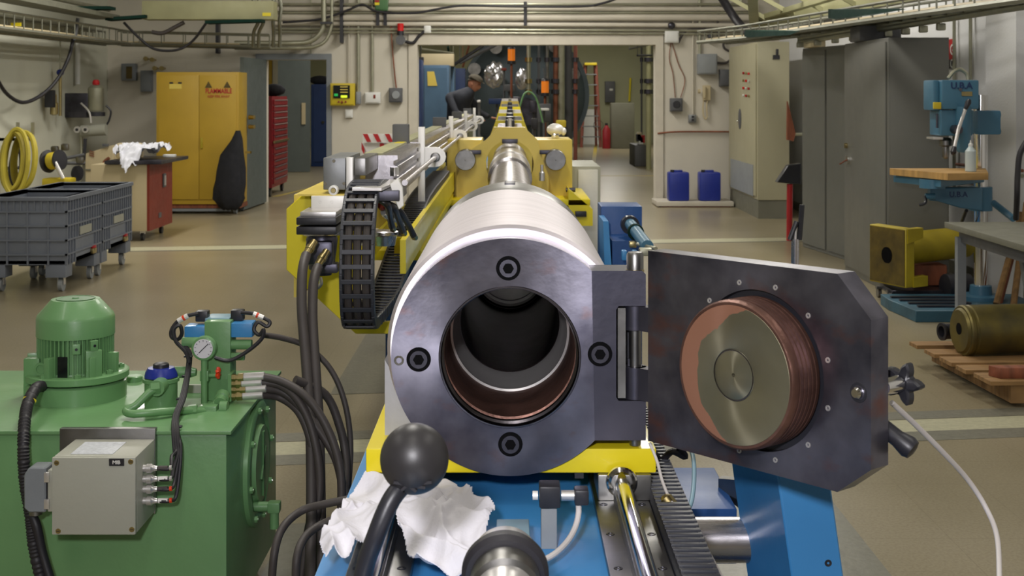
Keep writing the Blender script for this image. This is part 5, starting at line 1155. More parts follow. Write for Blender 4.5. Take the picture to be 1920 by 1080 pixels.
for k, (px, w_, m_, h_) in enumerate(((497, 14, 'yellow_cab', 2.6), (510, 12, 'wall', 2.6), (545, 10, 'green_dark', 2.4), (556, 8, 'cream', 2.4))):
    MB().box((P(px, 0, 32).x, 32, 0), (P(px+w_, 0, 32).x, 32.1, h_)).build('partition_panel', m_, label='%s upright panel far beyond the left doorway' % ['mustard', 'pale cream', 'dark green', 'narrow cream'][k], cat='panel')

# ---- things on the left wall
def wl(px, py): # point on the left wall
    Y = XL*F/(px-CX); return P(px, py, Y-0.0)
rg = thing('air_regulator', 'brass air regulator on the left wall with blue knob', 'regulator', wl(82, 215))
c_ = wl(82, 190)+Vector((0.12, 0, 0)); MB().lathe([(0, 0.02), (0.01, 0.045), (0.14, 0.045), (0.15, 0.03), (0.24, 0.03)], c_-Vector((0, 0, 0.16)), (0, 0, 1), 24).build('filter_bowl', 'brass', rg)
MB().cbox(c_+Vector((-0.02, -0.08, 0.03)), (0.1, 0.10, 0.2), 0.01).build('regulator_body', 'blackpl', rg)
c_ = wl(97, 182)+Vector((0.1, 0, 0)); MB().cyl(c_-Vector((0, 0, 0.22)), c_+Vector((0, 0, 0.26)), 0.018, seg=12).build('riser_pipe', 'brass', rg); MB().sphere(c_+Vector((0, 0, 0.29)), 0.045, (1, 1, 0.9), 2).build('blue_knob', 'blue_can', rg)
MB().cyl(c_+Vector((0, 0, 0.3)), c_+Vector((0, 0, 0.85)), 0.01, seg=8).build('air_line', 'galv', rg)
hose('air_hose', [P(140, 60, 14.9), P(128, 110, 14.8), P(105, 152, 14.7), P(75, 180, 14.5), P(42, 192, 14.2), P(12, 175, 13.9), P(-10, 140, 13.6)], 0.02, 'black hose swagging along the left wall past the regulator', 'rubber')
fu = thing('filter_unit', 'clear cylinder filter unit with red top on the left wall', 'filter', wl(180, 240))
c_ = P(180, 190, 16.2); 
MB().lathe([(0, 0.085), (0.02, 0.095), (0.28, 0.095), (0.31, 0.07), (0.32, 0)], c_-Vector((0, 0, 0.12)), (0, 0, 1), 28).build('filter_cylinder', 'galv', fu)
MB().lathe([(0, 0.11), (0.05, 0.11)], c_-Vector((0, 0, 0.18)), (0, 0, 1), 28).build('filter_base', 'blackpl', fu); MB().lathe([(0, 0.04), (0.03, 0.045), (0.06, 0.03), (0.065, 0)], c_+Vector((0, 0, 0.2)), (0, 0, 1), 16).build('red_knob', 'red', fu)
MB().cbox(c_+Vector((-0.24, 0.05, -0.05)), (0.30, 0.14, 0.30), 0.02).build('back_bracket', 'steel_dark', fu)
MB().cyl(c_+Vector((-0.16, -0.05, -0.36)), c_+Vector((0.14, -0.05, -0.34)), 0.07, seg=24).build('pump_motor', 'beigebox', fu)
for dx in (-0.18, -0.08): MB().cyl(c_+Vector((dx, -0.13, -0.34)), c_+Vector((dx, -0.16, -0.34)), 0.04, seg=20).build('gauge', 'alu', fu); 
for dx in (-0.18, -0.08): MB().cyl(c_+Vector((dx, -0.165, -0.34)), c_+Vector((dx, -0.17, -0.34)), 0.018, seg=12).build('gauge_hub', 'blackpl', fu)
MB().tube([c_+Vector((0.12, 0, -0.05)), c_+Vector((0.18, 0, -0.12)), c_+Vector((0.15, 0, -0.25)), c_+Vector((0.08, 0, -0.34))], 0.012, 8).build('loop_hose', 'blackpl', fu)
MB().tube([c_+Vector((-0.15, -0.1, -0.02)), c_+Vector((-0.05, -0.12, -0.12)), c_+Vector((-0.02, -0.12, -0.26))], 0.012, 8).build('loop_hose', 'alu', fu)
MB().tube([c_+Vector((-0.18, 0, -0.4)), c_+Vector((-0.18, 0, -0.9)), c_+Vector((-0.22, 0, -1.2))], 0.015, 8).build('drain_line', 'galv', fu)
for px in (137, 139): pass
MB().cyl(wl(138, 158)+Vector((0.05, 0, 0)), wl(138, 70)+Vector((0.05, 0, 0)), 0.03, seg=12).build('wall_conduit', 'white', label='white conduit on the left wall above the filter unit', cat='conduit')
def coil(px, py, Y, rx, rz, tr, name, m, lab, turns=6, yaw=0.3):
    c_ = P(px, py, Y); b = MB()
    for k in range(turns):
        pts = []; ox = random.uniform(-0.05, 0.05); s_ = random.uniform(0.85, 1.05)
        for j in range(25):
            a_ = 2*PI*j/24; pts.append(c_+Vector((rx*s_*math.cos(a_)+ox, -0.04*k+0.05*math.sin(a_), rz*s_*math.sin(a_))))
        b.tube(pts, tr, 6, n=2)
    return b.build(name, m, label=lab, cat='hose')
coil(48, 300, 13.6, 0.12, 0.31, 0.022, 'hose_coil', 'cable_yellow', 'coil of yellow hose hanging on the left wall', 9)
coil(27, 315, 13.9, 0.06, 0.24, 0.015, 'hose_coil', 'rubber', 'thin coil of black cable left of the yellow hose coil', 3)
for px in (32, 60): c_ = P(px, 235, 13.7); MB().box((c_.x-0.012, 13.7, c_.z-0.16), (c_.x+0.012, 13.74, c_.z+0.03)).box((XL, 13.7, c_.z-0.16), (c_.x-0.012, 13.74, c_.z-0.13)).build('coil_hook', 'galv', label='%s upright hook holding the yellow hose coil' % ('left' if px < 50 else 'right'), cat='hook')
rl = thing('hose_reel', 'black and yellow hose reel above the grey bins', 'reel', P(100, 345, 13.2)); MB().cyl((P(100, 0, 13.2).x, 13.2, 0), (P(100, 0, 13.2).x, 13.2, 0.52), 0.03, seg=12).build('stand', 'darkbox', rl)
c_ = P(88, 303, 13.2); ax = Vector((0.75, -0.3, 0.1)).normalized()
MB().lathe([(0, 0.11), (0.02, 0.115), (0.03, 0.06), (0.14, 0.06), (0.15, 0.10), (0.17, 0.10)], c_, ax, 32).build('drum', 'blackpl', rl)
MB().lathe([(0.035, 0.062), (0.05, 0.085), (0.12, 0.085), (0.135, 0.062)], c_, ax, 32).build('wound_hose', 'yellowpl', rl)
MB().cbox(c_+Vector((0.12, 0, -0.20)), (0.28, 0.2, 0.08), 0.02).build('reel_base', 'yellowpl', rl); MB().cbox(c_+Vector((0.12, 0, -0.27)), (0.22, 0.18, 0.06), 0.01).build('reel_foot', 'blue_navy', rl)
MB().cyl(c_+Vector((0.12, -0.12, 0.0)), c_+Vector((0.2, -0.12, -0.16)), 0.02, seg=12).build('crank', 'alu', rl)
wr = thing('pipe_rack', 'dark wall-mounted pipes and wheel beside the hose reel', 'pipes', P(130, 310, 14))
for k, (p_, q_) in enumerate((((-10, 317), (40, 314)), ((-10, 331), (38, 328)), ((118, 298), (158, 290)), ((118, 306), (160, 306)))):
    MB().cyl(P(p_[0], p_[1], 14.0), P(q_[0], q_[1], 14.05), 0.018, seg=10).build('pipe', 'darkbox', wr)
MB().lathe([(0, 0.08), (0.03, 0.08)], P(143, 325, 14.0), (0.9, -0.4, 0), 24).build('hand_wheel', 'blackpl', wr)
for (px, py) in ((103, 280), (122, 276), (150, 300)): MB().cbox(P(px, py, 13.9), (0.08, 0.06, 0.07), 0.02).build('pipe_clamp', 'steel_mid', wr)
MB().cyl(P(160, 260, 14.5), P(157, 300, 14.5), 0.02, seg=8).build('hanging_brush', 'blackpl', label='dark brush hanging below the filter unit', cat='brush')
# switch boxes on the back wall at left
def wallbox(px0, py0, px1, py1, name, m, lab, cat='switch box', depth=0.12, Y=BW):
    a_, b_ = P(px0, py1, Y-depth), P(px1, py0, Y-depth)
    t_ = thing(name, lab, cat, ((a_.x+b_.x)/2, Y-depth/2, a_.z)); MB().box((a_.x, Y-depth, a_.z), (b_.x, Y-0.001, b_.z), 0.008).build('box_body', m, t_)
    MB().box((a_.x+0.015, Y-depth-0.012, a_.z+0.015), (b_.x-0.015, Y-depth, b_.z-0.015), 0.004).build('cover', m, t_); return t_
wallbox(227, 119, 254, 151, 'disconnect_switch', 'greyframe', 'grey disconnect switch box, upper left on the back wall beside the corner')
MB().box((P(242, 0, BW).x, BW-0.14, P(0, 148, BW).z), (P(253, 0, BW).x, BW-0.13, P(0, 125, BW).z)).build('rating_label', 'ochre_dark', bpy.data.objects['disconnect_switch'])
wallbox(263, 132, 283, 172, 'breaker_box', 'greyframe', 'grey breaker box just left of the yellow cabinet')
for k, (px, py) in enumerate(((274, 110), (286, 112), (291, 128), (304, 128))):
    c_ = P(px, py, BW-0.15); MB().lathe([(0, 0), (0, 0.03), (0.05, 0.03), (0.055, 0.014), (0.19, 0.014)], c_-Vector((0, 0.04, 0)), (0, 1, 0), 12).build('brass_valve', 'brass', label='small brass valve %s above the yellow cabinet' % ['at far left', 'second from left', 'third from left', 'at far right'][k], cat='valve')
# back wall devices between door and opening
def cdt(px, py0, py1, r, m, lab, Y=BW-0.03, name='conduit'): return MB().cyl(P(px, py0, Y), P(px, py1, Y), r, seg=10).build(name, m, label=lab, cat='conduit')
yb2 = wallbox(619, 156, 665, 198, 'gas_alarm_box', 'yellowpl', 'yellow wall box with dark display beside the left doorway', 'alarm box')
bx_ = MB().box((P(625, 0, BW-.14).x, BW-0.15, P(0, 184, BW-.14).z), (P(656, 0, BW-.14).x, BW-0.131, P(0, 160, BW-.14).z)).build('display', 'screen', yb2)
MB().cbox(P(645, 181, BW-0.16), (0.085, 0.02, 0.035), 0.008).build('lime_light', 'lime', yb2); MB().cbox(P(630, 178, BW-0.16), (0.05, 0.02, 0.035), 0.008).build('green_light', 'greenled', yb2)
for k, px in enumerate((635, 641, 648)): MB().cyl(P(px, 191-(k % 2)*-2, BW-0.13), P(px, 191, BW-0.15), 0.014, seg=10).build('button', 'red_dark', yb2)
for k in range(3): MB().cbox(P(645, 163+5*k, BW-0.152), (0.10, 0.004, 0.012)).build('display_line', 'yellow_pale', yb2)
wallbox(647, 205, 661, 221, 'wall_socket', 'white', 'white socket below the yellow alarm box', 'socket', 0.05)
wallbox(667, 172, 676, 195, 'conduit_box', 'greybox', 'narrow grey conduit box right of the yellow alarm box', 'conduit box', 0.08)
cdt(672, -2, 172, 0.022, 'galv', 'grey conduit rising from the narrow conduit box'); cdt(698, -2, 172, 0.020, 'galv', 'grey conduit rising from the white panel')
cdt(654, -2, 156, 0.010, 'trimpaint', 'thin painted conduit rising from the yellow alarm box')
pb = wallbox(684, 173, 713, 194, 'call_point', 'white', 'small white wall panel with a red mark', 'panel', 0.06); MB().cbox(P(702, 181, BW-0.075), (0.03, 0.006, 0.05), 0.004).build('red_switch', 'red_dark', pb)
sb = wallbox(729, 165, 754, 192, 'speaker_box', 'darkbox', 'dark grey square box left of the big opening', 'speaker', 0.1); MB().lathe([(0, 0.055), (-0.01, 0.05), (-0.01, 0.02)], P(742, 178, BW-0.115), (0, 1, 0), 24).build('speaker_cone', 'greybox', sb)
hose('orange_wire', [P(733, 48, BW-0.04), P(736, 95, BW-0.04), P(740, 140, BW-0.04), P(743, 166, BW-0.04)], 0.010, 'orange wire running down to the dark square box', 'rust', 'wire')
wl2 = thing('warning_lamp', 'red warning lamp on a grey junction box at upper left of the big opening', 'lamp', P(751, 82, BW-0.1))
MB().cyl(P(751, 62, BW-0.1), P(751, 44, BW-0.1), 0.042, seg=20).build('red_lens', 'redlamp', wl2); MB().cyl(P(751, 66, BW-0.1), P(751, 58, BW-0.1), 0.046, seg=20).build('lamp_collar', 'blackpl', wl2)
MB().cyl(P(751, 75, BW-0.16), P(751, 75, BW-0.02), 0.065, seg=16).build('junction_box', 'darkbox', wl2)
hose('lamp_cord', [P(760, 78, BW-0.06), P(775, 80, BW-0.06), P(785, 68, BW-0.06), P(797, 58, BW-0.06)], 0.02, 'black cord from the red lamp box to a white corner box', 'rubber', 'cord')
wallbox(795, 47, 808, 62, 'corner_box', 'white', 'small white box above the left corner of the big opening', 'box', 0.08)
# horizontal runs above
hr = thing('conduit_bank', 'bank of painted horizontal pipes across the back wall above the opening', 'conduits', (0, BW-0.05, 2.3))
for (py, r) in ((8, 0.018), (17, 0.03), (24, 0.018), (33, 0.045), (44, 0.03), (54, 0.016), (60, 0.012)):
    MB().cyl(P(515, py, BW-0.06), P(1420, py+(4 if py > 40 else 0), BW-0.06), r, seg=10).build('pipe_run', 'trimpaint' if r > 0.025 else 'galv', hr)
for (px, a_, b_) in ((640, -3, 80), (407, 30, 100), (985, 3, 48), (722, 20, 48), (708, 20, 48)):
    c0, c1 = P(px-3, b_, BW-0.12), P(px+3, a_, BW-0.12)
    MB().box((c0.x, BW-0.12, c0.z), (c1.x, BW-0.001, c1.z)).build('strut_channel', 'blackpl', label='black strut channel on the back wall at %s' % {640: 'right of the doorway', 407: 'above the yellow cabinet', 985: 'above the middle of the opening', 722: 'right below the small green box', 708: 'left below the small green box'}[px], cat='strut')
gb = wallbox(703, -4, 727, 20, 'green_box', 'green_dark', 'small green box with a yellow and red label high on the back wall', 'box', 0.14)
MB().cbox(P(707, 7, BW-0.16), (0.06, 0.004, 0.035)).build('label_sticker', 'yellow', gb); MB().cbox(P(707, 2, BW-0.16), (0.06, 0.004, 0.025)).build('label_sticker', 'red', gb)
hose('black_cable', [P(530, 42, BW-0.2), P(600, 36, BW-0.2), P(650, 20, BW-0.2), P(680, 9, BW-0.2), P(710, 22, BW-0.2), P(780, 24, BW-0.2), P(860, 11, BW-0.2), P(960, 12, BW-0.2), P(1090, 12, BW-0.2), P(1130, 6, BW-0.2), P(1160, -4, BW-0.2)], 0.016, 'long black cable swagging across the top of the back wall', 'rubber', 'cable')
for k, (px, r) in enumerate(((607, 0.035), (622, 0.024))):
    e_ = 80+10*k; hose('bent_conduit', [P(px, -6, BW-0.2), P(px, 30, BW-0.2), P(px-1, 50, BW-0.2), P(px-10, 66+8*k, BW-0.2), P(px-28, 78+8*k, BW-0.2), P(px-60, 81+9*k, BW-0.2), P(440, 81+9*k, BW-0.2)], r, ('thick' if k == 0 else 'thin')+' bent conduit sweeping down and left above the doorway', 'galv', 'conduit')
cdt(583, -2, 104, 0.008, 'galv', 'thin drop rod above the left doorway')
MB().cbox(P(612, 43, BW-0.25), (0.16, 0.05, 0.03)).build('pipe_strap', 'blackpl', label='black strap across the two bent conduits', cat='strap')

# red and white hazard chevrons board leaning at the wall
hb_ = thing('hazard_board', 'red and white striped barrier boards in front of the back wall', 'barrier', P(715, 310, 15.5))
for k, (x0_, x1_, y0_, y1_) in enumerate(((680, 757, 251, 268), (676, 726, 268, 305))):
    a_, b_ = P(x0_, y1_, 15.5+0.05*k), P(x1_, y0_, 15.5+0.05*k); MB().box((a_.x, 15.5+0.05*k, a_.z), (b_.x, 15.53+0.05*k, b_.z)).build('board', 'white', hb_)
for px in (680, 699, 721, 739):
    Y_ = 15.49; MB().prism([P(px, 251, Y_), P(px+9, 251, Y_), P(px+16, 266, Y_), P(px+8, 266, Y_)], (0, -0.006, 0)).build('red_stripe', 'red', hb_)
for pts in ([(678, 266), (684, 280), (683, 290), (678, 280)], [(713, 262), (725, 276), (718, 282), (712, 274)], [(688, 300), (690, 292), (706, 290), (700, 300)]):
    MB().prism([P(x, y, 15.535) for x, y in pts], (0, -0.012, 0)).build('red_stripe', 'red', hb_)
for px in (684, 750): MB().box((P(px, 0, 15.6).x-0.02, 15.56, 0), (P(px, 0, 15.6).x+0.02, 15.6, 0.9)).build('board_post', 'darkbox', hb_)

# ------------------------------------------------------------------ overhead trays
def tray(path, wd, hgt, name, lab, m='tray', rung=0.25, vert=True, wires=True):
    t_ = thing(name, lab, 'cable tray', path[0]); up_ = Vector((0, 0, 1))
    b = MB(); rb = MB()
    for a_, b_ in zip(path[:-1], path[1:]):
        a_, b_ = Vector(a_), Vector(b_); d_ = (b_-a_).normalized(); sd = d_.cross(up_).normalized()
        for s_ in (-1, 1):
            o_ = sd*(s_*wd/2); b.cyl(a_+o_, b_+o_, 0.022, seg=6); b.cyl(a_+o_+up_*hgt, b_+o_+up_*hgt, 0.013, seg=6)
        n_ = int((b_-a_).length/rung)
        for k in range(n_+1):
            p = lerp(a_, b_, k/max(1, n_)); rb.cyl(p-sd*wd/2, p+sd*wd/2, 0.008, seg=5)
            if vert:
                for s_ in (-1, 1): rb.cyl(p+sd*(s_*wd/2), p+sd*(s_*wd/2)+up_*hgt, 0.007, seg=5)
    b.build('side_rail', m, t_); rb.build('rungs', m, t_, kind='stuff'); 
    cbm = MB()
    for k in range(3):
        pts = []
        for a_, b_ in zip(path[:-1], path[1:]):
            a_, b_ = Vector(a_), Vector(b_); sd = (b_-a_).cross(up_).normalized()
            for j in range(5): pts.append(lerp(a_, b_, j/5)+sd*((k-1)*wd*0.25+random.uniform(-.03, .03))+up_*0.03)
        cbm = MB(); cbm.tube(pts, 0.016, 6, n=2); cbm.build('laid_cable', ['galv', 'hose', 'cream'][k], t_)
    return t_
zA = P(0, 62, 13.2).z
tray([(-4.95, 8.0, 2.06), (-4.95, 16.9, 2.09), (-3.1, 17.2, 2.06)], 0.36, 0.16, 'cable_tray', 'lower wire cable tray running along the left wall to the doorway')
tray([(2.2, 14.5, 2.02), (2.42, 13.0, 2.0), (3.12, 7.8, 2.0), (3.3, 5.5, 2.0)], 0.32, 0.12, 'cable_tray', 'lower galvanised cable tray running over the grey lockers at right')
rtr = bpy.data.objects['cable_tray.001']
MB().prism([(2.05, 14.5, 2.03), (2.30, 13.0, 2.012), (2.97, 7.8, 2.012), (3.15, 5.5, 2.012), (3.75-.3, 5.5, 2.012), (3.30, 7.8, 2.012), (2.62, 13.0, 2.012), (2.4, 14.5, 2.03)], (0, 0, 0.006)).build('tray_sheet', 'alu_grey', rtr)
def duct(pts, wd, hgt, name, lab, m, parent=None):
    b = MB(); up_ = Vector((0, 0, 1))
    for a_, b_ in zip(pts[:-1], pts[1:]):
        a_, b_ = Vector(a_), Vector(b_); sd = (b_-a_).cross(up_).normalized()*wd/2
        b.prism([a_-sd, a_+sd, b_+sd, b_-sd], up_*hgt)
    return b.build(name, m, parent, smooth=0, label=lab, cat=None if parent else 'wireway')
lw = thing('wireway', 'grey wireway duct high on the left with dark green bottom covers', 'wireway', (-4.8, 14, 2.33))
duct([(-4.8, 8, 2.35), (-4.8, 15.9, 2.35)], 0.30, 0.05, 'duct_left', None, 'tray', lw)
a_, b_ = P(270, 37, 16.0), P(515, 40, 16.0); MB().box((a_.x, 15.9, a_.z), (b_.x, 16.2, a_.z+0.22), 0.004).build('duct_panel', 'beam', lw)
for (p0, p1, Yq, Yr) in (((80, 18), (205, 17), 14.2, 15.2), ((197, 38), (272, 33), 15.6, 15.8), ((384, 44), (490, 41), 15.7, 15.7)):
    a_, b_ = P(p0[0], p0[1], Yq), P(p1[0], p1[1], Yr); MB().prism([a_, b_, b_+Vector((0, 0, 0.035)), a_+Vector((0, 0, 0.035))], (0, 0.25, 0)).build('green_cover', 'greenstrip', lw)
for k, (y0_, z_, r_, lb) in enumerate(((0.0, 2.28, 0.05, 'thick pale'), (0.12, 2.44, 0.035, 'middle'), (0.2, 2.52, 0.025, 'thin upper'))):
    MB().cyl((-5.25+y0_, 7, z_), (-5.25+y0_, 16.8, z_), r_, seg=10).build('ceiling_pipe', 'galv', label='%s pipe running along the left wall beneath the wireway' % lb, cat='pipe')
# loops and offsets at the end of the wireway
for k, px in enumerate((478, 488, 515, 527)):
    hose('offset_conduit', [P(px-4, -6, 16.3), P(px, 12, 16.3), P(px+(6 if k < 2 else -3), 40, 16.3), P(px-2, 60, 16.4), P(px-3, 88, 16.5)], 0.022, '%s of four bent conduits at the end of the left wireway' % ['leftmost', 'second', 'third', 'rightmost'][k], 'tray', 'conduit')
hose('looped_cable', [P(232, 42, 15.9), P(262, 72, 16), P(290, 92, 16), P(330, 94, 16), P(360, 78, 16), P(386, 44, 15.9)], 0.016, 'black cable hanging in a loop below the left wireway', 'rubber', 'cable')
hose('drooping_cable', [P(285, 60, 16), P(305, 62, 16), P(330, 50, 16), P(345, 42, 16)], 0.025, 'thick dark cable bundle under the left wireway', 'hose', 'cable')
c_ = P(500, 27, 15.9); MB().cbox(c_, (0.10, 0.01, 0.04)).build('yellow_sticker', 'yellow', lw)
MB().cbox(P(30, 46, 13.0), (0.10, 0.01, 0.035)).build('yellow_tag', 'yellow', label='yellow tag on the left cable tray', cat='tag')
hose('support_wire', [P(146, 34, 14.8), P(140, 75, 14.8)], 0.02, 'dark hanger strap on the left cable tray', 'darkbox', 'hanger')
# right overhead frame
rw = thing('channel_frame', 'cream steel channel frame overhead at right with dark green panels', 'overhead frame', P(1425, 50, 14.6))
def chan(a_, b_, wd, hgt, m='beam', nm='channel'):
    a_, b_ = Vector(a_), Vector(b_); sd = (b_-a_).cross(Vector((0, 0, 1))); sd = (sd.normalized() if sd.length > 1e-5 else Vector((1, 0, 0)))*wd/2
    MB().prism([a_-sd, a_+sd, b_+sd, b_-sd], Vector((0, 0, hgt))).build(nm, m, rw, smooth=0)
chan(P(1425, 52, 14.6), P(1800, -12, 9.9), 0.10, 0.13); chan(P(1414, 50, 14.6), P(1410, -20, 12.5), 0.10, 0.10); 
chan(P(1420, 6, 14.6)+Vector((0, 0, -0.2)), P(1700, -40, 9.9), 0.08, 0.05)
for k in range(6):
    a_ = lerp(P(1425, 52, 14.6), P(1800, -12, 9.9), (k+0.6)/6); b_ = a_+Vector((-0.5, 0.1, 0.30)); chan(a_, b_, 0.05, 0.05, 'beam', 'cross_member')
MB().prism([P(1404, 70, 12.6), P(1480, 66, 11.5), P(1500, 58, 11.3), P(1405, 58, 12.6)], (0.0, 0.25, 0.02)).build('green_panel', 'greenstrip', rw)
MB().prism([P(1568, 36, 9.8), P(1640, 28, 9.2), P(1700, 17, 8.9), P(1568, 18, 9.8)], (0.0, 0.25, 0.02)).build('green_panel', 'greenstrip', rw)
a_, b_ = P(1480, 55, 12.8), P(1568, 30, 11.4); MB().prism([a_, b_, b_+Vector((0.3, 0.3, 0)), a_+Vector((0.3, 0.3, 0))], (0, 0, 0.03)).build('sheet_panel', 'tray', rw)
hose('cable_bundle', [P(1352, -6, 15.5), P(1375, 30, 15.5), P(1395, 55, 15.3), P(1412, 68, 15.0)], 0.05, 'thick dark cable bundle dropping beside the overhead frame', 'rubber', 'cable')
for k, dy in enumerate((0, 0.12)):
    MB().cyl(P(1500, 72+6*k, 12.4), P(1960, -4+8*k, 7.8), 0.028, seg=10).build('overhead_pipe', 'galv', label='%s galvanised pipe slanting over the lockers at upper right' % ('upper', 'lower')[k], cat='pipe')
cl = thing('clamp_row', 'row of pipe clamps under the right cable tray', 'clamps', P(1560, 80, 11.5))
for k in range(9):
    c_ = P(1500+33*k, 84-4.2*k, 12.2-0.36*k); MB().cbox(c_, (0.06, 0.05, 0.05), 0.01).build('clamp', 'galv', cl)
# wall clutter right of the opening
wallbox(1247, 58, 1273, 80, 'junction_box', 'white', 'white junction box above the right corner of the opening', 'box', 0.1)
c_ = P(1259, 48, BW-0.1); MB().sphere(c_, 0.05, (1, 0.7, 1), 2).build('beacon', 'steel_dark', label='small dark beacon above the white junction box', cat='beacon')
for k, pts in enumerate((((1258, 80), (1255, 110), (1262, 140), (1266, 183)), ((1260, 80), (1272, 120), (1284, 150), (1276, 183)))):
    hose('pink_wire', [P(x, y, BW-0.02) for x, y in pts], 0.006, '%s thin pink wire hanging to the dark wall speaker' % ('left', 'right')[k], 'rust', 'wire')
sp_ = wallbox(1257, 184, 1280, 209, 'wall_speaker', 'darkbox', 'dark grey square wall speaker right of the opening', 'speaker', 0.1); MB().lathe([(0, 0.05), (-0.01, 0.045), (-0.01, 0.02)], P(1269, 196, BW-0.115), (0, 1, 0), 24).build('speaker_cone', 'blackpl', sp_)
wallbox(1309, 101, 1345, 139, 'electrical_box', 'greybox', 'pale grey electrical panel on the wall above the telephone', 'panel', 0.14)
wallbox(1350, 130, 1370, 162, 'fuse_box', 'darkbox', 'dark grey fuse box left of the tall beige cabinet', 'fuse box', 0.12)
so = wallbox(1291, 215, 1306, 230, 'wall_socket', 'alu_grey', 'grey double socket left of the telephone', 'socket', 0.05)
for dy in (-3, 3): MB().cbox(P(1299, 222+dy, BW-0.07), (0.035, 0.01, 0.025)).build('outlet', 'blackpl', so)
cdt(1299, 20, 214, 0.012, 'trimpaint', 'painted conduit rising from the grey socket'); cdt(1312, -3, 101, 0.02, 'galv', 'conduit rising from the pale grey panel'); cdt(1390, -3, 80, 0.024, 'galv', 'conduit dropping into the tall beige cabinet')
tp = thing('wall_telephone', 'beige wall telephone with hanging curly cord', 'telephone', P(1323, 190, BW-0.05))
MB().box((P(1317, 0, BW).x, BW-0.08, P(0, 188, BW).z), (P(1331, 0, BW).x, BW-0.001, P(0, 160, BW).z), 0.01).build('phone_body', 'cream', tp)
MB().box((P(1316, 0, BW).x, BW-0.12, P(0, 184, BW).z), (P(1321, 0, BW).x, BW-0.08, P(0, 162, BW).z), 0.012).build('handset', 'cream', tp)
MB().cyl(P(1313, 171, BW-0.08), P(1309, 171, BW-0.08), 0.03, seg=12).build('bell', 'cream', tp)
MB().tube([P(1319, 188, BW-0.05), P(1318, 210, BW-0.05), P(1322, 223, BW-0.05), P(1326, 218, BW-0.05), P(1325, 200, BW-0.05), P(1327, 187, BW-0.05)], 0.010, 6).build('curly_cord', 'cream', tp)
cpipe = MB().tube([P(1233, 250, BW-0.04), P(1275, 247, BW-0.04), P(1376, 247, BW-0.04)], 0.012, 8).build('copper_pipe', 'rust', label='thin copper pipe along the wall above the blue canisters', cat='pipe')
for k, pts in enumerate((((1272, 80), (1282, 62), (1300, 55), (1362, 55)), ((1352, 12), (1345, 40), (1350, 74), (1386, 74)), ((1370, 97), (1358, 90), (1360, 78), (1390, 72)), ((1345, 118), (1360, 118), (1370, 112)))):
    hose('wall_cable', [P(x, y, BW-0.05) for x, y in pts], 0.016, '%s black cable on the wall right of the opening' % ['topmost', 'second', 'looping', 'lowest short'][k], 'hose', 'cable')
wallbox(1328, 64, 1337, 80, 'black_switch', 'blackpl', 'small black switch high on the wall above the pale grey panel', 'switch', 0.08)
# low plinth shelf and two blue canisters
sh = thing('low_shelf', 'low white platform along the wall under the blue canisters', 'platform', P(1305, 383, 17.4))
a_, b_ = P(1232, 384, 17.2), P(1376, 374, 17.2); MB().box((a_.x, 17.2, a_.z-0.02), (P(1376, 0, 17.2).x, 17.85, 0.07), 0.005).build('platform_top', 'trimpaint', sh)
MB().box((a_.x+0.06, 17.22, 0.0), (P(1370, 0, 17.2).x, 17.8, 0.05)).build('platform_base', 'red_dark', sh)
for k, (x0_, x1_) in enumerate(((1254, 1293), (1312, 1352))):
    Y_ = 17.3; t_ = thing('canister', 'blue plastic canister on the low platform, the %s one' % ('left', 'right')[k], 'canister', P((x0_+x1_)/2, 373, Y_), 'blue canisters on the low platform')
    a_, b_ = P(x0_, 373, Y_), P(x1_, 323, Y_); MB().box((a_.x, Y_, 0.07), (b_.x, Y_+0.24, b_.z), 0.03).build('canister_body', 'blue_can', t_)
    MB().box((a_.x+0.08, Y_+0.08, b_.z-0.005), (b_.x-0.08, Y_+0.13, b_.z+0.025), 0.01).build('handle', 'blue_can', t_); MB().cyl((a_.x+0.05, Y_+0.05, b_.z-0.01), (a_.x+0.05, Y_+0.05, b_.z+0.03), 0.025, seg=14).build('screw_cap', 'blackpl', t_)

# ------------------------------------------------------------------ right side cabinets
bc2 = thing('control_cabinet', 'tall beige electrical cabinet with pilot lights and oval lock', 'cabinet', (3.1, 16.5, 0))
MB().box((2.9, 15.6, 0.22), (3.27, 17.6, P(0, 78, 15.6).z), 0.006).build('cabinet_body', 'beige', bc2)
MB().box((2.91, 15.62, 0), (3.26, 17.6, 0.22)).build('plinth', 'plinth', bc2); MB().box((2.885, 15.66, 0.26), (2.9, 17.55, P(0, 82, 15.6).z), 0.004).build('front_door', 'beige', bc2)
def fx(px, py): Y = 2.88*F/(px-CX); return P(px, py, Y)
c_ = fx(1387, 223); MB().sphere(c_, 0.17, (0.12, 1.0, 1.0), 3).build('oval_lock', 'darkbox', bc2) if False else MB().lathe([(0, 0.0), (0.02, 0.06), (0.02, 0.001)], c_, (1, 0, 0), 8)
MB().sphere(c_, 0.1, (0.15, 0.9, 1.3), 3).build('oval_lock', 'darkbox', bc2); MB().sphere(c_+Vector((-0.02, 0, -0.03)), 0.02, (1, 1, 1), 2).build('lock_pin', 'chrome', bc2)
for r_ in range(4):
    for k in range(3):
        c_ = fx(1395+5*k, 137+14*r_+0.6*k); MB().cyl(c_, c_-Vector((0.02, 0, 0)), 0.016, seg=10).build('pilot_light', ['red', 'brass', 'redlamp', 'white'][(r_+k) % 4], bc2)
c_ = P(1455, 104, 15.6); MB().cbox((c_.x, 15.585, c_.z-0.02), (0.08, 0.008, 0.05)).build('handle_plate', 'blackpl', bc2); MB().cbox((c_.x+0.01, 15.58, c_.z+0.04), (0.03, 0.02, 0.07), 0.004).build('rotary_lever', 'blackpl', bc2)
# stickers: reflective metal kick plate
MB().box((2.878, 15.8, 0.25), (2.885, 17.4, 0.62)).build('kick_plate', 'greybox', bc2)
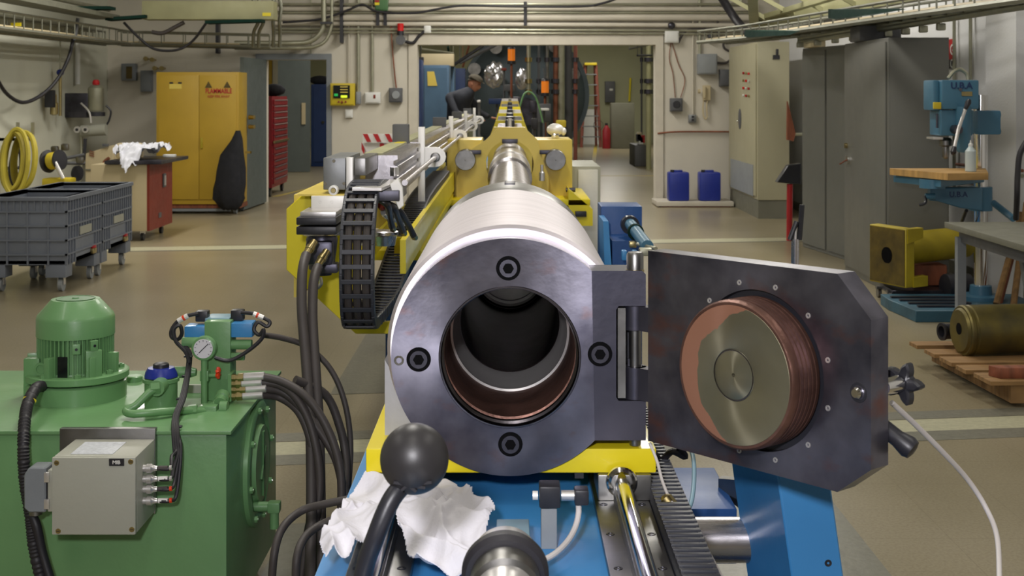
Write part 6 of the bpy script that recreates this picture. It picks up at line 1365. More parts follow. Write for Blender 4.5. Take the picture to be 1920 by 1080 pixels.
# grey cabinet A (angled), B and C
ga = thing('grey_locker', 'farther grey steel double-door locker, behind the one with a keyed lock', 'locker', (2.95, 12.4, 0))
A0, A1 = Vector((2.80, 12.75, 0)), Vector((2.97, 11.5, 0)); d_ = (A1-A0); back = Vector((0.45, 0.06, 0)); za_ = P(0, 89, 12.4).z
MB().prism([A0, A1, A1+back, A0+back], (0, 0, za_), 0.004).build('locker_body', 'greycab', ga)
for k in range(2):
    p, q_ = lerp(A0, A1, 0.02+0.5*k), lerp(A0, A1, 0.48+0.5*k); off_ = Vector((-0.012, 0, 0.04))
    MB().prism([p+off_, q_+off_, q_+off_+Vector((0, 0, za_-0.07)), p+off_+Vector((0, 0, za_-0.07))], (0.011, 0.001, 0)).build('locker_door', 'greycab', ga)
gb_ = thing('grey_locker', 'nearer tall grey steel locker with key lock, left of the drill press', 'locker', (3.0, 10.4, 0))
zb2 = P(0, 75, 11).z; zc2 = P(0, 70, 9.75).z
MB().box((2.77, 9.76, 0), (3.215, 11.02, zc2), 0.004).build('locker_body', 'greycab', gb_)
MB().box((2.757, 9.80, 0.05), (2.769, 10.99, zc2-0.03), 0.003).build('locker_door', 'greycab', gb_)
c_ = P(1592, 300, 2.757*F/(1592-CX)); MB().cyl(c_, c_-Vector((0.02, 0, 0)), 0.035, seg=16).build('door_lock', 'chrome', gb_); MB().cyl(c_-Vector((0.02, 0, 0)), c_+Vector((-0.09, -0.06, -0.03)), 0.006, seg=8).build('key', 'redwood', gb_)
c_ = P(1588, 273, 2.757*F/(1588-CX)); MB().cyl(c_, c_-Vector((0.02, 0, 0)), 0.022, seg=14).build('key_hole', 'brass', gb_)
MB().box((2.78, 9.752, 0.02), (3.205, 9.759, zc2-0.02), 0.002).build('side_panel', 'greycab', gb_)
# boxes on top of the lockers
for k, (x0_, x1_, y0_, y1_, m_, lb) in enumerate(((1520, 1548, 72, 89, 'cream', 'cream carton on top of the farther grey locker'), (1612, 1690, 48, 74, 'darkbox', 'dark grey box on top of the nearer grey locker'))):
    Y_ = 12.3 if k == 0 else 10.4; a_, b_ = P(x0_, y1_, Y_), P(x1_, y0_, Y_); zz_ = za_ if k == 0 else zc2
    MB().box((a_.x, Y_, zz_), (b_.x, Y_+0.3, b_.z), 0.006).build('storage_box', m_, label=lb, cat='box')
# things between beige and grey cabinets
dp = thing('dust_pan', 'dark dustpan hanging on a red pole between the cabinets', 'dustpan', P(1480, 345, 13.2))
v = [P(1457, 342, 13.2), P(1478, 310, 13.2), P(1502, 306, 13.2), P(1502, 346, 13.2)]
MB().prism(v, (0, 0.12, 0), 0.005).build('pan', 'blackpl', dp); MB().cyl(P(1481, 345, 13.26), P(1480, 460, 13.26), 0.03, seg=12).build('red_pole', 'red', dp)
MB().prism([P(1477, 190, 15), P(1492, 250, 15), P(1488, 265, 15), P(1476, 262, 15)], (0, 0.06, 0)).build('brown_rag', 'redwood', label='brown rag hanging on the wall between the cabinets', cat='rag')
MB().cyl(P(1476, 252, 15.4), P(1510, 252, 15.4), 0.02, seg=8).build('rail_pipe', 'galv', label='grey horizontal pipe in the gap between the cabinets', cat='pipe')
# steel rod standing behind the door plate
rd = thing('guide_post', 'slender steel post with black fork top standing behind the open door', 'post', P(1490, 0, 5.0)*1.0)
rd.location = (P(1490, 0, 5.0).x, 5.0, 0); bx = P(1488, 0, 5).x
MB().cyl((bx, 5.0, 0.03), (bx+0.006, 5.0, P(0, 448, 5).z), 0.0145, seg=20).build('post_tube', 'steel', rd); MB().cyl((bx+0.006, 5.0, P(0, 448, 5).z), (bx+0.008, 5.0, P(0, 418, 5).z), 0.007, seg=14).build('post_rod', 'alu', rd)
for s_, a_, b_ in ((-1, 450, 415), (1, 450, 384)):
    p0, p1 = P(1490+s_*9, a_, 5), P(1499+s_*5, b_, 5); MB().tube([p0, p1], 0.010, 10).build('fork_grip', 'blackpl', rd)
MB().cyl((bx, 5, 0), (bx, 5, 0.03), 0.12, seg=32).build('post_foot', 'darkbox', rd)

# ------------------------------------------------------------------ drill press
dr = thing('drill_press', 'blue pillar drill press with wooden table by the right wall', 'drill press', (3.2, 9.0, 0))
cx_ = P(1839, 0, 9.0).x; dcy = 9.0
bx0, bx1 = P(1718, 0, 8.5).x, cx_+0.25
b = MB(); b.prism([(P(1717, 0, 8.5).x, 8.5, 0), (cx_+0.3, 8.5, 0), (cx_+0.3, 9.22, 0), (P(1668, 0, 9.0).x, 9.22, 0), (P(1664, 0, 9.0).x, 8.98, 0)], (0, 0, 0.075), 0.004).build('base_casting', 'teal_dark', dr)
for k in range(4):
    z = 0.0755; b = MB(); yy = 8.62+0.13*k; b.box((P(1712-6*k, 0, 8.6).x+0.04, yy, z), (cx_-0.15, yy+0.035, z+0.012)).build('base_rib', 'steel_dark', dr)
MB().lathe([(0, 0.15), (0.025, 0.15), (0.03, 0.075), (0.09, 0.07), (0.095, 0.05)], (cx_, dcy, 0.075), (0, 0, 1), 28).build('column_flange', 'blue_drill', dr)
MB().cyl((cx_, dcy, 0.16), (cx_, dcy, P(0, 178, dcy).z), 0.046, seg=28).build('column', 'chrome', dr)
# head facing left-front, turned
def hd(px, py, Y): return P(px, py, Y)
hy0 = 8.72
a_, b_ = P(1766, 268, hy0), P(1836, 150, hy0)
b = MB(); b.box((a_.x, hy0, P(0, 205, hy0).z), (b_.x, 9.0, b_.z), 0.012); b.build('belt_cover', 'blue_drill', dr)
b = MB(); b.box((P(1752, 0, hy0+0.02).x, hy0+0.05, P(0, 207, hy0).z), (a_.x, 8.98, P(0, 150, hy0).z), 0.012); b.build('cover_front', 'blue_drill', dr)
b = MB(); b.box((P(1766, 0, hy0).x, hy0+0.02, P(0, 255, hy0).z), (P(1826, 0, hy0).x, 8.98, P(0, 206, hy0).z), 0.01); b.lathe([(0, 0.055), (0.27, 0.05), (0.3, 0.03)], (P(1808, 0, hy0).x, hy0+0.03, P(0, 200, hy0).z), (0, 0, -1), 24); b.build('gear_head', 'blue_drill', dr)
MB().box((P(1826, 0, 9).x, 8.93, P(0, 252, 9).z), (P(1870, 0, 9).x, 9.08, P(0, 207, 9).z), 0.012).build('column_clamp', 'blue_drill', dr)
for py in (215, 246): c_ = P(1870, py, 8.95); MB().cyl(c_, c_+Vector((0.02, 0, 0)), 0.018, seg=6).build('clamp_bolt', 'blue_drill', dr)
c_ = P(1773, 258, hy0+0.12); MB().lathe([(0, 0.03), (-0.02, 0.045), (-0.05, 0.045), (-0.06, 0.024), (-0.10, 0.026), (-0.13, 0.022), (-0.14, 0.012)], c_, (0, 0, 1), 20).build('spindle_chuck', 'steel_mid', dr)
MB().box((P(1755, 0, hy0).x, hy0+0.06, P(0, 262, hy0).z), (P(1774, 0, hy0).x, hy0+0.2, P(0, 258, hy0).z)).build('depth_arm', 'alu', dr)
MB().cyl(P(1757, 213, hy0+0.05), P(1757, 240, hy0+0.05), 0.008, seg=8).build('depth_rod', 'steel_dark', dr)
MB().cbox(P(1757, 198, hy0), (0.05, 0.02, 0.045), 0.004).build('yellow_lamp', 'yellowpl', dr)
fk = P(1797, 243, hy0-0.06); MB().lathe([(0, 0.03), (0.09, 0.03)], fk, (0, 1, 0), 20).build('feed_hub', 'steel_dark', dr)
for (p0, p1, grip) in (((1797, 243), (1810, 205), (1818, 186)), ((1797, 243), (1790, 275), (1786, 290))):
    a_, b_, g_ = P(p0[0], p0[1], hy0-0.07), P(p1[0], p1[1], hy0-0.08), P(grip[0], grip[1], hy0-0.09)
    MB().cyl(a_, b_, 0.011, seg=10).build('feed_lever', 'alu', dr); MB().lathe([(0, 0.012), ((g_-b_).length*0.7, 0.02), ((g_-b_).length, 0.01)], b_, g_-b_, 14).build('lever_grip', 'blackpl', dr)
text('U.B.A', 0.06, P(1803, 161, hy0-0.003), FRONT, 'blue_navy', dr, bold=True)
MB().cyl(P(1801, 168, hy0), P(1801, 168, hy0-0.01), 0.010, seg=12).build('rivet', 'blackpl', dr); MB().cbox(P(1813, 176, hy0-0.003), (0.07, 0.006, 0.03), 0.003).build('badge', 'brass', dr)
MB().tube([P(1778, 147, 8.85), P(1788, 135, 8.85), P(1800, 130, 8.85), P(1812, 138, 8.85), P(1815, 149, 8.85)], 0.013, 8).build('motor_flex', 'galv', dr)
# drill table: wooden board on blue cast table with bracket and crank
zt_ = P(0, 325, 8.6).z; 
tb = [(P(1676, 0, 8.75).x, 8.85), (P(1775, 0, 8.3).x, 8.28), (P(1851, 0, 8.35).x, 8.33), (P(1838, 0, 8.95).x, 8.85)]
zt_ = P(0, 338, 8.3).z
MB().prism([(x, y, zt_) for x, y in tb], (0, 0, 0.045), 0.002).build('wooden_board', 'wood', dr)
tb2 = [(x+(0.03 if i in (0,) else 0.0), y+0.02) for i, (x, y) in enumerate(tb)]; zt2 = zt_-0.05
MB().prism([(x, y, zt2) for x, y in [tb2[0], (P(1765, 0, 8.35).x, 8.36), (P(1800, 0, 8.6).x, 8.6), tb2[3]]], (0, 0, 0.048), 0.004).build('cast_table', 'blue_drill', dr)
MB().lathe([(0, 0.08), (0.055, 0.08)], (P(1748, 0, 8.5).x, 8.5, zt2-0.012), (0, 0, 1), 28).build('table_boss', 'blue_drill', dr)
b = MB(); b.prism([P(1745, 352, 8.6), P(1842, 352, 8.7), P(1842, 396, 8.7), P(1800, 390, 8.65), P(1760, 378, 8.6), P(1742, 376, 8.6)], (0.02, 0.12, 0), 0.006).build('table_arm', 'blue_drill', dr)
MB().lathe([(0, 0.075), (0.16, 0.075)], (cx_, dcy, P(0, 397, 8.9).z), (0, 0, 1), 24).build('table_sleeve', 'blue_drill', dr)
text('U.B.A', 0.05, P(1797, 365, 8.59), FRONT, 'blue_navy', dr, bold=True)
c_ = P(1735, 368, 8.55); MB().cyl(c_, c_+Vector((0.06, 0, 0)), 0.02, seg=12).build('crank_hub', 'blue_drill', dr); MB().tube([c_, c_+Vector((-0.01, -0.03, -0.04)), c_+Vector((-0.05, -0.03, -0.055))], 0.010, 8).build('table_crank', 'blackpl', dr)
MB().tube([P(1862, 380, 8.8), P(1885, 398, 8.7), P(1900, 410, 8.6)], 0.022, 10).build('lock_lever', 'blue_drill', dr)
bt = thing('squeeze_bottle', 'milky plastic bottle standing on the wooden drill table', 'bottle', P(1820, 326, 8.5))
c_ = P(1820, 0, 8.45); MB().lathe([(0, 0.030), (0.005, 0.034), (0.13, 0.034), (0.155, 0.015), (0.16, 0.013)], (c_.x, 8.45, zt_+0.045), (0, 0, 1), 24).build('bottle_body', 'bottle', bt); MB().lathe([(0, 0.014), (0.015, 0.014), (0.02, 0.006), (0.04, 0.003)], (c_.x, 8.45, zt_+0.205), (0, 0, 1), 14).build('nozzle', 'white', bt)
# vertical sign, conduits, copper line on right wall
def wr_(px, py): Y = XR*F/(px-CX); return P(px, py, Y)
sg_ = thing('wall_sign', 'narrow red and black sign on the right wall behind the grey locker', 'sign', wr_(1788, 150))
for (y0_, y1_, m_) in ((74, 86, 'red'), (86, 103, 'red'), (103, 112, 'red'), (112, 128, 'blackpl')):
    a_, b_ = wr_(1780, y1_), wr_(1792, y0_); MB().box((XR-0.012, b_.y, a_.z), (XR-0.001, a_.y+0.01, P(0, y0_, a_.y).z)).build('sign_panel', m_, sg_)
text('G', 0.12, wr_(1788, 94)-Vector((0.014, 0, 0)), (PI/2, 0, -PI/2), 'white', sg_, bold=True); text('O', 0.10, wr_(1788, 120)-Vector((0.014, 0, 0)), (PI/2, 0, -PI/2), 'white', sg_, bold=True)
for k, (px, e_) in enumerate(((1796, 380), (1827, 150))):
    MB().cyl(wr_(px, -4)-Vector((0.03, 0, 0)), wr_(px, e_)-Vector((0.03, 0, 0)), 0.014, seg=10).build('wall_conduit', 'galv', label='%s vertical conduit on the right wall' % ('left', 'right')[k], cat='conduit')
MB().cyl(wr_(1800, 308)-Vector((0.03, 0, 0)), wr_(1925, 320)-Vector((0.03, 0, 0)), 0.012, seg=8).build('copper_pipe', 'rust', label='copper pipe along the right wall behind the drill press', cat='pipe')
MB().cyl(wr_(1800, 322)-Vector((0.03, 0, 0)), wr_(1925, 330)-Vector((0.03, 0, 0)), 0.014, seg=8).build('grey_pipe', 'galv', label='grey pipe just below the copper pipe on the right wall', cat='pipe')
hose('black_hose', [P(1925, 265, 8.2), P(1912, 290, 8.2), P(1908, 330, 8.2), P(1907, 370, 8.2), P(1905, 410, 8.3)], 0.018, 'black hose curving down at the right edge beside the drill table', 'rubber')
for k, (p_, q_, m_) in enumerate((((1812, 395), (1800, 425), 'blackpl'), ((1868, 570), (1915, 400), 'pallet'), ((1868, 590), (1897, 480), 'redwood'), ((1898, 590), (1925, 380), 'pallet'))):
    MB().cyl(P(p_[0], p_[1], 8.75), P(q_[0], q_[1], 9.1), 0.022 if k else 0.012, seg=8).build('leaning_stick', m_, label=['black stick leaning behind the drill table arm', 'pale wooden slat leaning on the wall, left one', 'reddish wooden slat leaning on the wall', 'pale wooden slat at the right edge of the picture'][k], cat='slat')

# grey steel table
st_ = thing('steel_table', 'grey steel table with angled legs at right edge', 'table', (3.0, 7.3, 0))
MB().box((2.60, 6.75, 0.655), (3.58, 7.98, 0.69), 0.004).build('tabletop', 'plinth', st_); MB().box((2.66, 6.85, 0.58), (3.5, 7.9, 0.655), 0.004).build('apron', 'darkbox', st_)
def leg(x, y, dx=0):
    MB().prism([(x, y, 0.01), (x+0.05, y, 0.01), (x+0.05, y+0.05, 0.01), (x, y+0.05, 0.01)], (-dx, 0, 0.60)).build('leg', 'greyframe', st_)
leg(2.64, 7.86); leg(2.93, 7.40, 0.10); leg(3.5, 7.86); leg(3.5, 7.40)
# pallet with turned brass cylinder
pa = thing('wood_pallet', 'broken wooden pallet on the floor under the tarnished cylinder', 'pallet', (2.7, 6.8, 0))
def pq(px, py, z): Y = (H-z)*F/(py-CY); return Vector(((px-CX)/F*Y, Y, z))
zt_p = 0.125
edge0 = pq(1712, 640, zt_p); edge1 = pq(1840, 706, zt_p); dv = (edge1-edge0)
for k, (t0, t1, L_) in enumerate(((0.0, 0.13, 0.9), (0.24, 0.40, 1.0), (0.46, 0.64, 1.0), (0.70, 0.84, 1.0), (0.90, 1.12, 1.1))):
    a_, b_ = edge0+dv*t0, edge0+dv*t1; rt = Vector((L_, 0.04, 0)); j = random.uniform(-0.03, 0.03)
    MB().prism([a_+Vector((j, 0, 0)), b_+Vector((j, 0, 0)), b_+rt, a_+rt], (0, 0, -0.02), 0.001).build('plank', 'pallet', pa)
for off_ in (0.10, 0.55, 0.95):
    a_, b_ = edge0+dv*0.0+Vector((off_, 0, -0.105)), edge0+dv*1.10+Vector((off_, 0, -0.105)); sd = Vector((0.045, 0, 0))
    MB().prism([a_, b_, b_+sd*1.6, a_+sd*1.6], (0, 0, 0.084)).build('stringer', 'pallet', pa)
a_ = edge0+dv*0.85; 
for k, (t0, w_) in enumerate(((0.98, 0.07), (0.30, 0.06))):
    a_ = edge0+dv*t0+Vector((0.04+0.12*k, 0, 0)); MB().prism([a_, a_+Vector((0.03, -w_, 0)), a_+Vector((1.0, -w_+0.04, 0)), a_+Vector((1.0, 0.04, 0))], (0, 0, 0.05), 0.002).build('chock', 'redwood', pa)
yc = 6.82; cz0 = P(1800, 620, yc)
bcy = thing('brass_cylinder', 'large tarnished bronze cylinder lying on the wooden pallet', 'cylinder', (2.8, yc, 0.14))
r_ = 0.13; x0c = P(1798, 0, yc).x
MB().lathe([(0.0, 0.02), (0.0, 0.105), (0.012, 0.115), (0.012, r_-0.006), (0.02, r_), (0.035, r_), (0.04, r_-0.006), (0.05, r_-0.006), (0.055, r_), (0.85, r_), (0.85, 0)], (x0c, yc, P(0, 620, yc).z), (1, 0.12, 0), 56).build('cylinder_body', 'olive', bcy)
MB().lathe([(-0.0015, 0), (-0.0015, 0.03), (0.005, 0.03)], (x0c, yc, P(0, 620, yc).z+0.01), (1, 0.12, 0), 24, False).build('bore_hole', 'void', bcy)
cpz = P(1772, 622, 7.0); cu = thing('pipe_coupling', 'dark steel pipe coupling on the pallet left of the bronze cylinder', 'coupling', cpz-Vector((0, 0, 0.05)))
MB().lathe([(0, 0.030), (0, 0.046), (0.012, 0.046), (0.02, 0.04), (0.08, 0.04), (0.08, 0.0)], cpz-Vector((0.02, 0, 0)), (1, 0.25, 0), 28, False).build('coupling_body', 'steel_dark', cu); MB().lathe([(0, 0.030), (0.05, 0.028), (0.05, 0)], cpz-Vector((0.02, 0, 0)), (1, 0.25, 0), 28, False).build('coupling_bore', 'blackpl', cu)
# yellow flanged pipe on a dolly
yp = thing('flanged_pipe', 'yellow pipe with a thick square flange lying on a small dolly', 'flanged pipe', (2.8, 9.4, 0.16))
fc_ = P(1690, 470, 9.35); ang = math.radians(22); pd = Vector((math.cos(ang), math.sin(ang), 0.045)).normalized(); sdv = Vector((-math.sin(ang), math.cos(ang), 0)); 
def fl_(a, s, z): return fc_+pd*a+sdv*s+Vector((0, 0, z))
fcx = P(1669, 0, 9.3)
hw = 0.20; hh = (P(0, 420, 9.35).z-P(0, 530, 9.35).z)/2; zcf = P(0, 478, 9.35).z; fc_ = Vector((P(1683, 0, 9.3).x, 9.38, zcf))
b = MB(); b.prism([fl_(-0.06, -hw, -hh), fl_(-0.06, hw, -hh), fl_(-0.06, hw, hh*0.97), fl_(-0.06, -hw, hh*0.97)], pd*0.075, 0.004).build('flange_plate', 'yellow_old', yp)
b = MB(); b.prism([fl_(-0.0605, -hw+0.01, -hh+0.01), fl_(-0.0605, hw-0.01, -hh+0.01), fl_(-0.0605, hw-0.01, hh*0.93), fl_(-0.0605, -hw+0.01, hh*0.93)], pd*-0.003).build('flange_face', 'ochre_dark', yp)  # thin sheet coloured darker than the flange plate behind it
MB().lathe([(-0.0660, 0), (-0.0660, 0.058), (-0.060, 0.058)], fc_+Vector((0, 0, 0.0)), pd, 28, False).build('flange_bore', 'void', yp)
MB().lathe([(0.015, 0.115), (0.62, 0.11), (0.63, 0.0)], fc_+Vector((0, 0, 0.035)), pd, 36).build('pipe_barrel', 'yellow_old', yp)
MB().prism([fl_(0.0, -hw-0.01, -hh), fl_(0.12, -hw-0.01, -hh), fl_(0.12, -hw-0.01, -hh+0.07), fl_(0.0, -hw-0.01, -hh+0.07)], sdv*0.06).build('foot_lug', 'yellow_old', yp)
MB().prism([fl_(-0.05, -hw-0.01, hh*0.97-0.1), fl_(0.08, -hw-0.01, hh*0.97-0.07), fl_(0.08, -hw-0.01, hh*0.97), fl_(-0.05, -hw-0.01, hh*0.97)], sdv*0.06).build('top_lug', 'yellow_old', yp)
do_ = thing('dolly', 'low steel dolly on small wheels under the yellow flanged pipe', 'dolly', (2.8, 9.4, 0))
MB().prism([P(1650, 528, 9.55), P(1672, 545, 9.3), P(1775, 545, 9.3), P(1775, 528, 9.7)], (0, 0, -0.035), 0.003).build('dolly_deck', 'steel_dark', do_)
for (px, Y_) in ((1648, 9.55), (1668, 9.36), (1765, 9.45)): c_ = P(px, 0, Y_); MB().cyl((c_.x-0.012, Y_, 0.035), (c_.x+0.012, Y_, 0.035), 0.035, seg=20).build('wheel', 'steel_mid', do_); MB().cbox((c_.x, Y_, 0.07), (0.04, 0.04, 0.02)).build('caster_fork', 'steel_mid', do_)
c_ = P(1742, 515, 9.5); MB().cbox((c_.x, 9.55, c_.z), (0.24, 0.18, 0.15), 0.02).build('timber_block', 'redwood', label='reddish timber block under the yellow pipe', cat='timber')
c_ = P(1772, 537, 9.28); MB().lathe([(0, 0.02), (0, 0.085), (0.03, 0.09), (0.18, 0.085), (0.18, 0)], c_, (1, 0.2, 0), 28).build('cable_drum', 'blackpl', label='black roller standing behind the table leg by the drill base', cat='roller')

# blue hoist bracket behind the breech (right of the cylinder)
bm_ = thing('blue_actuator', 'blue bracket with a blue hydraulic cylinder right of the bright cylinder', 'actuator', (0.46, 6.0, 0))
YB2 = 6.2; a_, b_ = P(1127, 510, YB2), P(1204, 387, YB2)
MB().box((a_.x, YB2, 0.0), (b_.x, YB2+0.25, b_.z), 0.004).build('bracket_plate', 'blue_dark', bm_)
MB().prism([P(1131, 415, 5.9), P(1141, 415, 5.9), P(1148, 520, 5.9), P(1134, 520, 5.9)], (0, 0.3, 0)).build('side_web', 'blue', bm_)
MB().box((P(1148, 0, 5.9).x, 5.9, P(0, 520, 5.9).z), (P(1190, 0, 5.9).x, 6.2, P(0, 452, 5.9).z)).build('step_block', 'blue_dark', bm_)
MB().cyl(P(1180, 418, 6.1), P(1214, 462, 5.5), 0.026, seg=20).build('actuator_tube', 'blue_drill', bm_); 
MB().lathe([(0, 0.042), (0.04, 0.042)], P(1180, 420, 6.1), P(1214, 462, 5.5)-P(1180, 420, 6.1), 20).build('gland', 'blackpl', bm_); MB().lathe([(0, 0.036), (0.03, 0.036)], P(1191, 434, 5.9), P(1214, 462, 5.5)-P(1180, 420, 6.1), 20).build('band', 'greenstrip', bm_)
MB().cbox(P(1186, 458, 5.7), (0.03, 0.05, 0.025), 0.004).build('brass_fitting', 'brass', bm_); MB().tube([P(1195, 458, 5.6), P(1212, 462, 5.5), P(1230, 466, 5.4)], 0.008, 8).build('feed_line', 'galv', bm_)
MB().cbox(P(1210, 472, 5.3), (0.05, 0.05, 0.03), 0.006).build('valve_cluster', 'galv', bm_)
for px in (1190, 1170): MB().cbox(P(px, 478, 5.6), (0.02, 0.05, 0.04), 0.004).build('lug', 'blue', bm_)
# pale cabinet right of the clamp
pcb = thing('pale_cabinet', 'pale grey metal cabinet right of the yellow clamp block', 'cabinet', (0.5, 9.6, 0))
x0_ = P(1068, 0, 9.4).x; x1_ = P(1126, 0, 9.4).x
MB().box((x0_, 9.4, 0), (x1_, 10.3, P(0, 312, 9.4).z), 0.006).build('cabinet_body', 'beigebox', pcb); MB().box((x0_+0.06, 9.39, 0.3), (x1_-0.02, 9.4, P(0, 318, 9.4).z), 0.003).build('cabinet_door', 'white', pcb)

# ------------------------------------------------------------------ rear room seen through the opening
lk1 = thing('blue_cabinet', 'blue-grey metal cabinet with a yellow paper, behind the left side of the opening', 'cabinet', (-1.3, 21, 0))
Yk = 20.5; MB().box((P(790, 0, Yk).x, Yk, 0), (P(842, 0, Yk).x, Yk+0.6, P(0, 122, Yk).z), 0.008).build('cabinet_body', 'blue_locker', lk1)
MB().box((P(796, 0, Yk).x, Yk-0.015, 0.1), (P(838, 0, Yk).x, Yk, P(0, 127, Yk).z)).build('cabinet_door', 'blue_locker', lk1); MB().prism([P(801, 134, Yk-0.02), P(814, 134, Yk-0.02), P(820, 161, Yk-0.02), P(802, 161, Yk-0.02)], (0, -0.003, 0)).build('yellow_paper', 'yellow_pale', lk1)
for k, (x0_, x1_, yt, Yk2) in enumerate(((843, 852, 125, 21.5), (853, 872, 128, 22.5), (780, 790, 112, 19.2))):
    t_ = thing('blue_cabinet', ['narrow blue cabinet right behind the one with yellow paper', 'third blue cabinet, behind the leaning person', 'dark blue cabinet at the left edge of the opening'][k], 'cabinet', (P(x0_, 0, Yk2).x, Yk2, 0))
    MB().box((P(x0_, 0, Yk2).x, Yk2, 0), (P(x1_, 0, Yk2).x, Yk2+0.5, P(0, yt, Yk2).z), 0.006).build('cabinet_body', 'blue_navy' if k else 'blue_locker', t_)
c_ = P(789, 112, 19.8); MB().cbox(c_, (0.09, 0.1, 0.08), 0.01).cyl(c_, (c_.x, c_.y, 3.9), 0.008, seg=6).build('black_camera', 'blackpl', label='small black box above the left blue cabinet', cat='box')
MB().box((P(786, 0, 21).x, 21.2, P(0, 122, 20.5).z), (P(850, 0, 21).x, 21.5, P(0, 100, 21).z), 0.01).build('carton', 'cream', label='pale carton stack on top of the blue cabinet', cat='carton')
# target chamber: large blue-grey vessel with domed end
tk = thing('target_chamber', 'large blue-grey domed vessel at the far end of the barrel', 'vessel', (0.2, 30, 0))
tc_ = P(985, 178, 28); R_ = 112/F*28
MB().lathe([(-0.45, 0), (-0.44, 0.3), (-0.36, R_*0.6), (-0.2, R_*0.88), (0, R_), (3.0, R_), (3.0, 0)], tc_, (0, 1, 0), 64).build('vessel_shell', 'tank', tk)
MB().lathe([(0, R_), (0, R_+0.09), (0.12, R_+0.09), (0.12, R_)], tc_, (0, 1, 0), 64, False).build('vessel_flange', 'tank', tk)
MB().lathe([(0, 0.28), (0.35, 0.28), (0.35, 0)], (tc_.x-0.0, tc_.y-0.8, AZ+0.1), (0, 1, 0), 32).build('inlet_nozzle', 'steel_dark', tk)
for sx in (-0.8, 0.8): MB().box((tc_.x+sx-0.08, 28.6, 0), (tc_.x+sx+0.08, 28.8, 0.9)).build('saddle_leg', 'blue_navy', tk)
for k, (px, py) in enumerate(((890, 130), (930, 90), (1040, 88), (1075, 140))): c_ = P(px, py, 27.7); MB().lathe([(0, 0.09), (0.35, 0.09), (0.36, 0.13), (0.4, 0.13)], c_+Vector((0, 0.2, 0)), (0, -1, 0), 18).build('port_tube', 'steel_mid', tk)
t_ = bmesh.new(); bmesh.ops.create_icosphere(t_, subdivisions=4, radius=0.20)
for v in t_.verts:
    n1 = noise.noise(v.co*9)+0.6*noise.noise(v.co*20); v.co = Vector((v.co.x*0.95, v.co.y*0.6, v.co.z*1.15))*(1+0.22*n1)+P(928, 140, 24.5)
fb = MB(); fb.join(t_); fb.cyl(P(928, 140, 24.6), P(928, 140, 28.2), 0.07, seg=10); fb.build('foil_wrap', 'foil', smooth=12, label='crumpled silver foil wrapped around a port, behind the person', cat='foil')
t_ = bmesh.new(); bmesh.ops.create_icosphere(t_, subdivisions=3, radius=0.13)
for v in t_.verts: v.co = Vector((v.co.x, v.co.y*0.6, v.co.z*1.5))*(1+0.2*noise.noise(v.co*16))+P(979, 148, 24.5)
fb = MB(); fb.join(t_); fb.cyl(P(979, 148, 24.6), P(979, 148, 28.2), 0.04, seg=10); fb.build('foil_wrap', 'foil', smooth=12, label='smaller silver foil wrap just left of the vertical pipe stack', cat='foil')
for k, (px, py, Y_) in enumerate(((959, 103, 23), (1022, 163, 22))):
    t_ = thing('amber_lamp', 'glowing amber lamp, %s' % ('the higher one near the top of the opening', 'the lower one right of the barrel end')[k], 'lamp', P(px, py+16, Y_))
    MB().cyl(P(px, py+11, Y_), P(px, py-11, Y_), 0.062, seg=24).build('amber_lens', 'lamp', t_); MB().cyl(P(px, py+17, Y_), P(px, py+11, Y_), 0.075, seg=24).build('lamp_base', 'blackpl', t_); MB().lathe([(0, 0.07), (0.03, 0.06), (0.05, 0.02)], P(px, py-11, Y_), (0, 0, 1), 24).build('lamp_cap', 'blackpl', t_)
    MB().cyl(P(px, py-14, Y_), P(px+(0 if k == 0 else -3), py-60 if k == 0 else py-35, Y_), 0.012, seg=8).build('hanger_rod', 'darkbox', t_)
    MB().cyl(P(px, py+17, Y_), (P(px, 0, Y_).x, Y_, 0.0), 0.02, seg=10).build('lamp_stand', 'redwood', t_)
# vertical pipe stack and columns
for k, (px, w_, m_, Y_, top_, bot_, lb) in enumerate(((991, 0.035, 'galv', 23, 70, 178, 'galvanised vertical pipe stack with fittings left of centre'), (1026, 0.03, 'steel_mid', 24, 70, 230, 'thin grey vertical pipe right of the pipe stack'),
        (1042, 0.05, 'rust', 26, 70, 262, 'brown vertical pipe at the vessel edge'), (1052, 0.07, 'galv', 26, 70, 262, 'pale vertical duct at the vessel edge'), (1066, 0.07, 'darkbox', 27, 70, 262, 'dark vertical column right of the vessel'),
        (1079, 0.035, 'ladder', 24, 70, 268, 'red vertical pipe left of the ladder'), (1216, 0.05, 'beam', 26, 70, 270, 'cream vertical pipe at the right of the opening'), (1203, 0.02, 'darkbox', 28, 70, 270, 'dark vertical cable near the right of the opening'), (1010, 0.025, 'darkbox', 25, 70, 200, 'dark hanging rod between the amber lamps'))):
    t_ = thing('vertical_pipe', lb, 'pipe', (P(px, 0, Y_).x, Y_, 0)); zb0 = P(0, bot_, Y_).z
    MB().cyl((P(px, 0, Y_).x, Y_, max(0.0, zb0) if bot_ < 200 else 0.0), (P(px, 0, Y_).x, Y_, 3.8), w_, seg=12).build('pipe_length', m_, t_)
    if w_ < 0.06:
        for py in (112, 152, 172): MB().cyl(P(px, py+4, Y_), P(px, py-4, Y_), w_*1.8, seg=12).build('pipe_coupling', 'steel_dark' if k else 'brass', t_)
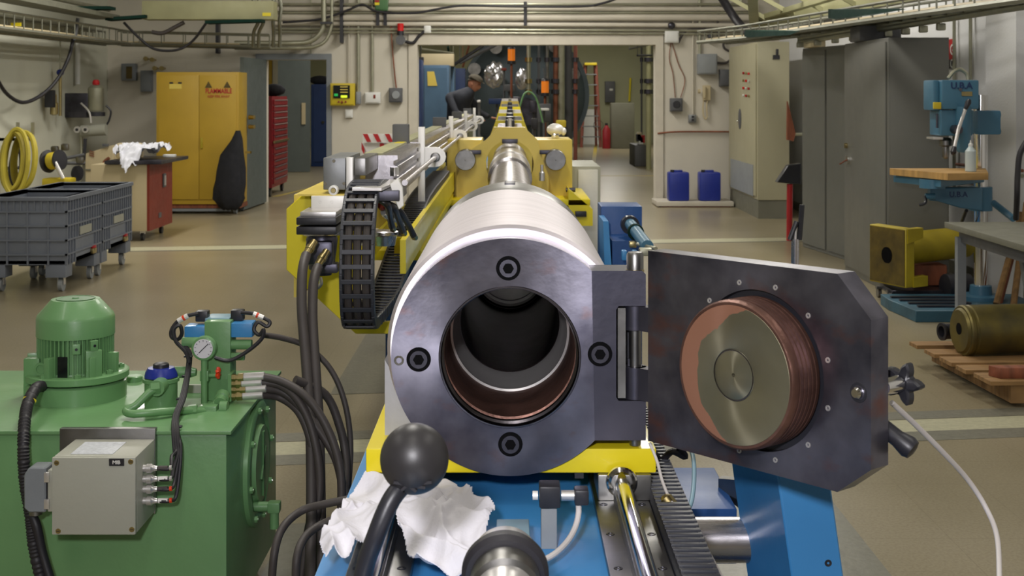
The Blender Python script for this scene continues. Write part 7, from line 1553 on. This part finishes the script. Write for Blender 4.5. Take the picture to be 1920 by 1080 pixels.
for k, (p_, q_, Y_) in enumerate((((850, 122), (905, 86), 23), ((862, 118), (930, 84), 23.5), ((790, 92), (850, 100), 22), ((880, 84), (868, 125), 24), ((840, 88), (846, 130), 22.5), ((1180, 92), (1215, 84), 25), ((1195, 104), (1222, 104), 24))):
    MB().cyl(P(p_[0], p_[1], Y_), P(q_[0], q_[1], Y_+0.5), 0.03 if k < 2 else 0.02, seg=8).cyl(P(p_[0], p_[1], Y_), (P(p_[0], 0, Y_).x, Y_, 3.9), 0.006, seg=5).cyl(P(q_[0], q_[1], Y_+0.5), (P(q_[0], 0, Y_+0.5).x, Y_+0.5, 3.9), 0.006, seg=5).build('slanting_pipe', ['blackpl', 'darkbox', 'galv', 'rust', 'greenstrip', 'steel_mid', 'blackpl'][k], label='%s in the upper part of the opening' % ['black slanting pipe at upper left', 'second slanting dark pipe at upper left', 'grey pipe above the blue cabinet', 'brown pipe drop beside the slanting pipes', 'green pipe drop above the person', 'grey pipe at upper right', 'short black pipe at upper right'][k], cat='pipe')
for k, (px, py, sx_, sz_, Y_, m_, lb) in enumerate(((1000, 200, .12, .2, 22.5, 'steel_dark', 'dark instrument housing right of the barrel end'), (970, 188, .16, .12, 23, 'steel_dark', 'dark instrument cluster at the barrel end'), (955, 165, .2, .12, 24, 'darkbox', 'dark flange assembly below the upper amber lamp'),
        (1020, 212, .22, .3, 21.5, 'darkbox', 'dark control case right of the barrel'), (1002, 232, .10, .16, 20, 'blackpl', 'black valve actuator right of the barrel supports'), (1052, 232, .14, .1, 19.5, 'yellowpl', 'yellow fitting right of the dome spotlight'), (1020, 205, .16, .04, 21.2, 'white', 'white shelf plate over the dark control case'), (898, 190, .05, .04, 19, 'alu', 'small silver fitting in front of the person'), (945, 130, .09, .05, 24, 'red_dark', 'small dark red tag under the upper amber lamp'), (932, 190, .3, .1, 24, 'blue_navy', 'dark blue housing behind the person'))):
    c_ = P(px, py, Y_); t_ = thing('instrument', lb, 'instrument', (c_.x, Y_, 0)); MB().cbox(c_, (sx_, 0.2, sz_), 0.015).build('housing', m_, t_); MB().cyl((c_.x, Y_+0.05, 0), (c_.x, Y_+0.05, c_.z-sz_*0.45), 0.02, seg=8).build('stand', 'darkbox', t_)
hose('green_hose', [P(975, 200, 21), P(982, 178, 21), P(992, 172, 21), P(1004, 182, 21), P(1012, 205, 21), P(1018, 230, 21)], 0.014, 'green hose arching over the barrel end', 'green', 'hose')
# step ladder
la_ = thing('step_ladder', 'tall red step ladder with yellow top at the far wall', 'ladder', P(1110, 268, 38))
YL = 37
for (x0_, x1_) in ((1097, 1090), (1117, 1126)): MB().cyl(P(x0_, 120, YL), (P(x1_, 0, YL).x, YL, 0.0), 0.045, seg=8).build('side_rail', 'ladder', la_)
for (x0_, x1_) in ((1099, 1094), (1115, 1122)): MB().cyl(P(x0_, 122, YL+0.1), (P(x1_, 0, YL).x, YL+1.0, 0.0), 0.035, seg=8).build('rear_rail', 'ladder', la_)
MB().cbox(P(1107, 120, YL), (0.34, 0.3, 0.07), 0.01).build('top_cap', 'yellowpl', la_)
for k in range(7):
    t_ = (k+1)/8; py = 120+(276-120)*t_; hw_ = lerp(10, 18, t_)/F*YL; c_ = P(1107.5, py, YL); MB().cbox(c_, (hw_*2, 0.12, 0.03)).build('step', 'alu_grey', la_)
MB().box((P(1090, 0, 39).x, 39.2, 0.0), (P(1125, 0, 39).x, 39.25, P(0, 205, 39).z)).build('display_board', 'white', label='white panel standing behind the step ladder', cat='panel')
MB().box((P(1136, 0, 39.5).x, 39.8, P(0, 192, 39.5).z), (P(1155, 0, 39.5).x, 39.999, P(0, 152, 39.5).z), 0.02).build('breaker_cabinet', 'darkbox', label='dark grey electrical box on the far wall right of the ladder', cat='panel')
MB().cbox(P(1146, 168, 39.79), (0.1, 0.02, 0.06)).build('panel_sticker', 'white', bpy.data.objects['breaker_cabinet'])
MB().box((P(1146, 0, 36).x, 36, 0.0), (P(1190, 0, 36).x, 36.5, P(0, 193, 36).z), 0.02).build('grey_cabinet', 'plinth', label='plain grey-brown cabinet at the far wall', cat='cabinet')
ex_ = thing('fire_extinguisher', 'red fire extinguisher on the floor between ladder and grey cabinet', 'extinguisher', P(1137, 268, 36)); ex_.location.z = 0
MB().lathe([(0, 0.11), (0.5, 0.11), (0.6, 0.05), (0.63, 0.04)], (P(1137, 0, 36).x, 36, 0.0), (0, 0, 1), 20).build('cylinder_body', 'red_chest', ex_); MB().cbox((P(1137, 0, 36).x, 36, 0.66), (0.08, 0.05, 0.06), 0.01).build('valve_head', 'blackpl', ex_)
MB().lathe([(0, 0.13), (0.02, 0.14), (0.04, 0.13)], P(1122, 235, 36.8), (0, 1, 0), 24, False, True).build('hose_ring', 'blackpl', label='dark hose ring hanging on the step ladder', cat='hose')
MB().box((P(1190, 0, 27).x, 27, 0.0), (P(1213, 0, 27).x, 28.2, P(0, 272, 27).z), 0.02).build('low_bench', 'darkbox', label='dark low bench at the right wall of the rear room', cat='bench')
for k, (px, py, m_) in enumerate(((1203, 245, 'white'), (1206, 255, 'red'), (1199, 225, 'blackpl'), (1200, 262, 'cream'))): MB().cbox((P(px, 0, 27.2).x, 27.4, P(0, 272, 27).z+0.08+0.03*k), (0.10, 0.15, 0.16), 0.01).build('shelf_item', m_, label='%s box among the items on the dark low bench' % ['white', 'red', 'black', 'cream'][k], cat='box')
MB().cyl(P(1182, 146, 39.93), P(1180, 190, 39.93), 0.03, seg=10).build('yellow_hoist', 'yellow', label='yellow and black hoist strap hanging at the far right wall', cat='hoist')

# ------------------------------------------------------------------ person leaning over the barrel, beyond the opening
def skin_body(nodes, edges, name, m, parent, sub=2):
    me = bpy.data.meshes.new(name); me.from_pydata([n[0] for n in nodes], edges, []); o = bpy.data.objects.new(name, me); COL.objects.link(o)
    md = o.modifiers.new('s', 'SKIN'); 
    for v, n in zip(me.skin_vertices[0].data, nodes): v.radius = (n[1], n[1] if len(n) < 3 else n[2]); 
    me.skin_vertices[0].data[0].use_root = True
    o.modifiers.new('u', 'SUBSURF').levels = sub
    bpy.context.view_layer.update()
    ev = bpy.data.meshes.new_from_object(o.evaluated_get(bpy.context.evaluated_depsgraph_get())); bpy.data.objects.remove(o)
    ev.materials.clear(); ev.materials.append(M[m]); ev.polygons.foreach_set('use_smooth', [True]*len(ev.polygons))
    o = bpy.data.objects.new(name, ev); COL.objects.link(o); setparent(o, parent) if parent else None
    return o
PY = 19.6; hp = P(889, 158, PY)    # head centre
pr_ = thing('person', 'person in dark jacket and brown cap bending over the far barrel', 'person', (-0.85, PY, 0))
bx_ = -0.80
def V(*a): return Vector(a)
body = [(V(bx_, PY+0.1, 0.95), .16, .13), (V(bx_+0.02, PY+0.05, 1.15), .17, .13), (V(bx_+0.08, PY-0.0, 1.36), .19, .13), (V(hp.x-0.07, PY, 1.50), .13, .11), (V(hp.x-0.03, PY, 1.56), .055),
        (V(bx_-0.10, PY-0.14, 1.43), .075), (V(bx_+0.02, PY-0.28, 1.18), .055), (V(bx_+0.27, PY-0.25, 1.12), .042),
        (V(bx_+0.22, PY+0.16, 1.40), .075), (V(bx_+0.32, PY+0.2, 1.2), .055), (V(bx_+0.50, PY+0.1, 1.12), .042)]
skin_body(body, [(0, 1), (1, 2), (2, 3), (3, 4), (2, 5), (5, 6), (6, 7), (2, 8), (8, 9), (9, 10)], 'jacket', 'jacket', pr_)
legs = [(V(bx_, PY+0.1, 0.98), .15, .13), (V(bx_-0.08, PY+0.05, 0.86), .10), (V(bx_-0.09, PY, 0.5), .07), (V(bx_-0.10, PY+0.05, 0.08), .05), (V(bx_+0.09, PY+0.18, 0.86), .10), (V(bx_+0.12, PY+0.22, 0.5), .07), (V(bx_+0.10, PY+0.28, 0.08), .05)]
skin_body(legs, [(0, 1), (1, 2), (2, 3), (0, 4), (4, 5), (5, 6)], 'trousers', 'trousers', pr_)
for (x, y) in ((bx_-0.10, PY+0.0), (bx_+0.10, PY+0.23)): MB().sphere((x+0.03, y, 0.045), 0.06, (1.9, 0.9, 0.7), 2).build('shoe', 'blackpl', pr_)
hd_ = MB(); t_ = bmesh.new(); bmesh.ops.create_icosphere(t_, subdivisions=4, radius=1)
for v in t_.verts:
    x, y, z = v.co; sx_ = 0.098; 
    jaw = 1-0.25*max(0, -z)
    vx = x*sx_*jaw+(0.012 if z < -0.4 and x > 0 else 0); vy = y*0.075*jaw; vz = z*0.118
    if x > 0.75 and abs(y) < 0.35 and -0.35 < z < 0.1: vx += 0.022*(1-abs(y)/0.35)        # nose
    if x > 0.7 and 0.12 < z < 0.35 and abs(abs(y)-0.35) < 0.2: vx -= 0.008                # eye sockets
    v.co = Vector((vx, vy, vz))
rotm = Matrix.Rotation(0.42, 3, 'Y')@Matrix.Rotation(-0.3, 3, 'Z')
for v in t_.verts: v.co = rotm@v.co+hp
hd_.join(t_); hd_.build('head', 'skin', pr_, smooth=80)
def hl(x, y, z): return rotm@Vector((x, y, z))+hp
MB().sphere(hl(-0.005, -0.075, -0.01), 0.022, (0.8, 0.5, 1.3), 2).build('ear', 'skin', pr_)
for s_ in (-1, 1): MB().sphere(hl(0.083, s_*0.03, 0.025), 0.010, (0.7, 1, 0.7), 2).build('eye', 'blackpl', pr_)
MB().cbox(hl(0.088, 0, -0.058), (0.01, 0.04, 0.007), 0.002, rotm).build('mouth', 'red_dark', pr_)
b = MB(); b.sphere((0, 0, 0), 0.104, (1.03, 0.85, 0.95), 3); bmesh.ops.bisect_plane(b.bm, geom=b.bm.verts[:]+b.bm.edges[:]+b.bm.faces[:], plane_co=(0, 0, 0.02), plane_no=(0.35, 0, -1), clear_outer=True)
b.xform(Matrix.Translation(hp)@rotm.to_4x4()@Matrix.Translation((-0.008, 0, 0.028))); b.build('hair', 'hat', pr_, smooth=80)
b = MB(); b.sphere((0, 0, 0), 0.112, (1.05, 0.88, 0.75), 3); b.lathe([(0, 0.08), (0.0, 0.13), (0.012, 0.13), (0.012, 0.08)], (0.03, 0, 0.005), (0.1, 0, 1), 24)
bmesh.ops.bisect_plane(b.bm, geom=b.bm.verts[:]+b.bm.edges[:]+b.bm.faces[:], plane_co=(0, 0, 0.0), plane_no=(0, 0, -1), clear_outer=True)
b.xform(Matrix.Translation(hp)@rotm.to_4x4()@Matrix.Translation((-0.006, 0, 0.065))); b.build('cap', 'hat', pr_, smooth=60)
for (wx, wy, wz, sg) in ((bx_+0.29, PY-0.25, 1.115, 1), (bx_+0.52, PY+0.1, 1.115, -1)):
    w0 = V(wx, wy, wz); nodes = [(w0, .028, .018), (w0+V(0.055, 0, -0.01), .034, .015)]; ed = [(0, 1)]
    for f_ in range(4):
        i0 = len(nodes); dy = (f_-1.5)*0.019; L_ = (0.065, 0.078, 0.072, 0.058)[f_]
        nodes += [(w0+V(0.085, dy, -0.012), .0095), (w0+V(0.085+L_*0.5, dy, -0.022), .009), (w0+V(0.085+L_*0.85, dy, -0.045), .008)]; ed += [(1, i0), (i0, i0+1), (i0+1, i0+2)]
    i0 = len(nodes); nodes += [(w0+V(0.04, -0.035*sg, -0.012), .011), (w0+V(0.075, -0.05*sg, -0.03), .009)]; ed += [(1, i0), (i0, i0+1)]
    skin_body(nodes, ed, 'hand', 'skin', pr_, 1)

# ------------------------------------------------------------------ finish
n_t = sum(len(o.data.polygons) for o in COL.objects if o.type == 'MESH')
print('objects', len(COL.objects), 'polys', n_t)
